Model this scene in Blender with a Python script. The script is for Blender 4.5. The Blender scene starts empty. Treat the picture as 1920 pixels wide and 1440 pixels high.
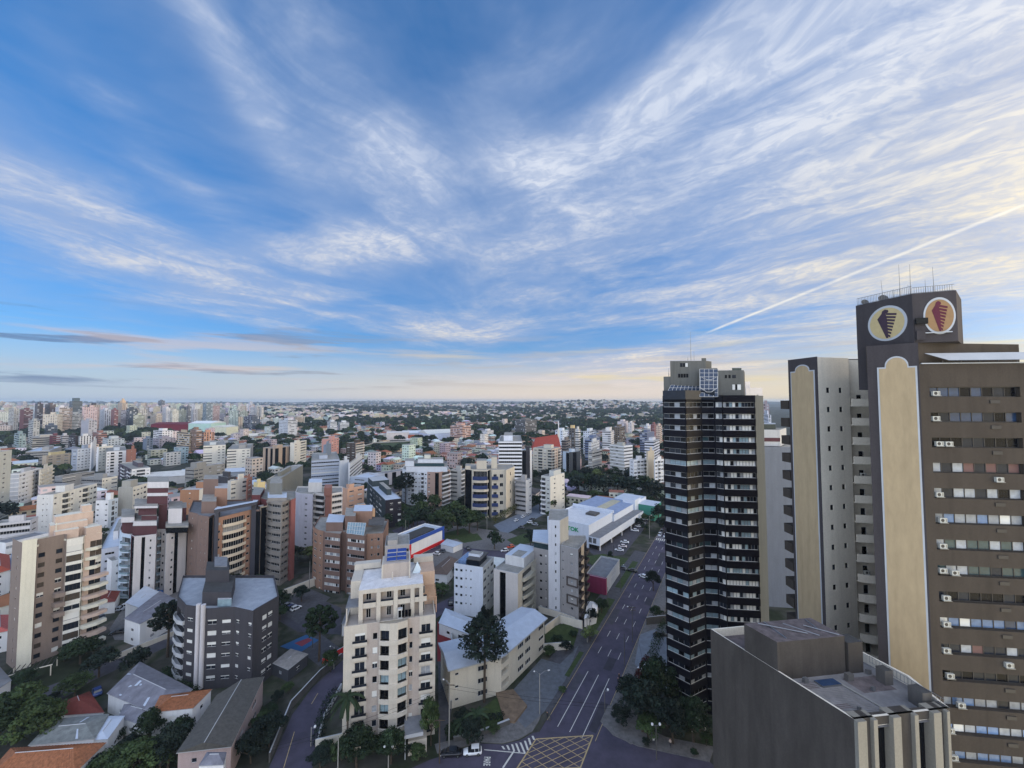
import bpy, math, random
import numpy as np
from mathutils import Vector, Matrix
R = math.radians
random.seed(7); rng = np.random.default_rng(7)
C = bpy.context.scene.collection
sc = bpy.context.scene
# ------------------------------------------------------------------ camera
H = 75.0; F = 740.0; PITCH = math.atan(32/740)
cam_d = bpy.data.cameras.new('camera'); cam = bpy.data.objects.new('camera', cam_d); C.objects.link(cam)
cam.location = (0, 0, H); cam.rotation_euler = (math.pi/2+PITCH, 0, 0)
cam_d.sensor_width = 36; cam_d.lens = F/1920*36; cam_d.clip_start = .5; cam_d.clip_end = 40000
sc.camera = cam
# ------------------------------------------------------------------ world: Nishita sky under streaks of cirrus
SUN_AZ = R(92); SUN_EL = R(9)
sc.view_settings.view_transform = 'Standard'; sc.view_settings.look = 'None'
sc.view_settings.exposure = 0.04; sc.view_settings.gamma = 1.0
W = bpy.data.worlds.new('World'); sc.world = W; W.use_nodes = True
nt = W.node_tree; nt.nodes.clear()
def N(t, **k):
    n = nt.nodes.new(t)
    for a, b in k.items():
        if a.startswith('i'): n.inputs[int(a[1:])].default_value = b
        else: setattr(n, a, b)
    return n
def L(a, b): nt.links.new(a, b)
def MA(op, a, b=None, c=None, clamp=False):
    n = nt.nodes.new('ShaderNodeMath'); n.operation = op; n.use_clamp = clamp
    for i, v in enumerate((a, b, c)):
        if v is None: continue
        if isinstance(v, (int, float)): n.inputs[i].default_value = v
        else: nt.links.new(v, n.inputs[i])
    return n.outputs[0]
def SS(x, a, b):
    n = nt.nodes.new('ShaderNodeMapRange'); n.interpolation_type = 'SMOOTHSTEP'
    nt.links.new(x, n.inputs[0]); n.inputs[1].default_value = a; n.inputs[2].default_value = b
    return n.outputs[0]
def MIX(f, a, b):
    n = nt.nodes.new('ShaderNodeMix'); n.data_type = 'RGBA'
    for i, v in ((0, f), (6, a), (7, b)):
        if isinstance(v, (int, float)): n.inputs[i].default_value = v
        elif isinstance(v, tuple): n.inputs[i].default_value = (*v, 1)
        else: nt.links.new(v, n.inputs[i])
    return n.outputs[2]
def COMB(x, y, z=0.0):
    n = nt.nodes.new('ShaderNodeCombineXYZ')
    for i, v in enumerate((x, y, z)):
        if isinstance(v, (int, float)): n.inputs[i].default_value = v
        else: nt.links.new(v, n.inputs[i])
    return n.outputs[0]
def NOISE(vec, scale, det=6, rough=.55, dist=0.0, lac=2.0):
    n = nt.nodes.new('ShaderNodeTexNoise'); nt.links.new(vec, n.inputs['Vector'])
    n.inputs['Scale'].default_value = scale; n.inputs['Detail'].default_value = det
    n.inputs['Roughness'].default_value = rough; n.inputs['Distortion'].default_value = dist
    n.inputs['Lacunarity'].default_value = lac
    return n.outputs[0]
def lin(c):
    c = c/255
    return c/12.92 if c <= .04045 else ((c+.055)/1.055)**2.4
def S(r, g, b): return (lin(r), lin(g), lin(b))
tc = N('ShaderNodeTexCoord'); sep = N('ShaderNodeSeparateXYZ'); L(tc.outputs['Generated'], sep.inputs[0])
dx, dy, dz = sep.outputs
az = MA('ARCTAN2', dx, dy); el = MA('ARCSINE', dz)
sky = N('ShaderNodeTexSky', sky_type='NISHITA', sun_disc=False, sun_elevation=SUN_EL, sun_rotation=SUN_AZ, altitude=900,
        air_density=1.0, dust_density=1.2, ozone_density=3.0)
elp = MA('MAXIMUM', el, 0.0)
# clear-air colour: Nishita deepened a little towards the zenith as the photograph's polarised blue
hs = N('ShaderNodeHueSaturation'); L(sky.outputs[0], hs.inputs['Color']); hs.inputs['Saturation'].default_value = 1.25
hs.inputs['Value'].default_value = 0.13
ga = N('ShaderNodeGamma'); L(hs.outputs[0], ga.inputs[0]); ga.inputs[1].default_value = .65
tn = N('ShaderNodeMix', data_type='RGBA', blend_type='MULTIPLY'); tn.inputs[0].default_value = 1; L(ga.outputs[0], tn.inputs[6]); tn.inputs[7].default_value = (.60, .84, 1.24, 1)
clear = tn.outputs[2]
def dirpx(px, py):
    x = (px-960)/F; u = (720-py)/F
    v = Vector((x, math.cos(PITCH)-u*math.sin(PITCH), math.sin(PITCH)+u*math.cos(PITCH))).normalized()
    return v
def azel(px, py):
    v = dirpx(px, py); return math.atan2(v.x, v.y), math.asin(v.z)
# cirrus sheet seen in perspective
zz = MA('MAXIMUM', MA('ADD', dz, .07), .02)
qx = MA('DIVIDE', dx, zz); qy = MA('DIVIDE', dy, zz)
def layer(A0, ofs, f1, f2):
    """fibrous cirrus drawn out along one direction of the sheet"""
    u_ = MA('ADD', MA('MULTIPLY', qx, math.sin(A0)), MA('MULTIPLY', qy, math.cos(A0)))
    v_ = MA('ADD', MA('MULTIPLY', qx, math.cos(A0)), MA('MULTIPLY', qy, -math.sin(A0)))
    warp = NOISE(COMB(MA('MULTIPLY', u_, .45), MA('MULTIPLY', v_, .6), 3.1+ofs), 1.0, 4, .55)
    v2 = MA('ADD', v_, MA('MULTIPLY', MA('SUBTRACT', warp, .5), 1.1))
    u2 = MA('ADD', u_, MA('MULTIPLY', MA('SUBTRACT', warp, .5), .9))
    a = NOISE(COMB(MA('MULTIPLY', u2, .42), MA('MULTIPLY', v2, f1), .7+ofs), 1.0, 9, .62, .15)
    b = NOISE(COMB(MA('MULTIPLY', u2, 1.3), MA('MULTIPLY', v2, f2), 5.2+ofs), 1.0, 9, .66, .25)
    return u_, v_, u2, v2, a, b
u_, v_, u2, v2, a1, b1 = layer(R(-52), 0.0, 1.0, 3.0)
_, _, _, _, a2, b2 = layer(R(28), 7.0, 1.1, 3.2)
lr = SS(az, R(2), R(-14))
def FMIX(f, a, b): return MA('ADD', MA('MULTIPLY', a, MA('SUBTRACT', 1.0, f)), MA('MULTIPLY', b, f))
n1 = FMIX(lr, a1, a2); n2 = FMIX(lr, b1, b2)
n3 = NOISE(COMB(MA('MULTIPLY', u_, .25), MA('MULTIPLY', v_, .35), 9.0), 1.0, 3, .5)
n4 = NOISE(COMB(MA('MULTIPLY', u2, 13.0), MA('MULTIPLY', v2, 17.0), 2.0), 1.0, 4, .6, .6)
tex = MA('ADD', MA('MULTIPLY', n1, .62), MA('MULTIPLY', n2, .38))
cov = None
#        px   py   sx(deg) sy(deg) rot  amount   (where the cloud lies in the sky)
BLOBS = [(1500, 250, 24, 13, 14, .20), (1820, 150, 16, 18, 10, .24), (1750, 480, 20, 9, 12, .24), (1150, 230, 11, 2.6, 24, .22),
         (1010, 330, 9, 4.5, -32, .20), (1000, 470, 18, 4.5, 4, .22), (640, 470, 13, 3.2, 12, .26), (260, 470, 17, 4.0, -20, .20),
         (700, 590, 13, 2.0, -4, .22), (880, 620, 10, 2.2, 8, .20), (420, 100, 13, 2.5, -48, .17), (60, 560, 9, 1.6, -8, .15),
         (1300, 560, 15, 5.0, 8, .22), (1100, 690, 20, 2.0, 2, .20), (330, 330, 12, 2.0, -35, .08), (560, 60, 6, 4, -40, .10),
         (800, 360, 9, 2.0, -30, .10), (1380, 120, 14, 5, 25, .12), (60, 60, 14, 8, -40, -.04), (300, 250, 18, 6, -30, .02), (700, 150, 16, 7, -50, .06), (1000, 110, 16, 7, 20, .15), (800, 330, 10, 5, -30, .08), (330, 520, 14, 4, -6, .10), (950, 560, 12, 3, 6, .14),
         (1230, 330, 6, 2.2, 30, -.10), (900, 90, 14, 5, 10, -.06), (1330, 700, 14, 2.5, 0, .14), (150, 670, 16, 1.2, 0, .12)]
for (px, py, sx, sy, rot, amt) in BLOBS:
    a0, e0 = azel(px, py)
    da = MA('SUBTRACT', az, a0); de = MA('SUBTRACT', el, e0)
    c, s = math.cos(R(rot)), math.sin(R(rot))
    U = MA('MULTIPLY', MA('ADD', MA('MULTIPLY', da, c), MA('MULTIPLY', de, s)), 1/R(sx))
    V = MA('MULTIPLY', MA('SUBTRACT', MA('MULTIPLY', de, c), MA('MULTIPLY', da, s)), 1/R(sy))
    g = MA('POWER', 2.718, MA('MULTIPLY', MA('ADD', MA('MULTIPLY', U, U), MA('MULTIPLY', V, V)), -1.0))
    g = MA('MULTIPLY', g, amt)
    cov = g if cov is None else MA('ADD', cov, g)
# unseen sky to the sides and behind: cloud cover added to whiten the light
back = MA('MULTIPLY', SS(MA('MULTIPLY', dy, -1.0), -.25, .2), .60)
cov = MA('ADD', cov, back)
n5 = NOISE(COMB(MA('MULTIPLY', qx, 1.1), MA('MULTIPLY', qy, 1.1), 4.0), 1.0, 5, .6, .4)
cov = MA('ADD', cov, MA('ADD', MA('MULTIPLY', MA('SUBTRACT', n3, .5), .30), MA('MULTIPLY', MA('SUBTRACT', n5, .5), .55)))
dens = SS(MA('ADD', tex, cov), .575, 1.02)
veil = MA('MULTIPLY', SS(MA('ADD', MA('MULTIPLY', FMIX(.5, n1, n3), 1.0), MA('MULTIPLY', cov, .9)), .42, .82), .62)
dens = MA('MULTIPLY', dens, MA('ADD', .62, MA('MULTIPLY', SS(n4, .38, .62), .45)), clamp=True)
# warm towards the sunset on the right and near the horizon
sv = Vector((math.sin(SUN_AZ)*math.cos(SUN_EL), math.cos(SUN_AZ)*math.cos(SUN_EL), math.sin(SUN_EL)))
sd = MA('ADD', MA('ADD', MA('MULTIPLY', dx, sv.x), MA('MULTIPLY', dy, sv.y)), MA('MULTIPLY', dz, sv.z))
low = SS(el, R(30), R(2))
warm = MA('MULTIPLY', SS(sd, .40, 1.15), SS(el, R(42), R(8)), clamp=True)
ccol = MIX(SS(el, R(34), R(4)), S(216, 224, 240), S(232, 226, 218))
ccol = MIX(warm, ccol, S(252, 234, 182))
shadecol = MIX(warm, S(160, 180, 216), S(204, 200, 192))
ccol = MIX(SS(n2, .36, .60), shadecol, ccol)
skyc = MIX(dens, MIX(veil, clear, shadecol), ccol)
# pale mauve air right above the horizon
hz = SS(el, R(8.5), R(.2))
hcol = MIX(SS(az, R(-55), R(10)), S(186, 200, 216), S(240, 222, 206))
hcol = MIX(SS(az, R(15), R(55)), hcol, S(240, 222, 176))
skyc = MIX(MA('MULTIPLY', hz, .88), skyc, hcol)
# low thin bars of grey cloud by the horizon
bar = NOISE(COMB(MA('MULTIPLY', az, 3.5), MA('MULTIPLY', el, 42.0), 1.0), 1.0, 5, .55, .3)
barm = MA('MULTIPLY', SS(bar, .53, .64), MA('MULTIPLY', SS(el, R(.8), R(2.5)), SS(el, R(11), R(7))))
skyc = MIX(MA('MULTIPLY', barm, MA('ADD', .30, MA('MULTIPLY', SS(az, R(-5), R(-40)), .45))), skyc, MIX(SS(az, R(-50), R(10)), S(96, 118, 158), S(206, 192, 176)))
bar2 = NOISE(COMB(MA('MULTIPLY', az, 2.2), MA('MULTIPLY', el, 30.0), 8.0), 1.0, 4, .5, .2)
barm2 = MA('MULTIPLY', SS(bar2, .52, .66), MA('MULTIPLY', SS(el, R(.5), R(3)), SS(el, R(11), R(5))))
skyc = MIX(MA('MULTIPLY', barm2, .6), skyc, MIX(SS(az, R(-45), R(20)), S(214, 196, 192), S(232, 216, 170)))
# contrail
p1, p2 = dirpx(1325, 624), dirpx(1960, 368)
cn = p1.cross(p2).normalized(); cm = (p1+p2).normalized()
ext = cm.dot(p1)
dist = MA('ABSOLUTE', MA('ADD', MA('ADD', MA('MULTIPLY', dx, cn.x), MA('MULTIPLY', dy, cn.y)), MA('MULTIPLY', dz, cn.z)))
along = MA('ADD', MA('ADD', MA('MULTIPLY', dx, cm.x), MA('MULTIPLY', dy, cm.y)), MA('MULTIPLY', dz, cm.z))
dist = MA('ADD', dist, MA('MULTIPLY', MA('SUBTRACT', n2, .5), .004))
trail = MA('MULTIPLY', SS(dist, .0042, .0003), SS(along, ext-.004, ext+.01))
skyc = MIX(MA('MULTIPLY', MA('MULTIPLY', trail, MA('ADD', .35, SS(n2, .3, .6))), .62), skyc, S(250, 246, 236))
# the bright patch of sky round the setting sun, outside the right edge of the picture
glow = MA('MULTIPLY', MA('POWER', MA('MAXIMUM', sd, 0.0), 9.0), 1.6)
gn = N('ShaderNodeMix', data_type='RGBA', blend_type='ADD'); L(glow, gn.inputs[0]); L(skyc, gn.inputs[6]); gn.inputs[7].default_value = (1.0, .80, .52, 1)
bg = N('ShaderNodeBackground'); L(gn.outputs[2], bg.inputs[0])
# unseen sky behind the camera, strength raised as added fill light for the facades
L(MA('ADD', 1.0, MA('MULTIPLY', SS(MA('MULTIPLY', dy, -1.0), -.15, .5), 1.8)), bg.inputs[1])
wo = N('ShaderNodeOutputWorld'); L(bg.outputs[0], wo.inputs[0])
W.cycles.sampling_method = 'MANUAL'; W.cycles.sample_map_resolution = 512
sun_d = bpy.data.lights.new('sun', 'SUN'); sun_d.energy = .65; sun_d.angle = R(12); sun_d.color = (1, .80, .58)
sun = bpy.data.objects.new('sun', sun_d); C.objects.link(sun)
sun.rotation_euler = (math.pi/2-SUN_EL, 0, -SUN_AZ+math.pi)
sun.rotation_euler = (-sv).to_track_quat('-Z', 'Y').to_euler()
# ------------------------------------------------------------------ pixel <-> place (authoring only: gives each thing its distance)
CP, SP = math.cos(PITCH), math.sin(PITCH)
def ray(px, py):
    a = (px-960)/F; u = (720-py)/F
    return a, CP-u*SP, SP+u*CP
def G(px, py, z=0.0):                      # the point of height z seen at a pixel
    x, y, w = ray(px, py); t = (z-H)/w
    return (x*t, y*t)
def GD(px, D, py=1000):                    # the point at distance D ahead seen in a pixel column
    x, y, w = ray(px, py); t = D/y
    return (x*t, D)
def ZAT(py, D):                            # height seen at a pixel row at distance D
    x, y, w = ray(960, py); return H + w*D/y
def BASED(py): return G(960, py, 0)[1]
# ------------------------------------------------------------------ materials
MATS = {}
def mat(name, col, rough=.85, var=.12, scale=.5, metal=0.0, spec=.3, streak=0.0, randv=0.0, bump=0.0, attr=False, objcol=False, fine=0.0):
    if name in MATS: return MATS[name]
    m = bpy.data.materials.new(name); MATS[name] = m; m.use_nodes = True
    t = m.node_tree; b = t.nodes['Principled BSDF']
    b.inputs['Roughness'].default_value = rough; b.inputs['Metallic'].default_value = metal
    b.inputs['Specular IOR Level'].default_value = spec
    nn = t.nodes.new; g = nn('ShaderNodeNewGeometry')
    mp = nn('ShaderNodeMapping'); t.links.new(g.outputs['Position'], mp.inputs[0])
    mp.inputs['Scale'].default_value = (1, 1, .25 if streak else 1)
    no = nn('ShaderNodeTexNoise'); t.links.new(mp.outputs[0], no.inputs['Vector']); no.inputs['Scale'].default_value = scale
    no.inputs['Detail'].default_value = 6; no.inputs['Roughness'].default_value = .65
    mr = nn('ShaderNodeMapRange'); t.links.new(no.outputs[0], mr.inputs[0]); mr.inputs[1].default_value = .3; mr.inputs[2].default_value = .7
    mr.inputs[3].default_value = 1-var; mr.inputs[4].default_value = 1+var
    last = mr.outputs[0]
    if streak:
        no2 = nn('ShaderNodeTexNoise'); mp2 = nn('ShaderNodeMapping'); t.links.new(g.outputs['Position'], mp2.inputs[0])
        mp2.inputs['Scale'].default_value = (1.6, 1.6, .07); t.links.new(mp2.outputs[0], no2.inputs['Vector']); no2.inputs['Scale'].default_value = 1.0; no2.inputs['Detail'].default_value = 4
        m2 = nn('ShaderNodeMapRange'); t.links.new(no2.outputs[0], m2.inputs[0]); m2.inputs[1].default_value = .5; m2.inputs[2].default_value = .75
        m2.inputs[3].default_value = 1; m2.inputs[4].default_value = 1-streak
        mm = nn('ShaderNodeMath'); mm.operation = 'MULTIPLY'; t.links.new(last, mm.inputs[0]); t.links.new(m2.outputs[0], mm.inputs[1]); last = mm.outputs[0]
    if fine:
        n4 = nn('ShaderNodeTexNoise'); t.links.new(g.outputs['Position'], n4.inputs['Vector']); n4.inputs['Scale'].default_value = 5.0; n4.inputs['Detail'].default_value = 5; n4.inputs['Roughness'].default_value = .8
        m4 = nn('ShaderNodeMapRange'); t.links.new(n4.outputs[0], m4.inputs[0]); m4.inputs[1].default_value = .35; m4.inputs[2].default_value = .65; m4.inputs[3].default_value = 1-fine; m4.inputs[4].default_value = 1+fine
        mm = nn('ShaderNodeMath'); mm.operation = 'MULTIPLY'; t.links.new(last, mm.inputs[0]); t.links.new(m4.outputs[0], mm.inputs[1]); last = mm.outputs[0]
    if randv:
        oi = nn('ShaderNodeObjectInfo'); m3 = nn('ShaderNodeMapRange'); t.links.new(oi.outputs['Random'], m3.inputs[0])
        m3.inputs[3].default_value = 1-randv; m3.inputs[4].default_value = 1+randv
        mm = nn('ShaderNodeMath'); mm.operation = 'MULTIPLY'; t.links.new(last, mm.inputs[0]); t.links.new(m3.outputs[0], mm.inputs[1]); last = mm.outputs[0]
    vm = nn('ShaderNodeVectorMath'); vm.operation = 'SCALE'; t.links.new(last, vm.inputs['Scale'])
    if attr:
        at = nn('ShaderNodeAttribute'); at.attribute_name = 'Col'; t.links.new(at.outputs['Color'], vm.inputs[0])
    elif objcol:
        oi = nn('ShaderNodeObjectInfo'); t.links.new(oi.outputs['Color'], vm.inputs[0])
    else: vm.inputs[0].default_value = col
    t.links.new(vm.outputs[0], b.inputs['Base Color'])
    if bump:
        bu = nn('ShaderNodeBump'); bu.inputs['Strength'].default_value = bump; bu.inputs['Distance'].default_value = .1
        t.links.new(no.outputs[0], bu.inputs['Height']); t.links.new(bu.outputs[0], b.inputs['Normal'])
    return m
def wallm(r, g, b, var=.07, streak=.08):
    """painted wall of one colour, faint mottling and rain streaks"""
    c = S(r, g, b); l_ = .3*c[0]+.55*c[1]+.15*c[2]
    return mat('wall_%d_%d_%d' % (r, g, b), tuple((.72*v+.28*l_)*.94 for v in c), .88, var, .6, streak=streak, spec=.2, fine=.10)
def glass(name, col, rough=.18, spec=.35):
    return mat(name, col, rough, .25, 1.3, spec=spec, randv=.35)
G_DARK = glass('glass_dark', S(30, 35, 44), .22, .18); G_BLK = glass('glass_black', S(13, 14, 19), .25, .12); G_BLUE = glass('glass_blue', S(40, 58, 84))
G_CURT = glass('glass_curtain', S(140, 144, 148), .45, .3); G_SHUT = mat('shutter_white', S(205, 205, 200), .6, .06, randv=.1)
G_GRN = glass('glass_green', S(46, 64, 68)); G_TEAL = glass('glass_teal', S(120, 140, 148)); G_SKY = glass('glass_pale_blue', S(98, 122, 156), .2)
FRAME_G = mat('frame_grey', S(96, 98, 102), .5, .05); FRAME_W = mat('frame_white', S(190, 190, 188), .5, .05); FRAME_D = mat('frame_dark', S(50, 48, 48), .5, .05); FRAME_B = mat('frame_blue', S(40, 50, 110), .5, .05)
CONC = mat('concrete', S(140, 138, 132), .9, .2, .4, streak=.2); CONC_D = mat('concrete_dark', S(84, 82, 80), .9, .25, .4, streak=.2)
TERR = mat('roof_clay', S(160, 84, 52), .9, .3, 1.5); ROOFG = mat('roof_grey', S(112, 114, 118), .8, .22, .5)
ROOFL = mat('roof_light_metal', S(175, 184, 196), .45, .10, .5, spec=.5); ROOFD = mat('roof_dark', S(62, 62, 62), .9, .25, .7)
WHITE = mat('white_paint', S(215, 216, 216), .8, .05, .5, streak=.1)
BLACKM = mat('black_rubber', S(18, 18, 18), .8); METAL = mat('metal_grey', S(120, 122, 125), .4, .1, metal=.6)
# ------------------------------------------------------------------ mesh builder
class MB:
    def __init__(s): s.v = []; s.f = []; s.m = []; s.ms = []; s.uv = None; s.smooth = False
    def mi(s, m):
        if m not in s.ms: s.ms.append(m)
        return s.ms.index(m)
    def face(s, pts, m):
        n = len(s.v); s.v += [tuple(p) for p in pts]; s.f.append(tuple(range(n, n+len(pts)))); s.m.append(s.mi(m))
    def box(s, x0, x1, y0, y1, z0, z1, m, top=None, T=None):
        P = [(x0, y0, z0), (x1, y0, z0), (x1, y1, z0), (x0, y1, z0), (x0, y0, z1), (x1, y0, z1), (x1, y1, z1), (x0, y1, z1)]
        if T: P = [T(*p) for p in P]
        n = len(s.v); s.v += P
        for q, mm in (((0, 3, 2, 1), m), ((4, 5, 6, 7), top or m), ((0, 1, 5, 4), m), ((1, 2, 6, 5), m), ((2, 3, 7, 6), m), ((3, 0, 4, 7), m)):
            s.f.append(tuple(n+i for i in q)); s.m.append(s.mi(mm))
    def prism(s, poly, z0, z1, m, top=None, bottom=False):
        k = len(poly)
        for i in range(k):
            a, b = poly[i], poly[(i+1) % k]
            s.face([(a[0], a[1], z0), (b[0], b[1], z0), (b[0], b[1], z1), (a[0], a[1], z1)], m)
        s.face([(p[0], p[1], z1) for p in poly], top or m)
        if bottom: s.face([(p[0], p[1], z0) for p in reversed(poly)], m)
    def tube(s, pts, r, m, k=6, r2=None):
        """round bar along points"""
        rings = []
        for i, p in enumerate(pts):
            p = Vector(p); d = (Vector(pts[min(i+1, len(pts)-1)])-Vector(pts[max(i-1, 0)])).normalized()
            a = d.orthogonal().normalized() if abs(d.z) > .9 else d.cross(Vector((0, 0, 1))).normalized(); b = d.cross(a)
            rr = r + ((r2 if r2 is not None else r)-r)*i/max(1, len(pts)-1)
            n = len(s.v); rings.append(n)
            for j in range(k):
                t = 2*math.pi*j/k; s.v.append(tuple(p+a*math.cos(t)*rr+b*math.sin(t)*rr))
        for i in range(len(rings)-1):
            for j in range(k):
                s.f.append((rings[i]+j, rings[i]+(j+1) % k, rings[i+1]+(j+1) % k, rings[i+1]+j)); s.m.append(s.mi(m))
        s.f.append(tuple(rings[-1]+j for j in range(k))); s.m.append(s.mi(m))
        s.f.append(tuple(rings[0]+j for j in reversed(range(k)))); s.m.append(s.mi(m))
    def add(s, o, T):
        n = len(s.v); s.v += [T(*p) for p in o.v]; s.f += [tuple(i+n for i in f) for f in o.f]; s.m += [s.mi(o.ms[i]) for i in o.m]
    def mesh(s, name):
        me = bpy.data.meshes.new(name); me.from_pydata(s.v, [], s.f)
        for m in s.ms: me.materials.append(m)
        if s.f: me.polygons.foreach_set('material_index', s.m)
        if s.smooth: me.polygons.foreach_set('use_smooth', [True]*len(s.f))
        me.update(); return me
    def build(s, name, parent=None, loc=(0, 0, 0), rz=0.0):
        return put(name, s.mesh(name), parent, loc, rz)
def put(name, me, parent=None, loc=(0, 0, 0), rz=0.0, sc_=None):
    o = bpy.data.objects.new(name, me); C.objects.link(o); o.parent = parent; o.location = loc
    if rz: o.rotation_euler = (0, 0, rz)
    if sc_: o.scale = sc_
    return o
USED = set()
def tag(o, label, cat, group=None, kind=None):
    o['label'] = label; o['category'] = cat
    if group: o['group'] = group
    if kind: o['kind'] = kind
    return o
def thing(name, label, cat, loc=(0, 0, 0), rz=0.0, group=None):
    return tag(put(name, None, None, loc, rz), label, cat, group)
def struct(name, mb):
    o = mb.build(name); o['kind'] = 'structure'; return o
# ------------------------------------------------------------------ windows, balconies (shared meshes)
WM = {}
def window_mesh(w, h, gl, fr, nm=2):
    key = ('w', round(w, 1), round(h, 1), gl.name, fr.name, nm)
    if key in WM: return WM[key]
    mb = MB(); t = .06 if w < 3 else .08
    mb.box(-w/2, w/2, -.02, 0.0, 0, h, gl)
    mb.box(-w/2, w/2, -.07, -.021, 0, t, fr); mb.box(-w/2, w/2, -.07, -.021, h-t, h, fr)
    for i in range(nm+1):
        x = -w/2+t/2+(w-t)*i/nm
        mb.box(x-t/2, x+t/2, -.068, -.0215, t, h-t, fr)
    WM[key] = mb.mesh('window'); WM[key]['mbk'] = len(WBS); WBS.append(mb); return WM[key]
WBS = []
def strip_mesh(w, h, n, pal, var, fr):
    return strip_mesh_(w, h, n, pal, var, fr)
def strip_mesh_(w, h, n, pal, var, fr):
    """a run of panes in one frame; pal: weighted glass list"""
    key = ('t', round(w, 1), round(h, 1), n, var, fr.name, tuple(q.name for q in pal))
    if key in WM: return WM[key]
    mb = MB(); t = .09
    rr = random.Random(var*31+n)
    for i in range(n):
        x0 = -w/2+w*i/n; mb.box(x0+.001, x0+w/n-.001, -.02, 0.0, .0, h, rr.choice(pal))
    for i in range(n+1):
        x = -w/2+t/2+(w-t)*i/n; mb.box(x-t/2, x+t/2, -.068, -.0215, t, h-t, fr if fr is not FRAME_W else FRAME_G)
    mb.box(-w/2, w/2, -.07, -.021, 0, t, fr); mb.box(-w/2, w/2, -.07, -.021, h-t, h, fr)
    WM[key] = mb.mesh('window'); WM[key]['mbk'] = len(WBS); WBS.append(mb); return WM[key]
def shutter_mesh(w, h, sh, frac):
    """window with its roller shutter part-way down"""
    key = ('s', round(w, 1), round(h, 1), sh.name, round(frac, 1))
    if key in WM: return WM[key]
    mb = MB(); mb.box(-w/2, w/2, -.02, 0, 0, h, G_DARK); mb.box(-w/2, w/2, -.09, -.021, h*(1-frac), h, sh)
    mb.box(-.03, .03, -.06, -.0215, 0, h*(1-frac), FRAME_W); mb.box(-w/2, w/2, -.07, -.0212, 0, .06, FRAME_W)
    WM[key] = mb.mesh('window'); WM[key]['mbk'] = len(WBS); WBS.append(mb); return WM[key]
def balc_mesh(w, p, h, m, rail, shape):
    key = ('b', round(w, 1), p, h, m.name, rail and rail.name, shape)
    if key in WM: return WM[key]
    mb = MB(); n = 8 if shape == 'bow' else (4 if shape == 'hex' else 1)
    def y(u):                                  # projection along the width, 0..1
        if shape == 'bow': return -(p*.45+p*.55*math.sin(math.pi*u))
        if shape == 'hex': return -p*(1 if .24 < u < .76 else .35)
        return -p
    us = [0, .2501, .7499, 1] if shape == 'hex' else [i/n for i in range(n+1)]
    if shape == 'hex': us = [0, .26, .74, 1]
    pts = [(-w/2+w*u, y(u)) for u in us]
    poly = [(-w/2, 0.0)]+pts+[(w/2, 0.0)]
    mb.prism(poly, -.15, 0, m, bottom=True)
    t = .12
    for a, b in zip(poly[:-1], poly[1:]):
        L_ = math.hypot(b[0]-a[0], b[1]-a[1])
        if L_ < .05: continue
        n_ = ((b[1]-a[1])/L_*-1*t*-1, (b[0]-a[0])/L_*t)     # inward
        n_ = (-(b[1]-a[1])/L_*t, (b[0]-a[0])/L_*t)
        q = [a, b, (b[0]+n_[0], b[1]+n_[1]), (a[0]+n_[0], a[1]+n_[1])]
        hh = h if not rail else h*.35
        mb.prism(q, 0.001, hh, m)
        if rail: mb.prism(q, hh+.001, h, rail)
    WM[key] = mb.mesh('balcony'); WM[key]['mbk'] = len(WBS); WBS.append(mb); return WM[key]
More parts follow.
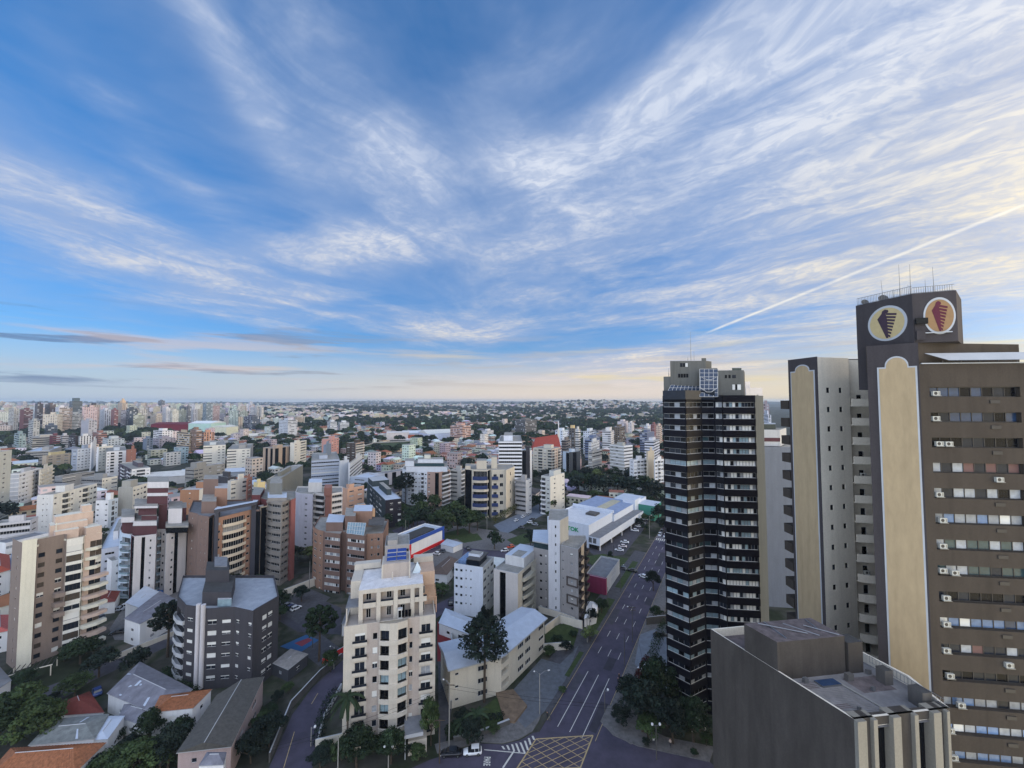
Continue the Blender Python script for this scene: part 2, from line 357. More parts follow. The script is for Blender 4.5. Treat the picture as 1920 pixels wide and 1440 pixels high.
# ------------------------------------------------------------------ buildings
BUILDINGS = []
class Bld:
    def __init__(s, name, label, cat, poly, group=None, zb=0.0):
        s.poly = poly; s.cx = sum(p[0] for p in poly)/len(poly); s.cy = sum(p[1] for p in poly)/len(poly)
        s.root = thing(name, label, cat, (s.cx, s.cy, zb), 0, group); s.zb = zb
        s.wins = []; s.bals = []; BUILDINGS.append(poly)
        s.w = MB()
    def loc(s, p, z=0.0): return (p[0]-s.cx, p[1]-s.cy, z-s.zb)
    def poly_l(s, poly): return [(p[0]-s.cx, p[1]-s.cy) for p in poly]
    def edge(s, p0, p1, z0, nf, fh, pat, wm, mats=None, band=None, ground=0.0, top=0.0, gl=None, fr=FRAME_W, wh=1.25, bal=None, shut=.25, recess=.18, mb=None, sill=.95, strip=None):
        """one wall with real openings. pat: one letter per bay; mats: one digit per bay picking a wall material"""
        mb = mb or s.w; gl = gl or [G_DARK, G_DARK, G_BLK, G_CURT]
        wm = wm if isinstance(wm, list) else [wm]
        Lx, Ly = p1[0]-p0[0], p1[1]-p0[1]; LL = math.hypot(Lx, Ly)
        if LL < .3: return
        tx, ty = Lx/LL, Ly/LL; ang = math.atan2(ty, tx)
        def P(u, z, d=0.0): return (p0[0]-s.cx+tx*u-ty*d, p0[1]-s.cy+ty*u+tx*d, z-s.zb)   # d = depth into the building
        n = len(pat); cw = LL/n
        zt = z0+ground+nf*fh+top
        i = 0
        while i < n:
            ch = pat[i]; j = i
            if ch in 'RLB':                      # runs merge into one wide opening
                while j+1 < n and pat[j+1] == ch: j += 1
            u0, u1 = cw*i, cw*(j+1); W_ = u1-u0; wmat = wm[int(mats[i])] if mats else wm[0]
            i = j+1
            if ch in '. ':
                mb.face([P(u0, z0), P(u1, z0), P(u1, zt), P(u0, zt)], wmat); continue
            if ch == '|':                        # full-height dark glazed slot
                mb.face([P(u0, z0, .3), P(u1, z0, .3), P(u1, zt-.6, .3), P(u0, zt-.6, .3)], G_BLK)
                mb.face([P(u0, z0), P(u0, z0, .3), P(u0, zt-.6, .3), P(u0, zt-.6)], wmat); mb.face([P(u1, z0, .3), P(u1, z0), P(u1, zt-.6), P(u1, zt-.6, .3)], wmat)
                mb.face([P(u0, zt-.6, .3), P(u1, zt-.6, .3), P(u1, zt-.6), P(u0, zt-.6)], wmat)
                mb.face([P(u0, zt-.6), P(u1, zt-.6), P(u1, zt), P(u0, zt)], wmat); continue
            if ch == 'w': a, b, c, d, rc = .24, .76, sill+.1, sill+wh*.8, recess
            elif ch == 'V': a, b, c, d, rc = .01, .99, sill, sill+wh, recess
            elif ch == 's': a, b, c, d, rc = .36, .64, sill+.5, sill+wh*.9, recess
            elif ch == 'W': a, b, c, d, rc = .12, .88, sill, sill+wh, recess
            elif ch == 'R': a, b, c, d, rc = .0, 1.0, sill, sill+wh, recess
            elif ch == 'L': a, b, c, d, rc = .0, 1.0, 1.05, fh-.35, 1.3
            elif ch == 'l': a, b, c, d, rc = .06, .94, .62, fh-.36, .6
            elif ch in 'bB': a, b, c, d, rc = .04, .96, .02, fh-.45, .9
            elif ch == 'D': a, b, c, d, rc = .1, .9, .1, fh-.5, .2
            elif ch == 'g': a, b, c, d, rc = .0, 1.0, .55, fh-.25, .12
            else: a, b, c, d, rc = .2, .8, sill, sill+wh, recess
            if ch in 'RLg': e0, e1 = .12, W_-.12
            else: e0, e1 = W_*a, W_*b
            ua, ub = u0+e0, u0+e1
            mb.face([P(u0, z0), P(ua, z0), P(ua, zt), P(u0, zt)], wmat); mb.face([P(ub, z0), P(u1, z0), P(u1, zt), P(ub, zt)], wmat)
            zc = z0
            for f in range(nf):
                fz = z0+ground+f*fh; za, zb_ = fz+c, fz+d
                mb.face([P(ua, zc), P(ub, zc), P(ub, za), P(ua, za)], wmat); zc = zb_
                for q in (((ua, za, 0), (ub, za, 0), (ub, za, rc), (ua, za, rc)), ((ua, zb_, rc), (ub, zb_, rc), (ub, zb_, 0), (ua, zb_, 0)),
                          ((ua, za, 0), (ua, za, rc), (ua, zb_, rc), (ua, zb_, 0)), ((ub, za, rc), (ub, za, 0), (ub, zb_, 0), (ub, zb_, rc))):
                    mb.face([P(*r_) for r_ in q], wmat)
                w_ = ub-ua; h_ = zb_-za
                g_ = random.choice(gl)
                if strip and ch in 'RV': me = strip_mesh(w_, h_, max(1, round(w_/strip[0])), strip[1][nf-1-f] if len(strip[1]) >= nf else strip[1][(f*7+i+random.randrange(2)) % len(strip[1])], random.randrange(5), strip[2])
                elif ch in 'wsWRV' and random.random() < shut: me = shutter_mesh(w_, h_, G_SHUT, random.choice((.3, .6, .9)))
                else: me = window_mesh(w_, h_, g_, fr, max(1, min(12, round(w_/(.9 if ch != 's' else 2)))))
                p = P((ua+ub)/2, za, rc); d_ = math.hypot(p[0]+s.cx, p[1]+s.cy, p[2]-H)
                s.wins.append((d_, 'window', me, p, ang))
                if ch in 'bB' or (ch == 'l' and bal):
                    bm, pr, hh, rail, shp = bal
                    me = balc_mesh(W_*.98, pr, hh, bm, rail, shp); p = P((u0+u1)/2, fz, -.002)
                    s.bals.append((d_-50, 'balcony', me, p, ang))
            mb.face([P(ua, zc), P(ub, zc), P(ub, zt), P(ua, zt)], wmat)
        if band:                                 # slab lines standing proud of the wall
            bmt, bh, pr = band
            for f in range(nf+1):
                fz = z0+ground+f*fh
                mb.box(-.001, LL+.001, -pr, -.002, fz-bh/2, fz+bh/2, bmt, T=lambda x, y, z: P(x, z, y))
    def roof(s, poly, z, m, par=.9, pm=None, th=.25):
        pl = s.poly_l(poly); s.w.face([(p[0], p[1], z-s.zb-par) for p in pl], m)
        k = len(pl); cx = sum(p[0] for p in pl)/k; cy = sum(p[1] for p in pl)/k
        if par > 0:
            for i in range(k):
                a, b = pl[i], pl[(i+1) % k]
                f = lambda p: (p[0]+(cx-p[0])*th/max(1, math.hypot(cx-p[0], cy-p[1]))*1.2, p[1]+(cy-p[1])*th/max(1, math.hypot(cx-p[0], cy-p[1]))*1.2)
                a2, b2 = f(a), f(b); z1 = z-s.zb
                s.w.face([(*a, z1), (*b, z1), (*b2, z1), (*a2, z1)], pm or m)
                s.w.face([(*b2, z1-par), (*a2, z1-par), (*a2, z1), (*b2, z1)], pm or m)
    def block(s, name, poly, z0, z1, m, top=None, label=None, over=0):
        """a solid volume as a part of its own (water tank, stair head, penthouse)"""
        mb = MB(); pl = s.poly_l(poly)
        mb.prism(pl, z0-s.zb, z1-s.zb, m, top or m, bottom=True)
        o = mb.build(name, s.root)
        if label: o['label'] = label
        return o
    def done(s, wname='wall', maxp=100):
        if s.w.f: s.w.build(wname, s.root)
        for lst, nm in ((s.wins, 'window'), (s.bals, 'balcony')):
            lst.sort(key=lambda q: q[0])
            for d, nme, me, p, a in lst[:maxp]: put(nme, me, s.root, p, a)
            rest = lst[maxp:]
            if rest:
                mb = MB()
                for d, nme, me, p, a in rest:
                    c_, s_ = math.cos(a), math.sin(a)
                    mb.add(WBS[me['mbk']], lambda x, y, z, p=p, c_=c_, s_=s_: (p[0]+x*c_-y*s_, p[1]+x*s_+y*c_, p[2]+z))
                o = mb.build(nm, s.root); o['kind'] = 'stuff'
        return s.root
def rect(pxL, pxC, pxR, D, azr, py=1000, lmax=60, lens=None):
    """corner seen at column pxC at distance D; right face recedes along azimuth azr, left face along azr-90. CCW: C, Rr, back, Lf"""
    cx, cy = GD(pxC, D, py); a = R(azr); dr = (math.sin(a), math.cos(a)); dl = (-math.cos(a), math.sin(a))
    def t(px, d):
        k = GD(px, 100, py)[0]/100; den = d[0]-k*d[1]
        v = (k*cy-cx)/den if abs(den) > 1e-3 else lmax
        return v if 0 < v < lmax else lmax
    tr, tl = t(pxR, dr), t(pxL, dl)
    if lens: tl = lens[0] or tl; tr = lens[1] or tr
    c = (cx, cy); r_ = (cx+dr[0]*tr, cy+dr[1]*tr); l_ = (cx+dl[0]*tl, cy+dl[1]*tl); b = (r_[0]+l_[0]-cx, r_[1]+l_[1]-cy)
    return [c, r_, b, l_]
def azr_of(pxC, pyC, D, pxR, pyR):
    z = ZAT(pyC, D); a = GD(pxC, D); b = G(pxR, pyR, z); return math.degrees(math.atan2(b[0]-a[0], b[1]-a[1]))
def inset(poly, f, dx=0, dy=0):
    cx = sum(p[0] for p in poly)/len(poly); cy = sum(p[1] for p in poly)/len(poly)
    return [(cx+(p[0]-cx)*f+dx, cy+(p[1]-cy)*f+dy) for p in poly]
def sub(poly, u0, u1, v0, v1):
    """part of a rect(): u along the right face 0..1 from the near corner, v along the left face"""
    c, r_, b, l_ = poly
    q = lambda u, v: (c[0]+(r_[0]-c[0])*u+(l_[0]-c[0])*v, c[1]+(r_[1]-c[1])*u+(l_[1]-c[1])*v)
    return [q(u0, v0), q(u1, v0), q(u1, v1), q(u0, v1)]
# ================================================================== the two brown towers on the right
BROWN = wallm(66, 57, 48, .14, .14); BROWN2 = wallm(64, 58, 60, .12, .12); CREAMW = wallm(216, 206, 184, .06, .08)
TANPANEL = mat('tan_render_panel', S(160, 141, 110), .9, .10, 2.0, streak=.12); TRIM = mat('trim_pale', S(164, 167, 170), .8, .08)
def fT(p0, p1):
    L_ = math.hypot(p1[0]-p0[0], p1[1]-p0[1]); tx, ty = (p1[0]-p0[0])/L_, (p1[1]-p0[1])/L_
    return L_, (lambda u, z, d=0.0: (p0[0]+tx*u-ty*d, p0[1]+ty*u+tx*d, z))
def arch_outline(u0, u1, z0, zs, za):
    """panel outline with a shouldered round arch on top"""
    w = u1-u0; c = (u0+u1)/2; r = w*.30; pts = [(u0, z0), (u1, z0), (u1, zs), (c+r, zs)]
    for k in range(1, 12):
        t = math.pi*k/12; pts.append((c+r*math.cos(t), zs+.12+(za-zs-.12)*math.sin(t)))
    return pts+[(c-r, zs), (u0, zs)]
def relief(pts, P, d0, d1, m, mb):
    """a flat outline standing off a wall from d0 to d1 (negative = outward)"""
    mb.face([P(u, z, d1) for u, z in pts], m)
    for i in range(len(pts)):
        a, b = pts[i], pts[(i+1) % len(pts)]
        mb.face([P(*a, d0), P(*b, d0), P(*b, d1), P(*a, d1)], m)
def pilaster(b, p0, p1, u0, u1, z0, zs, za, tw):
    L_, P = fT(p0, p1); Q = lambda u, z, d=0.0: b.loc(P(u, z, d)[:2], z)
    mb = MB(); relief(arch_outline(u0*L_, u1*L_, z0, zs, za), Q, 0, -.06, TRIM, mb); mb.build('panel_trim', b.root)
    mb = MB(); relief(arch_outline(u0*L_+tw, u1*L_-tw, z0+.01, zs-tw, za-tw), Q, -.055, -.09, TANPANEL, mb); mb.build('wall_panel', b.root)
main_p = [(45.3, 50.2), (48.5, 46.9), (76, 43.6), (79, 70), (57.5, 70), (56.6, 61.5)]
tw = Bld('office_tower', 'brown corner tower with emblem discs on its rooftop box and arched tan panel', 'tower', main_p)
Ltop = 79.4
# tall left part with the arched panel
tw.edge(main_p[0], main_p[1], 0, 1, 81, '.', BROWN2, top=1.0)
def piece(u0, u1):
    L_, P = fT(main_p[1], main_p[2]); a, b_ = P(u0, 0), P(u1, 0); return a[:2], b_[:2]
PBL = [G_BLK, G_BLUE, G_DARK, G_BLUE]; PDK = [G_BLK, G_DARK, G_BLK]; PRD = [mat('curtain_red', S(104, 78, 74), .7), G_DARK, G_DARK, G_CURT]; PPL = [G_CURT, G_SKY, G_SHUT, G_CURT]; PGR = [G_GRN, G_CURT, G_DARK]
STR_F = [PBL, PBL+[G_BLK], PDK, PRD, [G_CURT, G_DARK, G_BLK, G_CURT], PPL, [G_CURT, G_GRN, G_CURT], PGR, [G_BLK, G_DARK, G_CURT], [G_SKY, G_SKY, G_BLUE, G_SHUT], PRD+[G_DARK], PDK, [G_CURT, G_SKY, G_DARK], PPL, [G_SKY, G_CURT, G_SKY], [G_BLK, G_CURT], PPL, PGR, PDK, PPL, PGR, PDK, PPL, PPL, PGR, PDK]
STR_A = [[G_BLK, G_BLK, G_BLUE, G_DARK], [G_BLUE, G_DARK, G_DARK, G_GRN], [G_DARK, G_CURT, G_GRN, G_DARK], [G_CURT, G_SKY, G_CURT, G_SKY], [G_SKY, G_SKY, G_BLUE, G_CURT], [G_GRN, G_CURT, G_DARK, G_TEAL], [G_SKY, G_CURT, G_CURT, G_DARK]]
tw.edge(*piece(0, .9), 0, 1, Ltop-.5, '.', BROWN, top=.5)
for (a, b_) in ((.9, 10.5), (12.5, 22.1)):
    tw.edge(*piece(a, b_), 0, 26, 2.96, 'R', BROWN, ground=.4, top=Ltop-26*2.96-.4, wh=1.18, sill=1.08, recess=.5, strip=(1.18, STR_F, FRAME_D), shut=0)
tw.edge(*piece(10.5, 12.5), 0, 1, Ltop-.5, '.', BROWN, top=.5); tw.edge(*piece(22.1, 26.7), 0, 1, Ltop-.5, '.', BROWN, top=.5)
for i in range(2, 6): tw.edge(main_p[i], main_p[(i+1) % 6], 0, 1, 78.5, '.', BROWN, top=.9)
tw.roof(main_p, Ltop, ROOFD, .6, BROWN)
pilaster(tw, main_p[0], main_p[1], .2, .965, 2, 79.2, 80.5, .17)
# parapet block behind the roof terrace
blk = [(45.2, 50.4), (48.4, 47.1), (60.6, 47.6), (63.0, 58), (50, 60)]
LB = tw.block('roof_block', [(48.55, 47.2), (62.6, 48.5), (63.5, 58), (56, 60), (45.35, 50.35)], Ltop-.7, 82.0, BROWN, ROOFD)
# rooftop box with the two emblem discs
K = [(48.4, 47.25), (52.0, 45.6), (57.5, 50), (56, 57), (47.0, 53.3)]
K = [(48.45, 47.3), (52.05, 45.75), (57.5, 50), (56, 57.5), (46.95, 53.4)]
box = tw.block('rooftop_box', K, 82.01, 88.0, BROWN2, ROOFD); tw.block('box_foot', [(48.3, 47.6), (50.5, 50), (50.5, 55), (46.97, 53.4)], 76.5, 82.0, BROWN2, ROOFD)
EMB = mat('emblem_disc_tan', S(176, 158, 116), .9, .08, 2); EMD = mat('emblem_dark', S(58, 44, 56), .9, .1, 2); EMR = mat('emblem_maroon', S(84, 36, 50), .9, .1, 2); EMO = mat('emblem_disc_orange', S(138, 110, 78), .9, .08, 2)
def emblem(p0, p1, cu, cz, ru, rz_, disc, dark):
    L_, P = fT(p0, p1); Q = lambda u, z, d=0.0: tw.loc(P(u, z, d)[:2], z)
    cu *= L_
    el_ = lambda k: [(cu+ru*k*math.cos(2*math.pi*i/40), cz+rz_*k*math.sin(2*math.pi*i/40)) for i in range(40)]
    mb = MB(); relief(el_(1), Q, 0, -.06, TRIM, mb); relief(el_(.88), Q, -.055, -.08, disc, mb)
    base = mb.build('emblem_disc', tw.root)
    mb = MB(); sc2 = lambda pts: [(cu+x*ru, cz+y*rz_) for x, y in pts]
    relief(sc2([(-.04, -.84), (.06, -.84), (.05, -.3), (.03, .2), (-.02, .55), (.12, .62), (.1, .74), (-.06, .80), (-.2, .72), (-.24, .58), (-.47, .3), (-.40, .12)]), Q, -.075, -.105, dark, mb)
    for i in range(8):
        y = .56-.17*i; ln = .50-.05*i
        relief(sc2([(.0, y-.09), (.0, y+.03), (.02+ln, y-.08), (.02+ln-.01, y-.19)]), Q, -.076, -.104, dark, mb)
    mb.build('emblem_mark', base)
emblem(K[4], K[0], .57, 84.9, 2.15, 2.25, EMB, EMD)
emblem(K[0], K[1], .60, 85.1, 1.42, 2.2, EMO, EMR)
# slot, ledges, canopy and lamps of the box
mb = MB(); L_, P = fT(K[0], K[1]); Q = lambda u, z, d=0.0: tw.loc(P(u, z, d)[:2], z)
for (u0, u1, z0, z1, d, m) in ((.10, 1.15, 84.2, 84.9, -.5, BLACKM), (.12, .9, 82.3, 83.4, -.4, BROWN2), (.9, 3.3, 83.05, 83.15, -.35, TRIM), (.1, .55, 82.1, 84.8, -.12, BROWN2)):
    mb.box(u0, u1, d, -.11, z0, z1, m, T=lambda x, y, z: Q(x, z, y))
mb.build('service_ledge', tw.root)
mb = MB(); L_, P = fT(piece(0, 1)[0], piece(26, 26.7)[1]); Q = lambda u, z, d=0.0: tw.loc(P(u, z, d)[:2], z)
cg = G_TEAL
mb.face([Q(.9, 80.7, .3), Q(2.6, 79.75, -.7), Q(14, 79.75, -.7), Q(13, 80.7, .3)], cg); mb.face([Q(13, 80.72, .3), Q(14, 79.77, -.7), Q(2.6, 79.77, -.7), Q(.9, 80.72, .3)], TRIM)
mb.box(0.2, 14, -.15, .0, 79.41, 79.52, TRIM, T=lambda x, y, z: Q(x, z, y))
for i in range(7): mb.box(2+i*1.9, 2.08+i*1.9, -.6, -.52, 79.53, 79.74, FRAME_D, T=lambda x, y, z: Q(x, z, y))
mb.build('glass_canopy', tw.root)
# roof rail, dishes, antennas
def rail_line(pts, z, h, n, parent, off, m=METAL, name='railing'):
    mb = MB()
    for a, b_ in zip(pts[:-1], pts[1:]):
        for i in range(n):
            x = a[0]+(b_[0]-a[0])*i/n; y = a[1]+(b_[1]-a[1])*i/n
            mb.tube([(x-off[0], y-off[1], z), (x-off[0], y-off[1], z+h)], .018, m, 4)
        for zz_ in (h, h*.1): mb.tube([(a[0]-off[0], a[1]-off[1], z+zz_), (b_[0]-off[0], b_[1]-off[1], z+zz_)], .025, m, 4)
    return mb.build(name, parent)
Ki = inset(K, .97)
rail_line([Ki[4], Ki[0]], 88.0, .95, 34, tw.root, (tw.cx, tw.cy)); rail_line([Ki[0], Ki[1]], 88.0, .75, 18, tw.root, (tw.cx, tw.cy))
def dish(loc, r, az_, label, name='satellite_dish', m=None):
    t = thing(name, label, 'satellite dish', loc); m = m or METAL
    mb = MB(); n = 14; d = Vector((math.sin(az_), math.cos(az_), .35)).normalized(); a = d.cross(Vector((0, 0, 1))).normalized(); b_ = a.cross(d)
    c0 = Vector((0, 0, .9)); rings = [[c0+d*(.25*r*k*k)+(a*math.cos(2*math.pi*i/n)+b_*math.sin(2*math.pi*i/n))*r*k for i in range(n)] for k in (.05, .5, 1.0)]
    for q in range(2):
        for i in range(n):
            mb.face([rings[q][i], rings[q][(i+1) % n], rings[q+1][(i+1) % n], rings[q+1][i]], m)
    mb.face(rings[0], m); mb.tube([c0, c0+d*r*.8], .02, m, 4)
    mb.build('reflector', t)
    mb = MB(); mb.tube([(0, 0, 0), (0, 0, .9)], .04, METAL, 5); mb.build('mast', t); return t
def onbox(u, v, e=4, f=0):
    a, b_ = K[e], K[f]; c = (sum(p[0] for p in K)/5, sum(p[1] for p in K)/5); x = a[0]+(b_[0]-a[0])*u; y = a[1]+(b_[1]-a[1])*u
    return (x+(c[0]-x)*v, y+(c[1]-y)*v)
for (u, v, r, lab) in ((.05, .12, .42, 'small dark dish at the far end of the railing on the emblem box'), (.38, .2, .55, 'round dish halfway along the railing on the emblem box')):
    p = onbox(u, v); dish((p[0], p[1], 87.4), r, R(200), lab, m=CONC_D)
def antenna(p, z0, z1, label, lean=0.0, r=.05):
    t = thing('antenna', label, 'antenna', (p[0], p[1], z0), group='antennas on the tower roofs')
    mb = MB(); h = z1-z0; mb.tube([(0, 0, 0), (lean*.4, 0, h*.4)], r, METAL, 5); mb.build('mast', t)
    mb = MB(); mb.tube([(lean*.4, 0, h*.4), (lean, 0, h)], r*.6, METAL, 4, r*.25); mb.build('whip', t); return t
for (u, v, top, le, lab) in ((.30, .3, 90.9, -.25, 'short leaning whip antenna left of the tall masts on the emblem box'), (.74, .25, 92.3, -.05, 'tallest straight mast above the railing of the emblem box'),
                             (.97, .2, 91.9, 0.03, 'thin mast above the corner of the emblem box'), (.55, .3, 89.4, 0, 'stub antenna between the dish and the tallest mast'), (.9, .35, 89.6, 0, 'low stub antenna beside the corner mast')):
    p = onbox(u, v); antenna(p, 87.3, top, lab, le)
for (u, v, top, le, lab) in ((.52, .4, 90.0, .02, 'whip antenna above the right emblem disc'), (.74, .3, 91.4, -.08, 'slender mast at the right end of the emblem box roof')):
    p = onbox(u, v, 0, 1); antenna(p, 87.3, top, lab, le)
# air conditioners and vents on the window wall
def ac_mesh():
    mb = MB(); mb.box(-.38, .38, -.3, 0, 0, .52, mat('appliance_grey', S(168, 168, 160), .7, .15, 3))
    mb.face([(-.1+.19*math.cos(2*math.pi*i/14), -.305, .27+.19*math.sin(2*math.pi*i/14)) for i in range(14)], FRAME_D)
    mb.box(.2, .34, -.306, -.301, .1, .44, METAL); mb.box(-.45, .45, -.38, 0, -.06, -.001, METAL)
    return mb.mesh('air_conditioner')
ACM = ac_mesh()
mb = MB(); mb.box(-.5, .5, -.08, 0, 0, .4, FRAME_D); VENT = mb.mesh('wall_vent')
L_, P = fT(main_p[1], main_p[2]); ang_ = math.atan2(main_p[2][1]-main_p[1][1], main_p[2][0]-main_p[1][0])
for f in range(26):
    z = .4+f*2.96
    u = 1.55+(f % 3)*.12
    if f % 9 != 4: put('air_conditioner', ACM, tw.root, tw.loc(P(u, 0, .2)[:2], z+1.25+(.15 if f % 4 == 2 else 0)), ang_)
    if f % 7 == 1: put('air_conditioner', ACM, tw.root, tw.loc(P(7.6, 0, -.02)[:2], z+.2), ang_)
    else: put('wall_vent', VENT, tw.root, tw.loc(P(7.7, 0, -.02)[:2], z+.32), ang_)
    if f % 5 == 3: put('air_conditioner', ACM, tw.root, tw.loc(P(2.7, 0, .1)[:2], z+1.25), ang_)
tw.done()
# left wing of the same complex
LC, LR = (46.6, 60.0), (52.7, 61.6)
lw_p = [LC, LR, (52.9, 63.0), (57.3, 62.4), (60, 76), (54, 76), (45.8, 65.3)]
lw = Bld('apartment_tower', 'beige and grey tower with arched tan panel and stacked balconies beside emblem tower', 'tower', lw_p)
lw.edge(lw_p[6], lw_p[0], 0, 1, 80.9, '.', BROWN2, top=.9)
LTOP = 81.7
lw.edge(LC, LR, 0, 26, 2.96, '.w.w.', CREAMW, ground=1.2, top=LTOP-1.2-26*2.96, shut=0, wh=1.15, gl=[G_BLK, G_DARK], fr=FRAME_D)
lw.edge(LR, lw_p[2], 0, 1, LTOP-2.6, '.', CREAMW, top=0)
lw.edge(lw_p[2], lw_p[3], 0, 26, 2.96, '.w.', CREAMW, ground=.3, top=4.3, shut=0, gl=[G_BLK], wh=1.9, sill=.2)
for i in (3, 4, 5): lw.edge(lw_p[i], lw_p[i+1], 0, 1, LTOP, '.', BROWN2)
lw.roof([LC, LR, (52.9, 63), (57.3, 62.4), (60, 76), (54, 76), (45.8, 65.3)], LTOP, ROOFD, .7, BROWN2)
L_, P = fT(LR, (57.6, 61.0)); a_ = math.atan2(-.6, 4.9)
for f in range(26):
    z = .3+2.96*f
    bm = MB(); n = 8; ww = 4.4
    pts = [(-ww/2+ww*i/n, -.25-.55*math.sin(math.pi*i/n)*(1 if f < 17 else .3)) for i in range(n+1)]
    poly = [(-ww/2, 1.5)]+pts+[(ww/2, 1.5)]
    bm.prism(poly, -.12, 0, CREAMW, bottom=True)
    for q0, q1 in zip(pts[:-1], pts[1:]): bm.prism([q0, q1, (q1[0], q1[1]+.12), (q0[0], q0[1]+.12)], .001, 1.05, CREAMW)
    key = 'curv' if f < 17 else 'flat'
    if key not in WM: WM[key] = bm.mesh('balcony')
    put('balcony', WM[key], lw.root, lw.loc((54.95, 61.3), z), a_)
    if f % 5 == 1: put('air_conditioner', ACM, lw.root, lw.loc((54.3, 61.7), z+.9), a_)
pilaster(lw, lw_p[6], lw_p[0], .09, .9, 2, 79.8, 80.8, .17)
for f in range(25):
    mb = MB(); z = 1.0+2.96*f+1.6
    if 'side' not in WM:
        mb.box(-.4, 1.2, -.5, 1.4, 0, 1.45, BROWN); WM['side'] = mb.mesh('side_balcony')
    put('side_balcony', WM['side'], lw.root, lw.loc((46.6, 66.6), z))
lw.done()
# low brown building at the bottom right
GB0, GB1, GB2 = (25.3, 51.6), (31.2, 37.3), (41.4, 38.6)
gb_p = [GB0, GB1, GB2, (42.0, 43), (38.4, 53.6)]
BROWN3 = wallm(64, 59, 55, .25, .2)
gb = Bld('office_building', 'dark brown windowless block with cluttered grey roof below the emblem tower', 'building', gb_p)
zt = 46.0
gb.edge(GB0, GB1, 0, 1, zt, '.', BROWN3)
L_, P = fT(GB1, GB2)
for i in (2, 3): gb.edge(gb_p[i], gb_p[i+1], 0, 1, zt, '.', BROWN3)
gb.edge(gb_p[4], gb_p[0], 0, 1, zt, '.', BROWN3)
W_F = wallm(128, 123, 110); CW = [(0, .09, 0), (.09, .16, 1), (.16, .20, 0), (.20, .36, 2), (.36, .44, 0), (.44, .58, 1), (.58, .62, 0), (.62, .78, 2), (.78, .86, 0), (.86, .92, 1), (.92, .95, 0), (.95, 1, 1)]
mbf = MB()
for (a, b_, k) in CW:
    a2, b2 = a*L_, b_*L_
    d = {0: -.35, 1: 0.0, 2: .5}[k]; m = {0: W_F, 1: BROWN3, 2: G_BLK}[k]
    Q = lambda x, y, z: gb.loc(P(x, 0, y)[:2], z)
    mbf.box(a2, b2, d, .9, 0, zt-(0 if k != 2 else .8), m, T=Q)
    if k == 2: mbf.box(a2, b2, 0.05, .48, zt-.79, zt-.001, BROWN3, T=Q)
mbf.build('front_wall', gb.root)
RFG = mat('roof_fibre_cement', S(118, 116, 116), .9, .25, .9, bump=.3); RFD = mat('roof_bitumen', S(92, 84, 84), .9, .45, 1.1)
gb.roof(gb_p, zt, RFG, 1.0, CREAMW, .22)
# inner walls: stair block and low link
def gq(u, v):                       # u from the back-left corner along the long wall, v across
    a = (GB1[0]-GB0[0], GB1[1]-GB0[1]); b_ = ((gb_p[4][0]-GB0[0])*(1-u)+(GB2[0]-GB1[0])*u, (gb_p[4][1]-GB0[1])*(1-u)+(GB2[1]-GB1[1])*u); return (GB0[0]+a[0]*u+b_[0]*v, GB0[1]+a[1]*u+b_[1]*v)
gb.block('stair_block', [gq(.30, .005), gq(.55, .005), gq(.55, .72), gq(.30, .72)], zt-1, zt+3.0, BROWN3, RFD)
gb.block('lower_roof', [gq(.02, .03), gq(.299, .03), gq(.299, .7), gq(.02, .7)], zt-.99, zt-.9, RFD, RFD)
gb.block('water_tank', [gq(.46, .74), gq(.56, .74), gq(.56, .90), gq(.46, .90)], zt-1, zt+2.3, BROWN3, ROOFD)
gb.block('chimney', [gq(.64, 0.9), gq(.70, 0.9), gq(.70, 0.985), gq(.64, 0.985)], zt-1, zt+.5, CONC_D, ROOFD)
gb.block('chimney', [gq(.84, 0.88), gq(.92, 0.88), gq(.92, 0.985), gq(.84, 0.985)], zt-1, zt+.6, CONC_D, ROOFD)
for (a, b_, z0) in ((gq(.34, .1), gq(.5, .4), 3.25), (gq(.31, .2), gq(.52, .15), 3.1), (gq(.4, .5), gq(.54, .68), 3.15), (gq(.33, .62), gq(.47, .58), 3.12), (gq(.35, .35), gq(.52, .5), 3.08)):
    mb = MB(); mb.tube([gb.loc(a, zt+z0), gb.loc(b_, zt+z0-.08)], .06, METAL, 5); mb.build('roof_pipe', gb.root)
mb = MB(); mb.tube([gb.loc(gq(.58, .5), zt-.9), gb.loc(gq(.985, .56), zt-.9)], .07, CONC, 4); mb.build('roof_gutter', gb.root)
for i in range(26):                  # seams of the sheet roof
    u = .60+i*.0145; a, b_ = gq(u, .12), gq(u, .52); mb = MB(); mb.tube([gb.loc(a, zt-.97), gb.loc(b_, zt-.97)], .03, RFG, 4); mb.build('roof_seam', gb.root)
for (u, v, w, h, m) in ((.585, .2, .02, .5, METAL), (.60, .62, .03, .7, CONC_D), (.72, .7, .015, .4, METAL), (.86, .3, .012, .35, METAL), (.57, .9, .02, .5, METAL), (.93, .72, .014, .3, CONC), (.1, .3, .02, .4, METAL), (.2, .5, .03, .3, CONC)):
    gb.block('roof_vent', [gq(u, v), gq(u+w, v), gq(u+w, v+w*2), gq(u, v+w*2)], zt-1.0, zt-1.0+h, m)
for (u0, u1, v0, v1) in ((.59, .66, .05, .28), (.60, .74, .60, .95), (.80, .84, .12, .3)):
    gb.block('roof_membrane', [gq(u0, v0), gq(u1, v0), gq(u1, v1), gq(u0, v1)], zt-1.1, zt-.985, RFD)
gb.block('skylight', [gq(.60, .3), gq(.66, .3), gq(.66, .5), gq(.60, .5)], zt-.99, zt-.8, METAL, G_BLUE)
rail_line([gq(.56, 0.97), gq(.99, 0.97)], zt, .7, 20, gb.root, (gb.cx, gb.cy))
gb.done()
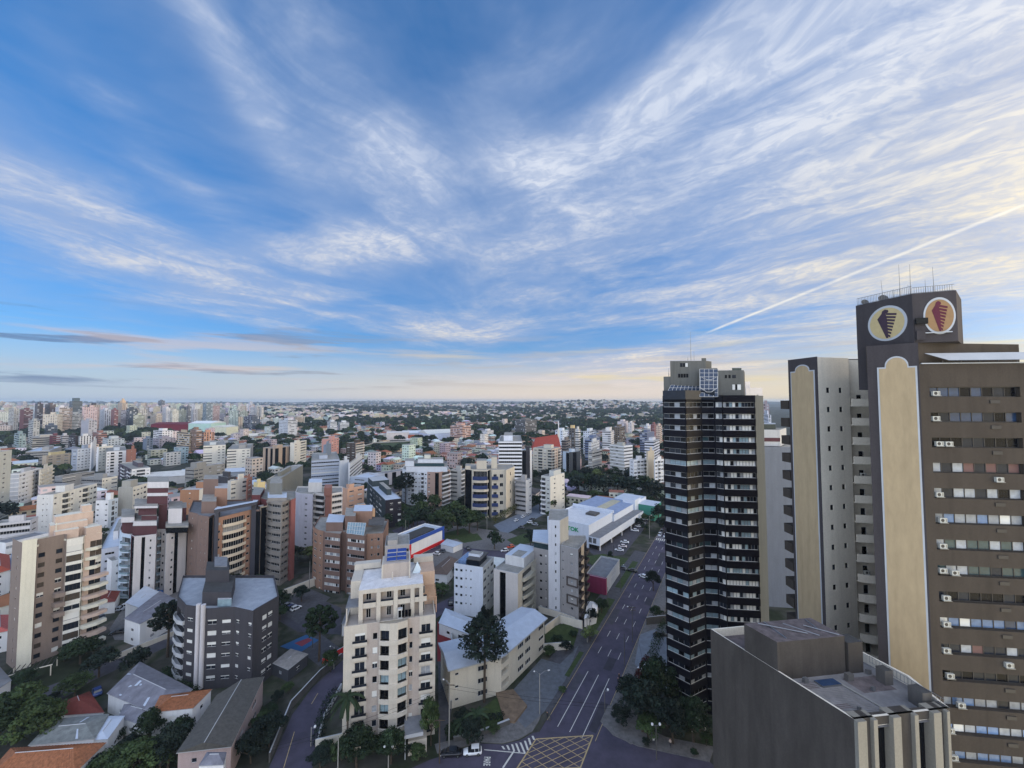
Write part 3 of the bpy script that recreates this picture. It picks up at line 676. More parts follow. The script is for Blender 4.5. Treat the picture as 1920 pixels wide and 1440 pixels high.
# ================================================================== the black tower
NAVY = mat('black_tile', S(11, 10, 20), .5, .35, 1.2, spec=.12); CONCG = wallm(92, 97, 96, .1, .2)
bt = [GD(1247, 99.4), GD(1290, 95.2), GD(1320, 97.9), GD(1345, 97.4), GD(1360, 96.0), GD(1422, 95.2), GD(1438, 104), GD(1420, 118), GD(1256, 117)]
B = Bld('apartment_tower', 'tall black banded tower with wavy glass front and concrete penthouse', 'tower', bt)
FRG = mat('frame_grey', S(112, 112, 112), .5); P_OPEN = [G_BLK, G_DARK, G_BLK, G_BLK, G_CURT]; P_MIX = [G_CURT, G_SHUT, G_BLK, G_SHUT, G_DARK, G_TEAL]; P_LIT = [G_TEAL, G_CURT, G_TEAL, G_TEAL]
ztb = 76.4
LIT = [0, 0, 0, 1, 1, 2, 0, 3, 4, 2, 3, 0, 1, 3, 3, 2, 4, 3, 2, 4, 3, 4, 1, 3, 0, 0]
PT = [P_OPEN, [G_BLK, G_DARK, G_GRN], P_LIT, [G_CURT, G_DARK, G_BLK], [G_TEAL, G_TEAL, G_BLK, G_TEAL]]
BAND_L = [PT[k] for k in LIT]; BAND_R = [P_MIX if k != 2 else P_MIX+[G_SHUT, G_SHUT] for k in LIT]
for i, (pat, st) in enumerate((('R', (1.3, BAND_L, FRAME_W)), ('R', (1.3, BAND_L, FRAME_W)), ('R', (1.3, BAND_L, FRAME_W)), ('R', (.8, BAND_R, FRAME_W)), ('R', (.75, BAND_R, FRAME_W)))):
    B.edge(bt[i], bt[i+1], 0, 26, 2.82, pat, NAVY, ground=2.2, top=ztb-2.2-26*2.82, wh=1.25, sill=.79, recess=.22, strip=st, band=(NAVY, 1.55, .2), shut=0)
B.edge(bt[5], bt[6], 0, 1, ztb, '.', CONCG)
for i in (6, 7, 8): B.edge(bt[i], bt[(i+1) % 9], 0, 1, ztb, '.', NAVY)
B.roof(bt, ztb, ROOFD, .3)
PG = wallm(98, 98, 92, .12, .2)
B.block('penthouse', [GD(1262, 99.8), GD(1330, 99.2), GD(1341, 101), GD(1335, 112), GD(1264, 112)], ztb-.1, ZAT(677, 100), PG)
B.block('penthouse_wing', [GD(1249, 100.5), GD(1265, 99.9), GD(1266, 109), GD(1250, 109)], ztb-.1, ZAT(706, 100), PG)
B.block('lift_tower', [GD(1322, 100.5), GD(1331, 100.5), GD(1331, 105), GD(1322, 105)], ZAT(680, 100), ZAT(671, 100), PG)
B.block('lift_tower', [GD(1331.5, 101), GD(1336, 101), GD(1336, 105), GD(1331.5, 105)], ZAT(690, 100), ZAT(679, 100), PG)
B.block('penthouse_block', [GD(1352, 98), GD(1402, 97), GD(1404, 104), GD(1352, 108)], ZAT(741, 97), ZAT(694, 97), PG)
B.block('gable_skylight', [GD(1380, 98.5), GD(1398, 98.5), GD(1398, 103), GD(1380, 103)], ZAT(694, 97)+.01, ZAT(689, 97), G_GRN)
B.block('penthouse_link', [GD(1340, 99.5), GD(1352, 99), GD(1352, 106), GD(1340, 106)], ztb-.1, ZAT(690, 99), PG)
B.block('recessed_floor', [GD(1350, 99.5), GD(1420, 98.5), GD(1425, 108), GD(1352, 108)], ztb-.1, ZAT(741, 97)-.01, BLACKM)
mbp = MB()                           # dark windows of the penthouse
def onface(mb, p0, p1, u0, u1, z0, z1, m, d=-.04, off=(0, 0)):
    L_, P = fT(p0, p1); mb.box(u0*L_, u1*L_, d, -.001, z0, z1, m, T=lambda x, y, z: (P(x, 0, y)[0]-off[0], P(x, 0, y)[1]-off[1], z))
off = (B.cx, B.cy)
pf = (GD(1262, 99.8), GD(1330, 99.2)); pb = (GD(1352, 98), GD(1402, 97))
for k in range(4):
    mb = MB(); onface(mb, *pf, .22+.075*k, .28+.075*k, ZAT(708, 99.8), ZAT(701, 99.8), G_BLK, off=off); mb.build('window', B.root)
for k in range(3):
    mb = MB(); onface(mb, *pf, .28+.075*k, .345+.075*k, ZAT(688, 99.8), ZAT(681, 99.8), G_SHUT if k == 2 else G_DARK, off=off); mb.build('window', B.root)
for k, (a, b_, z0, z1, m) in enumerate(((.28, .36, 709, 703, G_BLK), (.42, .50, 709, 703, G_BLK), (.56, .70, 709, 703, G_DARK), (.56, .66, 731, 721, G_SHUT), (.67, .74, 731, 721, G_BLK), (.75, .88, 731, 721, G_SHUT))):
    mb = MB(); onface(mb, *pb, a, b_, ZAT(z0, 97.5), ZAT(z1, 97.5), m, off=off); mb.build('window', B.root)
# sloping glass terrace and octagonal glazing
def grid_glass(name, A, Bp, Cc, Dd, nu, nv, parent, off, gm, fr, t=.05):
    mb = MB(); q = lambda u, v: Vector(A)*(1-u)*(1-v)+Vector(Bp)*u*(1-v)+Vector(Cc)*u*v+Vector(Dd)*(1-u)*v
    o3 = Vector((off[0], off[1], 0)); mb.face([q(0, 0)-o3, q(1, 0)-o3, q(1, 1)-o3, q(0, 1)-o3], gm)
    for i in range(nu+1): mb.tube([q(i/nu, 0)-o3, q(i/nu, 1)-o3], t, fr, 4)
    for j in range(nv+1): mb.tube([q(0, j/nv)-o3, q(1, j/nv)-o3], t, fr, 4)
    return mb.build(name, parent)
def P3(px, D, py): x, y = GD(px, D, py); return (x, y, ZAT(py, D))
grid_glass('glass_terrace', P3(1247, 98.2, 743), P3(1312, 96.4, 744), P3(1312, 99.6, 722), P3(1258, 99.8, 722), 8, 4, B.root, off, G_BLUE, FRAME_W)
grid_glass('glass_bay', P3(1312, 96.2, 744), P3(1346, 96.4, 744), P3(1346, 98.2, 692), P3(1312, 98.0, 692), 4, 7, B.root, off, G_BLUE, FRAME_W)
mb = MB(); oc = [P3(1313, 96.0, 727), P3(1325, 96.0, 735), P3(1334, 96.0, 735), P3(1345, 96.1, 727), P3(1345, 96.6, 706), P3(1334, 97, 712), P3(1325, 97, 712), P3(1313, 96.6, 706), P3(1313, 96.0, 727)]
mb.tube([(p[0]-off[0], p[1]-off[1], p[2]) for p in oc], .07, FRAME_W, 4); mb.build('glazing_ring', B.root)
mb = MB(); mb.prism([tuple(a-b_ for a, b_ in zip(p, off)) for p in (GD(1247, 98.3), GD(1290, 94.4), GD(1320, 96.5), GD(1346, 96.4), GD(1346, 99), GD(1250, 101))], ztb-1.0, ztb+1.2, G_DARK, BLACKM); mb.build('terrace_glazing', B.root)
B.done()
antenna(GD(1302, 104), ZAT(676, 104), ZAT(622, 104), 'tall thin mast on the concrete penthouse of the black tower', 0, .09)
antenna(GD(1308, 106), ZAT(676, 106), ZAT(655, 106), 'shorter mast beside the tall one on the black tower', 0, .06)
antenna(GD(1296, 102), ZAT(676, 102), ZAT(668, 102), 'tiny aerial left of the masts on the black tower', 0, .06)
antenna(GD(1259, 102), ZAT(706, 102), ZAT(690, 102), 'stub aerial on the left shoulder of the black tower', 0, .07)
# ================================================================== buildings of the middle of the picture
def apt(label, px, D, azr, py, patL, patR, cl, cr=None, fh=3.0, g=None, name='apartment_building', cat='building', group=None, matsL=None, matsR=None, done=True, band=None, bal=None,
        balL=None, gl=None, shut=.25, wh=1.25, lens=None, roof=None, z=None, tank=None, par=.8, fr=FRAME_W, strip=None, recess=.18, tankm=None, rowcap=100):
    poly = rect(px[0], px[1], px[2], D, azr, lens=lens) if len(px) == 3 else px
    z = z if z else ZAT(py, D); nf = max(1, int((z-par-(g or 0))/fh)); gg = (g if g is not None else max(0, z-par-nf*fh)); tp = z-gg-nf*fh
    b = Bld(name, label, cat, poly, group); cr = cr or cl; b.z = z; b.nf = nf; b.fh = fh
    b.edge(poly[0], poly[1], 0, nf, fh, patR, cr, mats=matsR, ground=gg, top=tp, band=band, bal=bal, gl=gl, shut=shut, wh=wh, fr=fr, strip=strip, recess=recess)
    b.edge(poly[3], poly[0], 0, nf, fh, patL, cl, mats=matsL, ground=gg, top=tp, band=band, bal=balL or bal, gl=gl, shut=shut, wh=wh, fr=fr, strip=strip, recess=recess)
    wm = cl[0] if isinstance(cl, list) else cl
    for i in (1, 2): b.edge(poly[i], poly[i+1], 0, 1, z, '.', wm)
    b.roof(poly, z, roof or CONC, par*.8, TRIM)
    if tank is None and z > 13 and not (px[0] if len(px) == 3 else 0) in (97, 655):
        k_ = (len(label)*7) % 5; tank = ((.2+.08*k_, .5+.08*k_, .25, .65, 2.0+.35*k_),)
    for t in (tank or ()):
        u0, u1, v0, v1, h = t[:5]; b.block('roof_structure', sub(poly, u0, u1, v0, v1), z-par, z+h, (t[5] if len(t) > 5 else (tankm or wm)), CONC)
    if done: b.done()
    return b
def poly_edges(b, poly, pats, nf, fh, g, z, cols, **k):
    n = len(poly)
    for i in range(n):
        p = pats[i] if i < len(pats) else '.'
        kk = dict(k); c = cols[i] if isinstance(cols, (list, tuple)) and i < len(cols) else (cols[-1] if isinstance(cols, (list, tuple)) else cols)
        if p == '.': b.edge(poly[i], poly[(i+1) % n], 0, 1, z, '.', c); continue
        b.edge(poly[i], poly[(i+1) % n], 0, nf, fh, p, c, ground=g, top=z-g-nf*fh, **kk)
W_ = wallm
# ---- beige residential block in the middle foreground
BE = W_(192, 182, 164, .05, .08); BE2 = W_(180, 164, 150, .05, .08)
fp = [GD(648, 87.3), GD(818, 92.3)]
L_, P = fT(*fp)
bp = [P(0, 0)[:2], P(L_, 0)[:2], P(L_, 0, 15)[:2], P(0, 0, 15)[:2]]
bb = Bld('apartment_building', 'beige block with curved central balconies, roof terraces and blue roof panels', 'building', bp)
zt8 = ZAT(1172, 88)
nf = 8; fh = 3.08; g = zt8-1.0-nf*fh
def fpc(a, b_, d0=0, d1=0): return P(a*L_, 0, d0)[:2], P(b_*L_, 0, d1)[:2]
segs = [(0, .06, '.', BE), (.06, .26, 'b', BE), (.26, .38, 'w', BE2), (.38, .62, 'BB', BE), (.62, .70, 'w', BE2), (.70, .78, '.', BE2), (.78, .94, 'b', BE), (.94, 1, '.', BE)]
segs = [(0, .10, '.', BE), (.10, .24, 'W', BE), (.24, .28, '.', BE2), (.28, .38, 'w', BE2)]
for a, b_, p, m in segs: bb.edge(*fpc(a, b_), 0, nf, fh, p, m, ground=g, top=zt8-g-nf*fh, wh=1.9, sill=.35, shut=.45)
# central bow: stands forward, with two loggias per floor round a blank pier
bw = [P(.38*L_, 0, 0)[:2], P(.38*L_, 0, -.9)[:2], P(.445*L_, 0, -1.5)[:2], P(.53*L_, 0, -1.9)[:2], P(.62*L_, 0, -1.6)[:2], P(.68*L_, 0, -1.0)[:2], P(.68*L_, 0, 0)[:2]]
bwp = [P(.38*L_, 0, -.9)[:2], P(.49*L_, 0, -1.6)[:2], P(.575*L_, 0, -1.7)[:2], P(.685*L_, 0, -1.0)[:2]]
bb.edge(P(.38*L_, 0, 0)[:2], bwp[0], 0, 1, zt8+.2, '.', BE)
for i, p in enumerate(('l', '.', 'l')): bb.edge(bwp[i], bwp[i+1], 0, nf, fh, p, BE, ground=g, top=zt8+.2-g-nf*fh, shut=0, fr=FRAME_D, gl=[G_BLK, G_DARK, G_BLK, G_TEAL])
bb.edge(bwp[3], P(.685*L_, 0, 0)[:2], 0, 1, zt8+.2, '.', BE)
for a, b_, p, m in [(.685, .76, 'w', BE2), (.76, .82, '.', BE2), (.82, .96, 'W', BE), (.96, 1, '.', BE)]:
    bb.edge(*fpc(a, b_), 0, nf, fh, p, m, ground=g, top=zt8-g-nf*fh, wh=1.9, sill=.35, shut=.45)
for f in range(nf):                 # little box balconies under the outer windows
    z = g+f*fh
    for a, b_ in ((.10, .24), (.82, .96)):
        key = ('boxb', round((b_-a)*L_, 2))
        if key not in WM:
            mb = MB(); w = (b_-a)*L_+.3; mb.box(-w/2, w/2, -.55, -.002, -.35, .35, BE); mb.box(-w/2, w/2, -.55, -.5, .8, .86, FRAME_D); mb.box(-w/2, w/2, -.54, -.52, .351, .8, G_DARK); WM[key] = mb.mesh('balcony')
        pc = P((a+b_)/2*L_, 0)[:2]; put('balcony', WM[key], bb.root, bb.loc(pc, z+.1), math.atan2(fp[1][1]-fp[0][1], fp[1][0]-fp[0][0]))
    mb = MB()                        # curved slab band of the bow
    o = [P(.375*L_, 0, 0)[:2], P(.375*L_, 0, -1.05)[:2], P(.43*L_, 0, -1.55)[:2], P(.49*L_, 0, -1.85)[:2], P(.575*L_, 0, -1.95)[:2], P(.635*L_, 0, -1.65)[:2], P(.69*L_, 0, -1.15)[:2], P(.69*L_, 0, 0)[:2]]
    mb.prism([bb.loc(q)[:2] for q in o], z-.35, z+.62, BE, bottom=True); mb.build('balcony', bb.root)
bb.edge(bp[1], bp[2], 0, nf, fh, '.w..w.', BE, ground=g, top=zt8-g-nf*fh); bb.edge(bp[2], bp[3], 0, 1, zt8, '.', BE); bb.edge(bp[3], bp[0], 0, nf, fh, '.w..w.', BE, ground=g, top=zt8-g-nf*fh)
bb.roof(bp, zt8+.01, W_(170, 160, 150), .75, BE, .3)
# two set-back storeys with piers
mb = MB(); T = lambda x, y, z: bb.loc(P(x, 0, y)[:2], z)
z1 = zt8+6.6; x0, x1 = .14*L_, .86*L_
mb.box(x0, x1, 3.0, 14.5, zt8-.7, z1-.9, BE2, T=T)
mb.box(x0, x1, 1.6, 14.5, z1-.899, z1, BE, top=W_(206, 205, 206, .15), T=T)
for x in (x0+.45, x0+4.2, x0+7.9, x0+11.6, x1-.45): mb.box(x-.45, x+.45, 1.6, 2.999, zt8-.7, z1-.9, BE, T=T)
for k in range(4):
    xa = x0+.9+3.72*k; mb.box(xa+.05, xa+2.75, 1.65, 1.8, zt8+2.5, zt8+3.6, BE, T=T); mb.box(xa+.05, xa+2.75, 1.66, 1.72, zt8+3.605, zt8+4.0, G_DARK, T=T); mb.box(xa, xa+2.8, 1.81, 2.99, zt8+2.5, zt8+2.7, BE, T=T)
mb.box(0.0, x0-.01, 2, 8, zt8+2.8, zt8+3.0, ROOFG, T=T); mb.box(.1, .35, 2.1, 2.35, zt8-.7, zt8+2.8, BE, T=T)
mb.box(x1-.5, x1+2.9, 6.5, 14.5, zt8-.7, z1+.5, W_(196, 160, 128), T=T)
mb.box(x0-2.2, x0-.01, 6, 14.5, zt8-.7, z1+.3, BE, T=T)
mb.build('setback_storeys', bb.root)
for k in range(4):
    for (zz_, hh, ww) in ((zt8-.2, 2.0, 1.0), (zt8+3.7, 1.7, 1.1)):
        put('window', window_mesh(ww, hh, G_BLK, FRAME_W, 2), bb.root, T(x0+2.2+3.72*k+(.5 if k % 2 else -.2), 2.98, zz_), math.atan2(fp[1][1]-fp[0][1], fp[1][0]-fp[0][0]))
mb = MB(); mb.box(x0+7.9+.5, x1-4.6, .6, 1.5, zt8-.2, zt8+1.9, FRAME_W, top=TRIM, T=T)
for k in range(4): mb.box(x0+8.55+k*.72, x0+9.15+k*.72, .56, .6, zt8+.1, zt8+1.6, G_BLK, T=T)
mb.build('glazed_porch', bb.root)
mb = MB(); mb.box(x0+4.9, x0+10.8, 6.5, 13, z1, z1+3.3, BE2, T=T); mb.box(x0+4.5, x0+4.9, 6.4, 12, z1, z1+3.2, BE, T=T); mb.box(x0+10.8, x0+11.1, 5.2, 12, z1, z1+4.0, BE, T=T)
mb.box(x0+6.9, x0+7.15, 5.3, 5.6, z1, z1+1.6, BE, T=T); mb.box(x0-2.2, x0+4, 12.5, 14.5, z1+.3, z1+1.6, BE, T=T); mb.box(x0+12, x1+2.9, 12.5, 14.5, z1+.5, z1+1.9, BE, T=T)
mb.build('roof_structure', bb.root)
mb = MB()                            # pyramid skylight
a = [T(x0+11.6, 7.5, z1+.01), T(x0+14, 7.5, z1+.01), T(x0+14, 9.5, z1+.01), T(x0+11.6, 9.5, z1+.01)]; ap = T(x0+12.8, 8.5, z1+2.4)
for i in range(4): mb.face([a[i], a[(i+1) % 4], ap], mat('skylight_glass', S(190, 205, 212), .15, .05, spec=.8))
mb.build('pyramid_skylight', bb.root)
SOL = mat('solar_panel', S(46, 66, 128), .2, .1, 2, spec=.8)
for i in range(2):
    for j in range(3):
        mb = MB(); xa = x0+5.6+2.35*i; ya = 7.6+1.25*j; zz_ = z1+3.5+.55*j
        mb.face([T(xa, ya, zz_), T(xa+2.2, ya, zz_), T(xa+2.2, ya+1.05, zz_+.45), T(xa, ya+1.05, zz_+.45)], SOL)
        mb.tube([T(xa, ya, zz_), T(xa+2.2, ya, zz_)], .05, TRIM, 4); mb.tube([T(xa, ya+.05, z1+3.31), T(xa, ya+.05, zz_)], .04, METAL, 4)
        mb.build('solar_panel', bb.root)
mb = MB()                            # timber pergola on the right terrace
for k in range(9): mb.box(x1+.2, x1+3.1, 2.2+k*.5, 2.3+k*.5, zt8+2.9+.12*k, zt8+3.0+.12*k, W_(196, 150, 112), T=T)
for yy in (2.3, 6.2): mb.box(x1+2.9, x1+3.1, yy, yy+.2, zt8-.7, zt8+2.9, W_(196, 150, 112), T=T)
mb.build('pergola', bb.root)
mb = MB(); mb.box(.70*L_, .90*L_, -4.2, -.2, 0, 2.9, BE, T=T); mb.box(.66*L_, .86*L_, -5.0, -.2, 4.2, 5.0, TRIM, top=ROOFG, T=T); mb.box(.74*L_, .80*L_, -4.24, -4.19, 0, 2.3, G_BLK, T=T); mb.box(.665*L_, .675*L_, -4.9, -4.8, 0, 4.2, TRIM, T=T); mb.build('entrance_porch', bb.root)
bb.done()
# ---- dark plum building, left of it
PL = W_(66, 64, 70, .1, .1)
pp = [GD(337, 113), GD(352, 108), GD(372, 107.2), GD(392, 106), GD(414, 106.4), GD(445, 107), GD(479, 105), GD(484, 106), GD(526, 113), GD(516, 126), GD(346, 126)]
z = ZAT(1138, 107)
b = Bld('apartment_building', 'dark plum building with white shutters and two pale round columns', 'building', pp)
poly_edges(b, pp, ['b', 'w', '.', 'W', 'w', 'w.w', '.', '.WW.', '.', '.'], 6, 2.85, 1.2, z, PL, shut=1, bal=(TRIM, 1.2, .9, None, 'hex'))
b.roof(pp, z, mat('roof_dull_metal', S(142, 148, 156), .6, .18, .5), .7, PL)
for k, D in ((377, 106.6), (386, 106.3)):
    mb = MB(); c = GD(k, D-.4); mb.tube([b.loc(c, .5), b.loc(c, z+1.2)], .55, W_(186, 182, 184), 12); mb.build('round_column', b.root)
q = [GD(383, 109), GD(437, 109), GD(444, 119), GD(390, 119)]
b.block('penthouse', q, z-.7, z+2.9, PL, ROOFD); b.block('roof_structure', [GD(388, 115), GD(432, 115), GD(432, 121), GD(390, 121)], z+2.9, z+6.2, PL, ROOFD)
b.block('terrace_glazing', [GD(412, 108), GD(438, 108.4), GD(438, 109), GD(412, 108.9)], z-.5, z+1.4, G_TEAL, TRIM)
b.block('terrace_glazing', [GD(404, 117), GD(428, 117), GD(428, 124), GD(404, 124)], z+6.21, z+6.5, ROOFG)
b.done()
# ---- peach and brown tower at the left edge
PEA = W_(198, 170, 150); BRN = W_(134, 116, 104); CRM = W_(212, 208, 186); WHT = W_(214, 212, 202)
c0 = GD(43, 113); a = R(26); dr = (math.sin(a), math.cos(a)); dl = (-dr[1], dr[0])
q = lambda u, v: (c0[0]+dr[0]*u+dl[0]*v, c0[1]+dr[1]*u+dl[1]*v)
pp = [q(0, 0), q(2.6, -.6), q(3.0, .4), q(8.2, .3), q(8.4, -1.0), q(11.6, -1.9), q(12.2, -1.0), q(16, -1.4), q(16.1, 9), q(0, 8)]
z = ZAT(1018, 113); z2 = z-1.5
b = Bld('apartment_tower', 'peach and brown tower with cream corner strip and stepped peach roof blocks', 'tower', pp)
BROWNGL = [mat('glass_bronze', S(70, 62, 54), .2, .25, 1.2, spec=.6, randv=.3), G_DARK]
for i, (p, m, zz_) in enumerate((('.', CRM, z+.6), ('.', BRN, z), ('W.W', BRN, z), ('.', BRN, z), ('V', WHT, z-1.5), ('V', CRM, z-1.5), ('.VV', PEA, z-1.5))):
    if p == '.': b.edge(pp[i], pp[i+1], 0, 1, zz_, '.', m)
    else: b.edge(pp[i], pp[i+1], 0, 11, 2.85, p, m, ground=.4, top=zz_-.4-11*2.85, wh=1.95 if 'V' in p else 1.3, sill=.6 if 'V' in p else .8, shut=.1, gl=BROWNGL, fr=FRAME_D)
b.edge(pp[7], pp[8], 0, 1, z-2, '.', CRM); b.edge(pp[8], pp[9], 0, 1, z-2, '.', BRN); b.edge(pp[9], pp[0], 0, 11, 2.85, '...w..', BRN, ground=.4, top=z-.4-11*2.85)
b.roof(pp, z-1.4, W_(190, 186, 176), .5, CRM)
for f in range(8):                   # long stepped balconies on the right
    zz_ = .4+2.85*f
    mb = MB(); o = [q(11.8, -1.3), q(12.0, -3.2), q(15, -3.8), q(17.4, -3.0), q(17.2, -1.4)]
    mb.prism([b.loc(x)[:2] for x in o], zz_-.15, zz_+.75, PEA if f % 2 else CRM, bottom=True); mb.build('balcony', b.root)
for f in (8, 9, 10):
    zz_ = .4+2.85*f; mb = MB(); o = [q(12.4, -1.2), q(13.5, -2.1), q(14.8, -2.4), q(16, -1.5)]; mb.prism([b.loc(x)[:2] for x in o], zz_-.15, zz_+.75, CRM, bottom=True); mb.build('balcony', b.root)
b.block('roof_structure', [q(6.5, 1), q(11, -.5), q(12.5, 6), q(7, 7)], z-2, z+1.0, PEA, CRM)
b.block('roof_structure', [q(6, 3.2), q(13.5, 1.5), q(14.5, 7), q(7, 8)], z-2, z+2.6, PEA, CRM)
b.block('roof_structure', [q(7.5, 5), q(15.5, 4), q(15.8, 8), q(8, 8.5)], z-2, z+4.6, PEA, CRM)
b.block('lift_tower', [q(13.2, 5), q(15.3, 4.6), q(15.6, 7.6), q(13.6, 8)], z+4.61, z+6.6, PEA, CRM)
b.block('side_volume', [q(12.5, -1), q(15.9, -1.3), q(15.9, 4), q(12.5, 4)], z-3, z+.7, PEA, CRM)
mb = MB(); mb.tube([b.loc(q(7, 2.4), z+1), b.loc(q(7, 2.4), z+3.4)], .12, CRM, 5); mb.build('flue', b.root)
for f in (4, 5, 6):
    mb = MB(); o = [q(6.2, .35), q(6.4, -1.6), q(8.3, -2.3), q(8.3, .2)]; mb.prism([b.loc(x)[:2] for x in o], .4+2.85*f-.2, .4+2.85*f+1.0, BRN, bottom=True); mb.build('balcony', b.root)
b.done()
# ---- white and maroon tower
MAR = W_(96, 54, 58); WH = W_(206, 200, 198); LB_ = W_(188, 206, 222)
pp = [GD(224, 160), GD(229, 155), GD(246, 153), GD(252, 151), GD(293, 154), GD(296, 160), GD(310, 160), GD(312, 154), GD(350, 161), GD(352, 176), GD(232, 178)]
z = ZAT(1003, 153)
b = Bld('apartment_tower', 'white tower with maroon vertical strips and pale blue balconies above a pool', 'tower', pp)
poly_edges(b, pp, ['.', 'b', '|', '..|.w.', '.', 'bw', '.', '.w|..', '.', '.'], 8, 2.8, z-.9-8*2.8, z, [LB_, [LB_], [MAR], [WH, MAR], WH, WH, WH, WH, WH, WH], bal=(LB_, 1.4, .9, G_TEAL, 'bow'), shut=.1)
b.roof(pp, z, CONC, .6, WH)
for (a0, a1, D0, D1, za, zb_, m) in ((248, 294, 154, 166, -.6, 3, MAR), (249, 293, 154.5, 166, 3, 4.6, WH), (264, 293, 156, 168, 4.6, 6.3, MAR), (228, 250, 156, 166, -.6, 4, MAR), (226, 251, 155, 167, 4, 6, WH),
                                     (258, 292, 157, 167, 6.3, 9.2, MAR), (250, 294, 156, 168, 9.2, 10, WH), (273, 312, 160, 172, 9.5, 13, MAR), (273, 312, 159.8, 172, 13, 14.2, WH), (273, 312, 160, 172, 14.2, 16.2, MAR), (272.5, 313, 159.8, 172, 16.2, 18.6, WH),
                                     (296, 312, 160.1, 170, -.6, 9.4, MAR), (314, 340, 158, 170, -.6, 8.5, WH), (340, 348, 161, 170, -.6, 8, MAR), (311, 352, 155, 157.5, 0, 2.2, G_BLK), (310, 353, 154.5, 170, 2.2, 2.8, CONC)):
    b.block('roof_structure' if m is not G_BLK else 'terrace_glazing', [GD(a0, D0), GD(a1, D0+.5), GD(a1, D1), GD(a0, D1)], z+za, z+zb_, m, CONC)
b.done()
# ---- tan tower with the dark portal frame
TB = W_(132, 104, 90); TAN = W_(206, 188, 158); DK = W_(70, 70, 80); OR_ = W_(164, 118, 88)
pp = [GD(352, 160), GD(368, 157), GD(371, 155), GD(391, 153), GD(400, 156), GD(404, 151), GD(470, 163), GD(487, 163), GD(480, 180), GD(360, 178)]
z = ZAT(966, 155)
b = Bld('apartment_tower', 'brown tower with curved cream balconies inside a dark portal frame', 'tower', pp)
poly_edges(b, pp, ['.s.', '.', '.s.s.', '|', '.', 'wBBBBw', '|', '.', '.', '.'], 10, 2.95, z-1-29.5, z, [TB, TB, TB, TB, DK, [OR_], DK, DK, TB, TB], bal=(TAN, 1.6, 1.0, None, 'bow'), shut=.15)
for (a0, a1, D0) in ((402, 409, 150.4), (470, 479, 162.3)): b.block('portal_frame', [GD(a0, D0), GD(a1, D0+.7), GD(a1+3, D0+9), GD(a0+3, D0+9)], 0, z+2.2, DK, TRIM)
b.block('portal_beam', [GD(400, 150), GD(480, 162), GD(483, 165), GD(403, 153)], z+2.21, z+3.4, DK, ROOFL)
b.block('roof_structure', [GD(376, 160), GD(404, 160), GD(404, 172), GD(378, 172)], z-.8, z+4, TB, CONC)
b.block('roof_structure', [GD(400, 168), GD(424, 168), GD(424, 178), GD(400, 178)], z-.8, z+7.5, OR_, TRIM)
b.block('roof_structure', [GD(378, 172), GD(406, 172), GD(406, 182), GD(380, 182)], z-.8, z+10.5, TB, CONC)
b.roof(pp, z, ROOFG, .7, TB)
b.done()
# ---- grey-balconied tower with dark red sides
RED = W_(112, 50, 50); RDP = W_(168, 92, 82); GRB = W_(142, 134, 124)
pp = [GD(482, 172), GD(499, 168), GD(508, 166), GD(527, 164), GD(541, 169), GD(545, 168), GD(553, 171), GD(552, 186), GD(484, 188)]
z = ZAT(938, 167)
b = Bld('apartment_tower', 'tower of folded grey balcony bands between dark red side walls', 'tower', pp)
poly_edges(b, pp, ['.', 'V', 'V', 'VV', '.', '.', '.'], 11, 2.95, z-.8-11*2.95, z, [RED, GRB, GRB, GRB, RDP, RDP, RDP, RED, RED], wh=1.3, sill=1.15, shut=0, gl=[G_BLK, G_DARK], band=(GRB, .9, .22), recess=.5)
b.block('roof_structure', [GD(503, 172), GD(527, 172), GD(527, 182), GD(505, 182)], z-.5, z+6, W_(120, 120, 112), CONC)
b.block('roof_structure', [GD(500, 166), GD(536, 166.5), GD(536, 176), GD(500, 176)], z-.4, z+1.2, GRB, ROOFL)
b.block('side_volume', [GD(470, 170), GD(486, 170), GD(494, 184), GD(474, 186)], 0, z+1.5, RED, CONC)
b.roof(pp, z, CONC, .5, GRB); b.done()
apt('narrow dark glass tower edged by a cream fin beside the portal-framed tower', (479, 487, 492), 166, 40, 950, '|', '|.', [W_(190, 170, 140), DK], name='apartment_tower', cat='tower', lens=(3, 12))
# ---- lilac-white block with brick strip
LIL = W_(196, 194, 206); BRK = W_(152, 96, 78); WB = W_(210, 206, 198)
pp = [GD(552, 210), GD(560, 207), GD(585, 205), GD(587, 209), GD(608, 206), GD(609, 204), GD(619, 204), GD(621, 207), GD(641, 211), GD(640, 224), GD(556, 224)]
z = ZAT(926, 206)
b = Bld('apartment_building', 'lilac white block with brick fin and white strip balconies', 'building', pp)
poly_edges(b, pp, ['.', '.w.', '.', 'BB', '.', '.', '.', 'LL', '.', '.'], 9, 2.95, z-.9-26.5, z, [LIL, LIL, LIL, WB, BRK, BRK, BRK, WB, WB, LIL], bal=(WB, 1.3, 1.0, None, 'box'), shut=0)
b.edge(pp[2], (pp[2][0]+.01, pp[2][1]+.01), 0, 1, z, '.', LIL)
b.roof(pp, z, CONC, .6, WB)
b.block('roof_structure', [GD(576, 212), GD(602, 212), GD(602, 222), GD(578, 222)], z-.5, z+4.6, WB, ROOFL)
b.block('brick_fin', [GD(606, 203.6), GD(619.5, 203.6), GD(621, 212), GD(608, 212)], z-.5, z+3.6, BRK, BRK)
b.done()
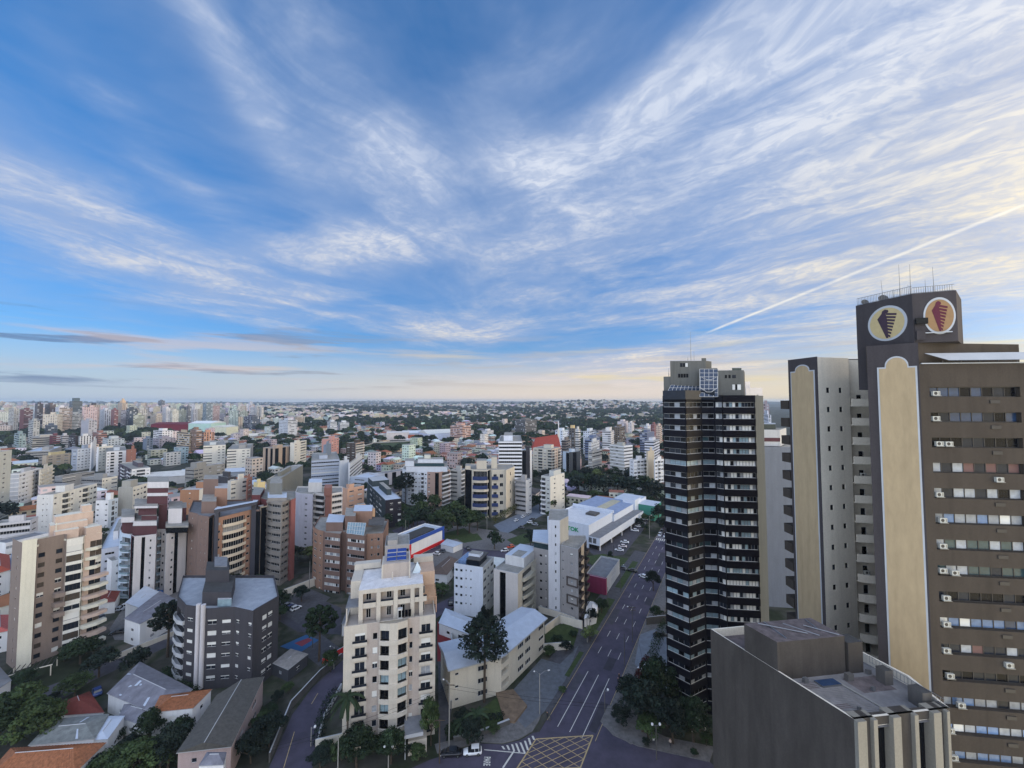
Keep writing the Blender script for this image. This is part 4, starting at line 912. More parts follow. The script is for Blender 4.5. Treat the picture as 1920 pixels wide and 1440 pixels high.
# ---- brown ribbon-window block in the centre
BR = W_(128, 98, 84, .1); BR_ = W_(158, 116, 88, .1)
pp = [GD(587, 166), GD(596, 162), GD(606, 160.5), GD(609, 159), GD(638, 157), GD(641, 160), GD(648, 159.5), GD(651, 157), GD(684, 154.5), GD(688, 157), GD(719, 158), GD(728, 176), GD(600, 182)]
z = ZAT(998, 159)
b = Bld('apartment_building', 'brown block with curved corners, ribbon windows and glazed roof terrace', 'building', pp)
PW = [[G_CURT, G_SHUT, G_CURT, G_BLK, G_SHUT], [G_BLK, G_CURT, G_BLK], [G_SHUT, G_SHUT, G_BLK, G_CURT]]
poly_edges(b, pp, ['w', 's', '.', 'R', '.', '.', '.', 'R', '.', '.wsW.', '.', '.'], 8, 2.93, z-.9-8*2.93, z, [BR_, BR_, BR, BR, BR, BR, BR, BR, BR, BR_], strip=(.8, PW, FRAME_W), shut=.15, wh=1.2)
b.roof(pp, z, CONC, .6, BR)
b.block('roof_structure', [GD(611, 162), GD(643, 162), GD(646, 172), GD(616, 174)], z-.6, z+3, BR, ROOFL)
b.block('roof_structure', [GD(646, 163), GD(666, 163), GD(668, 174), GD(648, 176)], z-.6, z+5.2, BR, CONC); b.block('roof_structure', [GD(662, 168), GD(697, 168), GD(698, 178), GD(664, 178)], z-.6, z+5.8, BR_, ROOFL)
grid_glass('glass_terrace', (*GD(650, 157.6), z+.1), (*GD(682, 155.2), z+.1), (*GD(686, 161), z+3), (*GD(652, 162), z+3), 7, 3, b.root, (b.cx, b.cy), G_TEAL, FRAME_W, .07)
b.block('terrace_pavilion', [GD(690, 160), GD(718, 160), GD(722, 170), GD(692, 172)], z+2.2, z+2.5, CONC_D); b.done()
apt('plain beige concrete block with a few windows behind the brown ribbon-window block', (716, 722, 768), 150, 75, 1024, '.', '.w..W', W_(190, 178, 164), lens=(12, None), tank=((.1, .5, .1, .8, 1.5),))
# ---- white block and cream slab block in front of the car park
b = apt('white six storey block with small windows and a tiled roof terrace', (852, 906, 926), 139.5, 19, 1064, '.ww.ss.'.replace('.ww.', 'ww').replace('ss.', 'ss..'), 'WwW', W_(208, 216, 228), W_(200, 198, 186), fh=2.85, done=False, shut=.1, gl=[G_DARK, G_GRN, G_DARK])
zz_ = b.z; b.block('tiled_terrace_roof', sub(b.poly, .1, .9, .15, .62), zz_+1.5, zz_+1.8, CONC_D); b.block('roof_structure', sub(b.poly, .15, .85, .2, .6), zz_-.8, zz_+1.5, G_DARK)
b.block('curved_glass_roof', sub(b.poly, .1, .9, .64, .9), zz_-.8, zz_+.9, G_SKY); b.done()
b = apt('cream slab block with curved balconies on its right side', (926, 971, 1013), 133, 27, 1076, '.|..', '.BBB.W', [W_(200, 192, 184)], W_(196, 190, 172), fh=2.9, bal=(W_(190, 186, 164), 1.5, 1.0, None, 'bow'), done=False, shut=0, gl=[G_BLK])
b.block('roof_structure', sub(b.poly, .35, .98, .1, .9), b.z-.7, b.z+2.6, W_(206, 206, 204), ROOFL); b.done()
# ---- tall white stair tower with grey wings
WT = W_(212, 214, 220); GW = W_(150, 146, 144); DF = W_(86, 76, 72)
c0 = GD(1064, 143); pp = [GD(1028, 142), GD(1050, 141.5), GD(1066, 147), GD(1066, 156), GD(1031, 156)]
b = Bld('apartment_tower', 'white tower with one column of windows between grey wings and rooftop terraces', 'tower', pp); z = ZAT(975, 142)
poly_edges(b, pp, ['..w.', '.', '.', '.'], 10, 3.1, z-.8-31, z, [WT, W_(206, 200, 182), WT, WT, WT], shut=0, wh=1.4)
b.roof(pp, z, CONC, .4, TRIM)
lw_ = [GD(1000, 147), GD(1028, 144), GD(1030, 160), GD(1003, 160)]; z2 = ZAT(1030, 145)
b.edge(lw_[0], lw_[1], 0, 7, 3.0, '.ws', GW, ground=z2-21.9, top=.9, shut=.2); b.edge(lw_[3], lw_[0], 0, 1, z2, '.', GW); b.roof(lw_, z2, CONC, .4, TRIM)
b.block('terrace_canopy', [GD(998, 146), GD(1028, 143), GD(1030, 158), GD(1000, 158)], z2+2.4, z2+2.8, TRIM, ROOFL); b.block('terrace_glazing', [GD(1001, 147), GD(1028, 144.2), GD(1029, 156), GD(1003, 157)], z2+.02, z2+2.39, G_GRN)
rw = [GD(1051, 140), GD(1084, 136), GD(1100, 145), GD(1098, 150), GD(1066, 150)]; z3 = ZAT(1028, 137)
b.edge(rw[0], rw[1], 0, 7, 3.0, 's.w.', [GW, WT], mats='0000', ground=z3-21.9, top=.9, shut=.2); b.edge(rw[1], rw[2], 0, 7, 3.0, 'b.b', [DF, TAN], mats='010', ground=z3-21.9, top=.9, shut=0, bal=(DF, 1.0, .9, None, 'box')); b.edge(rw[2], rw[3], 0, 1, z3, '.', TAN); b.roof(rw, z3, CONC, .3, TRIM)
for f in (1, 3):
    L2, P2 = fT(rw[0], rw[1]); mb = MB(); T2 = lambda x, y, zq: b.loc(P2(x, 0, y)[:2], zq); x_0, x_1 = L2*.35, L2*.98; zf = z3-21.9+3*f
    for (xa, xb, za, zb_) in ((x_0, x_1, zf, zf+.35), (x_0, x_1, zf+2.7, zf+3.05), (x_0, x_0+.35, zf+.351, zf+2.699), (x_1-.35, x_1, zf+.351, zf+2.699)): mb.box(xa, xb, -.4, -.003, za, zb_, DF, T=T2)
    mb.build('dark_window_frame', b.root)
rail_line([GD(1052, 140.4), GD(1083, 136.6), GD(1098, 145)], z3, 1.0, 8, b.root, (b.cx, b.cy)); b.done()
# ---- magenta shop
b = apt('low shop with magenta side wall and flat grey roof by the avenue', (1097, 1135, 1161), 156, 29, 1085, '.', '.R.', W_(148, 22, 82), W_(170, 176, 184), fh=3, done=False, gl=[G_CURT], roof=ROOFG, name='shop', cat='shop')
b.block('front_wall', sub(b.poly, -.02, .04, -.02, 1.0), 0, b.z-.01, W_(148, 22, 82)); b.done()
# ---- furniture store with green entrance block
SW = W_(206, 216, 230, .04, .06); c0 = GD(1104, 205); a = R(37.5); dr = (math.sin(a), math.cos(a)); dl = (-dr[1], dr[0])
q = lambda u, v: (c0[0]+dr[0]*u+dl[0]*v, c0[1]+dr[1]*u+dl[1]*v)
rc = lambda u0, u1, v0, v1: [q(u0, v0), q(u1, v0), q(u1, v1), q(u0, v1)]
b = Bld('furniture_store', 'large white store with green end block and green letters on its side', 'store', rc(0, 30, 0, 25))
zs = 11.5
for e in range(4): b.edge(b.poly[e], b.poly[(e+1) % 4], 0, 1, zs, '.', SW)
b.roof(b.poly, zs, W_(196, 200, 206, .1), 1.2, SW, .4)
b.block('rear_hall', rc(30.01, 66, -1, 27), 0, 10.2, SW, mat('roof_blue_sheet', S(128, 142, 168), .6, .18, .4)); b.block('roof_strip', rc(34, 62, 8, 14), 10.21, 10.3, mat('roof_yellowed', S(168, 162, 140), .8, .2, .6))
b.block('parapet_wall', rc(29.5, 30.5, -.5, 25.5), zs-.5, zs+1.0, SW); b.block('roof_unit', rc(20, 26, 6, 12), zs-1.2, zs-.2, CONC_D)
b.block('low_wing', rc(-1, 62, -6.5, -.02), 2.6, 6.4, SW, ROOFG); b.block('stair_block', rc(60, 70, -2, 6), 0, 12.6, SW, ROOFL)
GRNW = W_(30, 140, 118)
b.block('green_block', rc(66.01, 80, -12, -1.5), 0, 9.2, GRNW, ROOFL); b.block('rear_block', rc(66.02, 82, -1.49, 14), 0, 10.8, SW, ROOFL)
for u in (0, 14, 28, 42, 56): 
    for v in (-6.2, -5.9): pass
    b.block('column', rc(u, u+.5, -6.3, -5.8), 0, 2.6, WHITE)
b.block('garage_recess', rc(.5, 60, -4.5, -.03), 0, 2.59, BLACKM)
for k in (0, 1): b.block('louvre_panel', [q(-1.06, -2.2-k*2.4), q(-1.0, -2.2-k*2.4), q(-1.0, -.4-k*2.4), q(-1.06, -.4-k*2.4)], 3.4, 5.9, METAL)
GL = mat('sign_green', S(20, 150, 96), .6, .03)
def letters(txt, size, m, parent, loc, rotz, name='lettering', ext=.08, align='LEFT', wscale=1.0):
    cu = bpy.data.curves.new('lettering', 'FONT'); cu.body = txt; cu.size = size; cu.extrude = ext; cu.align_x = align; cu.offset = size*.02
    cu.materials.append(m); tmp = bpy.data.objects.new('tmp', cu); me = bpy.data.meshes.new_from_object(tmp); bpy.data.objects.remove(tmp)
    o = bpy.data.objects.new(name, me); C.objects.link(o); o.parent = parent; o.location = loc; o.rotation_euler = (math.pi/2, 0, rotz); o.scale = (wscale, 1, 1); return o
an = math.atan2(-dl[1], -dl[0])
px_ = 13.6
letters('STOK', 2.9, GL, b.root, b.loc(q(-.12, px_+.4), 6.9), an, ext=.1, wscale=1.1)
letters('STOK', 1.6, WHITE, b.root, b.loc(q(72.5, -12.1), 6.4), math.atan2(dr[1], dr[0]))
b.done()
# ---- drugstore wall with blue and red trim
c0 = GD(768, 190); c1 = GD(832, 212); L_, P = fT(c0, c1)
pp = [c0, c1, P(L_, 0, 13)[:2], P(0, 0, 13)[:2]]
b = Bld('shop', 'white shop wall framed in blue with red base beside a car park', 'shop', pp)
for e in range(4): b.edge(pp[e], pp[(e+1) % 4], 0, 1, 8.5, '.', WHITE)
b.roof(pp, 8.5, ROOFL, .5, WHITE)
T = lambda x, y, z: b.loc(P(x, 0, y)[:2], z)
BL_ = mat('sign_blue', S(38, 72, 150), .6, .05); RD_ = mat('sign_red', S(200, 30, 36), .6, .05)
for nm, (x0_, x1_, za, zb_, m) in {'blue_trim': (0, L_, 7.2, 8.9, BL_), 'red_base': (0, L_, 0.4, 2.0, RD_), 'blue_pier': (L_-1.2, L_+.1, 2.1, 7.19, BL_), 'red_pier': (-.4, .9, .3, 7.0, RD_)}.items():
    mb = MB(); mb.box(x0_, x1_, -.35, -.004, za, zb_, m, T=T); mb.build(nm, b.root)
b.block('dark_roof', [P(2, 0, 2)[:2], P(L_*.8, 0, 2)[:2], P(L_*.8, 0, 9)[:2], P(2, 0, 9)[:2]], 8.0, 8.7, ROOFD); b.done()
# ---- cream three storey villa block with light metal roof (two wings)
CV = W_(206, 196, 172); 
A0, A1, A2 = GD(846, 99.5), GD(940, 104.5), GD(1020, 122)
L1, P1 = fT(A0, A1); L2, P2 = fT(A1, A2); z = 9.3
pp = [A0, A1, A2, P2(L2+1.5, 0, 9)[:2], P2(-2, 0, 12)[:2], P1(0, 0, 11)[:2]]
b = Bld('apartment_building', 'cream three storey building in two wings under a pale metal roof', 'building', pp)
b.edge(A0, A1, 0, 3, 3.0, 's.W.', CV, ground=.1, top=.2, shut=.1, gl=[G_DARK]); b.edge(A1, A2, 0, 3, 3.0, 'L.WW.W', CV, ground=.1, top=.2, gl=[G_DARK, G_BLK], shut=.1)
for i in (2, 3, 4, 5): b.edge(pp[i], pp[(i+1) % 6], 0, 3, 3.0, '.w..w.' if i == 5 else '.', CV, ground=.1, top=.2)
mb = MB()
r1 = [P1(-.6, 0, -.7), P1(L1+.3, 0, -.7), P1(L1+1.0, 0, 5), P1(-.6, 0, 5), P1(L1+1, 0, 11.5), P1(-.6, 0, 11.5)]
Z = lambda p, h: b.loc(p[:2], h)
mb.face([Z(r1[0], z+.2), Z(r1[1], z+.2), Z(r1[2], z+1.3), Z(r1[3], z+1.3)], ROOFL); mb.face([Z(r1[3], z+1.3), Z(r1[2], z+1.3), Z(r1[4], z+.2), Z(r1[5], z+.2)], ROOFL)
r2 = [P2(.2, 0, -.8), P2(L2+.6, 0, -.8), P2(L2+1.0, 0, 4), P2(-.2, 0, 6), P2(L2+1.6, 0, 9.5), P2(-1.5, 0, 12)]
mb.face([Z(r2[0], z+.21), Z(r2[1], z+.21), Z(r2[2], z+1.4), Z(r2[3], z+1.4)], ROOFL); mb.face([Z(r2[3], z+1.4), Z(r2[2], z+1.4), Z(r2[4], z+.2), Z(r2[5], z+.2)], ROOFL)
for a_, b2 in ((r1[0], r1[1]), (r2[0], r2[1]), (r2[1], r2[2]), (r1[0], r1[5])): mb.tube([Z(a_, z+.2), Z(b2, z+.2)], .14, TRIM, 5)
mb.build('roof', b.root); b.done()
# ---- green-grey block
DG = W_(58, 72, 76); b = apt('dark green grey block with white shutters behind the brown block', (681, 722, 752), 236, 60, 938, '.WwwW.', '.W.W', DG, W_(44, 40, 50), fh=3.4, shut=.75, done=False, roof=ROOFL)
b.block('tall_side', sub(b.poly, .1, 1.3, .75, 1.02), 0, b.z+3.2, DG, TRIM); b.done()
# ---- blue and cream tower
CB = W_(204, 190, 162); NB = W_(44, 62, 112)
pp = [GD(871, 264), GD(884, 260), GD(886, 259), GD(914, 258), GD(919, 261), GD(922, 258), GD(946, 259), GD(949, 257), GD(965, 272), GD(960, 282), GD(873, 284)]
z = ZAT(880, 260)
b = Bld('apartment_tower', 'cream tower with deep blue curved balconies above the avenue trees', 'tower', pp)
poly_edges(b, pp, ['|', '.', 'B', '|', '.', 'ww', '.', '.s.', '.', '.'], 5, 5.7, z-.6-28.5, z, [CB], bal=(NB, 2.4, 2.2, None, 'bow'), shut=0, gl=[G_BLK], wh=3, sill=1)
for f in range(5):
    mb = MB(); zf = z-29.1+f*5.7; o = [GD(885, 257), GD(893, 255.8), GD(908, 255.8), GD(916, 257.5), GD(916, 259), GD(885, 260)]; mb.prism([b.loc(x)[:2] for x in o], zf-1.7, zf-.3, CB, bottom=True); mb.build('slab_band', b.root)
    mb = MB(); o = [GD(922, 257.4), GD(934, 257), GD(934, 259), GD(922, 259.5)]; mb.prism([b.loc(x)[:2] for x in o], zf, zf+2.0, NB, bottom=True); mb.build('balcony', b.root)
b.roof(pp, z, CONC, .5, CB)
for (a0, a1, d0, d1, h) in ((893, 912, 264, 274, 5), (921, 932, 266, 276, 7), (872, 882, 262, 270, 2)): b.block('roof_structure', [GD(a0, d0), GD(a1, d0), GD(a1, d1), GD(a0, d1)], z-.5, z+h, CB, CONC)
b.done()
# ---- white and brown stepped tower
WBt = W_(206, 210, 216); BT = W_(176, 140, 120)
pp = [GD(753, 300), GD(763, 290), GD(782, 288), GD(800, 286), GD(822, 284), GD(843, 296), GD(838, 312), GD(757, 314)]
z = ZAT(884, 287)
b = Bld('apartment_tower', 'white and light brown stepped tower with many small balconies behind a lone araucaria', 'tower', pp)
poly_edges(b, pp, ['w', 'wBw', 'wBw', 'w.|', '.BBB', '.', '.'], 8, 3.0, z-.6-24, z, [WBt, [WBt, BT], [WBt, BT], [BT, WBt], [BT, WBt], WBt, WBt], bal=(WBt, 1.2, 1.0, None, 'box'), shut=.3)
for (a0, a1, d0, d1, h0, h, m) in ((760, 838, 288, 306, -.5, 3.2, WBt), (758, 775, 290, 304, 3.2, 7, WBt), (776, 832, 290, 304, 3.2, 5.4, G_GRN), (782, 830, 292, 303, 5.4, 8, WBt), (794, 806, 296, 303, 8, 10.5, CRM)): b.block('roof_structure' if m is not G_GRN else 'terrace_glazing', [GD(a0, d0), GD(a1, d0), GD(a1, d1), GD(a0, d1)], z+h0, z+h, m, CONC)
b.roof(pp, z, CONC, .5, WBt); b.done()
# ---- smooth grey slab between the black tower and the beige tower
pp = [GD(1425, 148), GD(1500, 146), GD(1530, 165), GD(1440, 170)]
b = Bld('apartment_building', 'smooth windowless grey slab wall seen between the two tall towers', 'building', pp); z = ZAT(838, 147)
for e in range(4): b.edge(pp[e], pp[(e+1) % 4], 0, 1, z, '.', W_(118, 124, 134))
b.block('upper_storeys', [GD(1428, 150), GD(1468, 149), GD(1480, 160), GD(1440, 162)], z+.01, ZAT(806, 149), W_(186, 186, 184), CONC); b.block('red_band', [GD(1428, 149.9), GD(1468, 148.9), GD(1468, 149.2), GD(1428, 150.1)], ZAT(828, 149), ZAT(821, 149), MAR)
b.block('terrace_glazing', [GD(1429, 152), GD(1460, 151), GD(1460, 160), GD(1440, 160)], ZAT(806, 149)+.01, ZAT(796, 149), G_GRN, TRIM); b.roof(pp, z, CONC, .3, TRIM); b.done()
apt('white parapet block peeping over the right shoulder of the black tower', (1399, 1405, 1437), 120, 80, 727, '.', '.w.w.', WH, fh=3.2, lens=(6, None))
# ================================================================== blocks further off, each with real window openings
GRY = W_(150, 150, 148); WH2 = W_(222, 222, 222); CR2 = W_(216, 210, 192); BG2 = W_(190, 184, 168)
def A2(label, pxs, D, py, pyR, L_, R_, cl, cr=None, **k):
    return apt(label, pxs, D, azr_of(pxs[1], py, D, pxs[2], pyR), py, L_, R_, cl, cr, **k)
SL = (WH2, .35, .35)
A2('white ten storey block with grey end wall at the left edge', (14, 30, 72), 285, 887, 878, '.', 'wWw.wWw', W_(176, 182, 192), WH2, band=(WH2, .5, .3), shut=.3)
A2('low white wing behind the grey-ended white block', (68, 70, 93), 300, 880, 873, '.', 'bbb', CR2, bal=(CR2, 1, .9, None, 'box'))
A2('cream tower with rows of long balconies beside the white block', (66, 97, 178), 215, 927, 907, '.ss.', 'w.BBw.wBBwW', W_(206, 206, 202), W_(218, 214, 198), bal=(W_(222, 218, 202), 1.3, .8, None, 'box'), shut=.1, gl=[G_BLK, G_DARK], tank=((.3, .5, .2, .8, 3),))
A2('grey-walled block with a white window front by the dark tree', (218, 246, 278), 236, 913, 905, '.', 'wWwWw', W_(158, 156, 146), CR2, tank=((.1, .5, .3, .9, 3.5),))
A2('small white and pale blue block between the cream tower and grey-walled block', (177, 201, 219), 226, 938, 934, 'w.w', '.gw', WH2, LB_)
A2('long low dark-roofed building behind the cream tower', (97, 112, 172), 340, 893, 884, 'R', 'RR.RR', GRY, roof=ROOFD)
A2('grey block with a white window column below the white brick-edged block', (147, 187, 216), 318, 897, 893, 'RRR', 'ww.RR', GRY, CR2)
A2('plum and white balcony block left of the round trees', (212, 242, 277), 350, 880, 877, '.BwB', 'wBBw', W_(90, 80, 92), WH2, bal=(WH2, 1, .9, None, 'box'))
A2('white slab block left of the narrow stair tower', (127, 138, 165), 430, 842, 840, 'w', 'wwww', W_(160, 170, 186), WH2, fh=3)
A2('narrow white stair tower rising over the white slabs', (162, 165, 174), 428, 829, 828, '.', '.', WH2, fh=3)
A2('white slab block right of the narrow stair tower', (174, 178, 205), 425, 838, 836, '.', 'wwww', WH2, CR2, fh=3)
A2('white block with dark balcony openings beside the brick strip', (184, 193, 231), 395, 847, 845, 'w', 'wb.b.', W_(176, 190, 206), WH2, bal=(WH2, 1, .9, None, 'box'), shut=0, gl=[G_BLK])
A2('brick red strip block attached to the white balcony block', (230, 232, 249), 398, 843, 842, '.', '.s.', BRK)
A2('low grey block under the white slabs at the far left', (20, 40, 86), 470, 847, 845, 'RR', 'RRR', GRY, roof=ROOFL)
A2('low tan building with a yellow roof house behind dark trees', (72, 80, 125), 450, 854, 850, '.', 'www', W_(190, 168, 136), tank=((.2, .8, .2, .8, 3, W_(214, 190, 120)),))
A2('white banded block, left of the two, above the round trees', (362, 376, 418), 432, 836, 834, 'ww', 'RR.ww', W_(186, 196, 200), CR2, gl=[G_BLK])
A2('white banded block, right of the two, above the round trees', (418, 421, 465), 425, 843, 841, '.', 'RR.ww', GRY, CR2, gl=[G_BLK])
A2('grey concrete block with piers and a white roof house', (343, 360, 418), 330, 878, 869, 'RR', 'WW.w.Ww', W_(142, 140, 132), tank=((.1, .4, .1, .8, 4),), shut=0)
A2('orange brick block with cream right face near the portal-framed tower', (335, 371, 406), 232, 918, 908, '.s.', '.W.w', W_(172, 116, 70), CR2, roof=TRIM)
A2('charcoal walled block behind the cream block', (398, 424, 440), 285, 895, 893, '.', 'w', W_(70, 68, 72))
A2('cream block with paired windows and a brick end', (424, 430, 461), 262, 902, 897, '.', 'W.W', CR2)
A2('brick end piece of the cream paired-window block', (459, 461, 470), 264, 897, 894, '.', 'w', BRK)
A2('yellow water tank block behind the grey-balconied tower', (473, 481, 495), 250, 905, 903, '.', '.', W_(220, 196, 120))
A2('dull green grey block behind the grey-balconied tower', (494, 497, 522), 262, 899, 898, '.', '.', W_(120, 120, 108))
A2('brown finned block with pale vertical piers', (489, 512, 545), 425, 840, 836, '.|.|.', '|.|.|', W_(178, 150, 122), fh=3)
A2('pale grey block with dark loggias right of the brown finned block', (540, 548, 571), 440, 830, 826, '.', 'w.LL', CR2)
A2('blue grey hospital wing with ribbon windows', (555, 581, 634), 352, 864, 861, 'RR', 'RRRR', W_(168, 180, 200), gl=[G_DARK, G_BLUE, G_CURT])
A2('pale grey stair tower of the hospital', (633, 635, 652), 348, 864, 862, '.', '.', W_(190, 196, 204))
A2('white right wing of the hospital seen along its side', (651, 654, 678), 346, 868, 852, '.', 'RRR', W_(206, 208, 210), gl=[G_DARK])
A2('slate blue water tower above the hospital', (603, 608, 618), 385, 834, 832, '.', '.', W_(112, 128, 148))
A2('pink block behind the slate water tower', (600, 618, 632), 500, 823, 821, '.w', 'www', W_(206, 140, 124), fh=3)
A2('dark brown block with cream balcony ends right of the hospital', (646, 664, 680), 470, 831, 829, 'ww', 'BB', W_(80, 66, 56), W_(190, 158, 134), bal=(CR2, 1, .9, None, 'box'))
A2('grey striped block right of the white and brown stepped tower', (843, 864, 874), 300, 882, 879, 'LL.', 'b', W_(178, 176, 170), bal=(WH2, 1, .9, None, 'box'))
A2('white terraced tower with deep open balconies', (915, 935, 979), 330, 828, 828, '.WWW', 'LLLL', W_(214, 220, 230), WH2, gl=[G_DARK, G_BLK], tank=((.2, .6, .2, .8, 4),), shut=0, band=(WH2, .5, .5))
A2('dark slab with white edge beside the white terraced tower', (979, 994, 998), 350, 845, 843, '|.', '.', W_(66, 64, 70), WH2)
A2('cream block with loggias in front of the red roof', (1000, 1036, 1052), 410, 842, 838, 'wbwb', 'bwb', W_(214, 202, 176), W_(214, 184, 154), bal=(CR2, 1, .9, None, 'box'), fh=3)
A2('small white block with a column of balconies among big trees', (1015, 1032, 1059), 262, 894, 886, 'bw', '.w..w', W_(196, 198, 190), CR2, bal=(WH2, 1, .9, None, 'box'), tank=((.3, .8, .1, .6, 3),))
A2('grey ribbed block right of the blue and cream tower', (966, 986, 997), 262, 901, 897, 'LLL', '.w', W_(164, 162, 162), W_(196, 196, 196))
A2('low slate block with two pale blue panels', (1056, 1068, 1089), 395, 848, 846, '.|', '.|.', LB_, W_(70, 76, 82), fh=3)
A2('grey block with diagonal terrace roofs', (1104, 1112, 1130), 370, 846, 842, 'W', 'RR', W_(166, 162, 154))
A2('block with slanting white stripes along its side', (1145, 1172, 1188), 360, 836, 834, 'ww.', 'RRR', W_(170, 170, 160), WH2, gl=[G_DARK], band=(WH2, .9, .2))
A2('white ribbed block with a red box beside the black tower', (1182, 1190, 1216), 335, 862, 860, 'w', 'WbWb', WH2, bal=(WH2, 1, .9, None, 'box'))
A2('tan service tower between two white ribbed blocks', (1214, 1217, 1229), 333, 846, 844, '.', '.', W_(196, 180, 150))
A2('white ribbed block touching the black tower', (1228, 1230, 1252), 326, 862, 860, '.', 'WbWb', WH2, bal=(WH2, 1, .9, None, 'box'))
A2('blue grey low hall behind the lilac white block', (655, 690, 720), 330, 896, 888, 'w', '.', W_(176, 188, 206), roof=ROOFL)
A2('long grey hall with pale vertical ribs', (690, 700, 765), 345, 890, 880, '.', '|.|.|.|.', W_(176, 170, 176), roof=ROOFG)
A2('peach block roof behind the lilac white block', (641, 650, 672), 255, 916, 912, '.', 'ww', W_(212, 158, 120), lens=(8, 12))
A2('flat roofed orange block behind the brown ribbon-window block', (640, 652, 690), 215, 960, 955, '.', 'W.', W_(204, 156, 104), lens=(8, 14))
A2('pale blue low block with a folded roof near the cream tower', (172, 190, 224), 165, 1030, 1024, '.', 'w', WH2, W_(196, 200, 212), roof=ROOFL)
A2('white house block left of the white and maroon tower', (203, 212, 226), 158, 1052, 1048, '.', '.w', WH2)
A2('two level white house with dark panels at the left edge', (0, 12, 45), 178, 1018, 1010, '.', 'RR', WH2, roof=ROOFG, lens=(10, 14))
A2('tall pale slab cut by the left edge of the picture', (-20, -12, 8), 250, 848, 846, '.', '.w.', W_(196, 196, 180), lens=(8, 14))
A2('dark balcony block tucked in front of the cream tower', (40, 56, 67), 195, 975, 970, 'LL', 'w', W_(190, 190, 196), lens=(12, 8))
# red hipped roof hall
c = GD(1025, 455); mb = MB(); t = thing('church', 'steep red roofed church hall with a slim white tower', 'church', (c[0], c[1], 0))
mb.box(-15, 15, -10, 10, 0, 22, CR2); mb.build('wall', t); mb = MB()
for f_ in ([(-17, -12, 21), (16, -12, 21), (13, 0, 37), (-12, 0, 33)], [(16, 12, 21), (-17, 12, 21), (-12, 0, 33), (13, 0, 37)], [(16, -12, 21), (16, 12, 21), (13, 0, 37)], [(-17, 12, 21), (-17, -12, 21), (-12, 0, 33)]): mb.face(f_, mat('roof_red', S(142, 62, 50), .8, .12, .4))
mb.build('roof', t); mb = MB(); mb.box(13, 15, -2, 0, 22, 42, CR2); mb.tube([(14, -1, 42), (14, -1, 52)], .5, WHITE, 6); mb.build('bell_tower', t)
# ================================================================== terrain, far city
def nz(x, y, s, k=0.0):
    return math.sin(x/s+1.3+k)*math.cos(y/s*1.1+.7+k*2)+.5*math.sin(x/s*2.3+y/s*1.7+k)+.25*math.cos(x/s*5.1-y/s*4.3+k)
def terr(x, y):
    r = math.hypot(x, y); a = math.degrees(math.atan2(x, y))
    w = max(0., min(1., (r-1500)/2500)); z = w*(14+10*nz(x, y, 900))
    g = math.exp(-((a-13)/9)**2)*math.exp(-((r-4300)/1500)**2); z += 50*g*(1+.15*nz(x, y, 300))
    w2 = max(0., min(1., (r-6500)/3000)); z += w2*(38+14*nz(x, y, 1300, 2))
    if w > 0: z += w*4*nz(x, y, 240, 1)
    return max(-1, z) if r > 1500 else 0.0
GM = mat('ground_mix', S(96, 98, 88), .95, .45, .05)
def ground_mat():
    m = bpy.data.materials.new('ground'); m.use_nodes = True; t = m.node_tree; b = t.nodes['Principled BSDF']; b.inputs['Roughness'].default_value = .95; b.inputs['Specular IOR Level'].default_value = .1
    nn = t.nodes.new; g = nn('ShaderNodeNewGeometry')
    def no(s, d=4):
        n = nn('ShaderNodeTexNoise'); t.links.new(g.outputs['Position'], n.inputs['Vector']); n.inputs['Scale'].default_value = s; n.inputs['Detail'].default_value = d; return n.outputs[0]
    def ramp(v, st):
        r = nn('ShaderNodeValToRGB'); t.links.new(v, r.inputs[0]); e = r.color_ramp.elements
        for i, (p, c) in enumerate(st):
            if i > 1: e.new(p)
            e[i].position = p; e[i].color = (*c, 1)
        return r.outputs[0]
    c1 = ramp(no(.05, 6), [(.40, S(46, 52, 38)), (.50, S(74, 73, 68)), (.56, S(54, 60, 44)), (.64, S(98, 92, 86))])
    c2 = ramp(no(.35, 5), [(.3, (.6, .6, .6)), (.7, (1.2, 1.2, 1.2))])
    mx = nn('ShaderNodeMix'); mx.data_type = 'RGBA'; mx.blend_type = 'MULTIPLY'; mx.inputs[0].default_value = .8
    t.links.new(c1, mx.inputs[6]); t.links.new(c2, mx.inputs[7]); t.links.new(mx.outputs[2], b.inputs['Base Color']); return m
vs = []; fs = []; rr_ = [0, 40, 120, 300, 700, 1400]+[1500+130*i for i in range(60)]+[9500, 10500, 12500]
na = 150; a0_ = -75; a1_ = 75
for r in rr_:
    for i in range(na+1):
        a = R(a0_+(a1_-a0_)*i/na); x, y = r*math.sin(a), r*math.cos(a)-(60 if r == 0 else 0); vs.append((x, y, terr(x, y)))
for j in range(len(rr_)-1):
    for i in range(na): n = j*(na+1)+i; fs.append((n, n+1, n+na+2, n+na+1))
me = bpy.data.meshes.new('ground'); me.from_pydata(vs, [], [f[::-1] for f in fs]); me.materials.append(ground_mat()); o = put('ground', me); o['kind'] = 'structure'
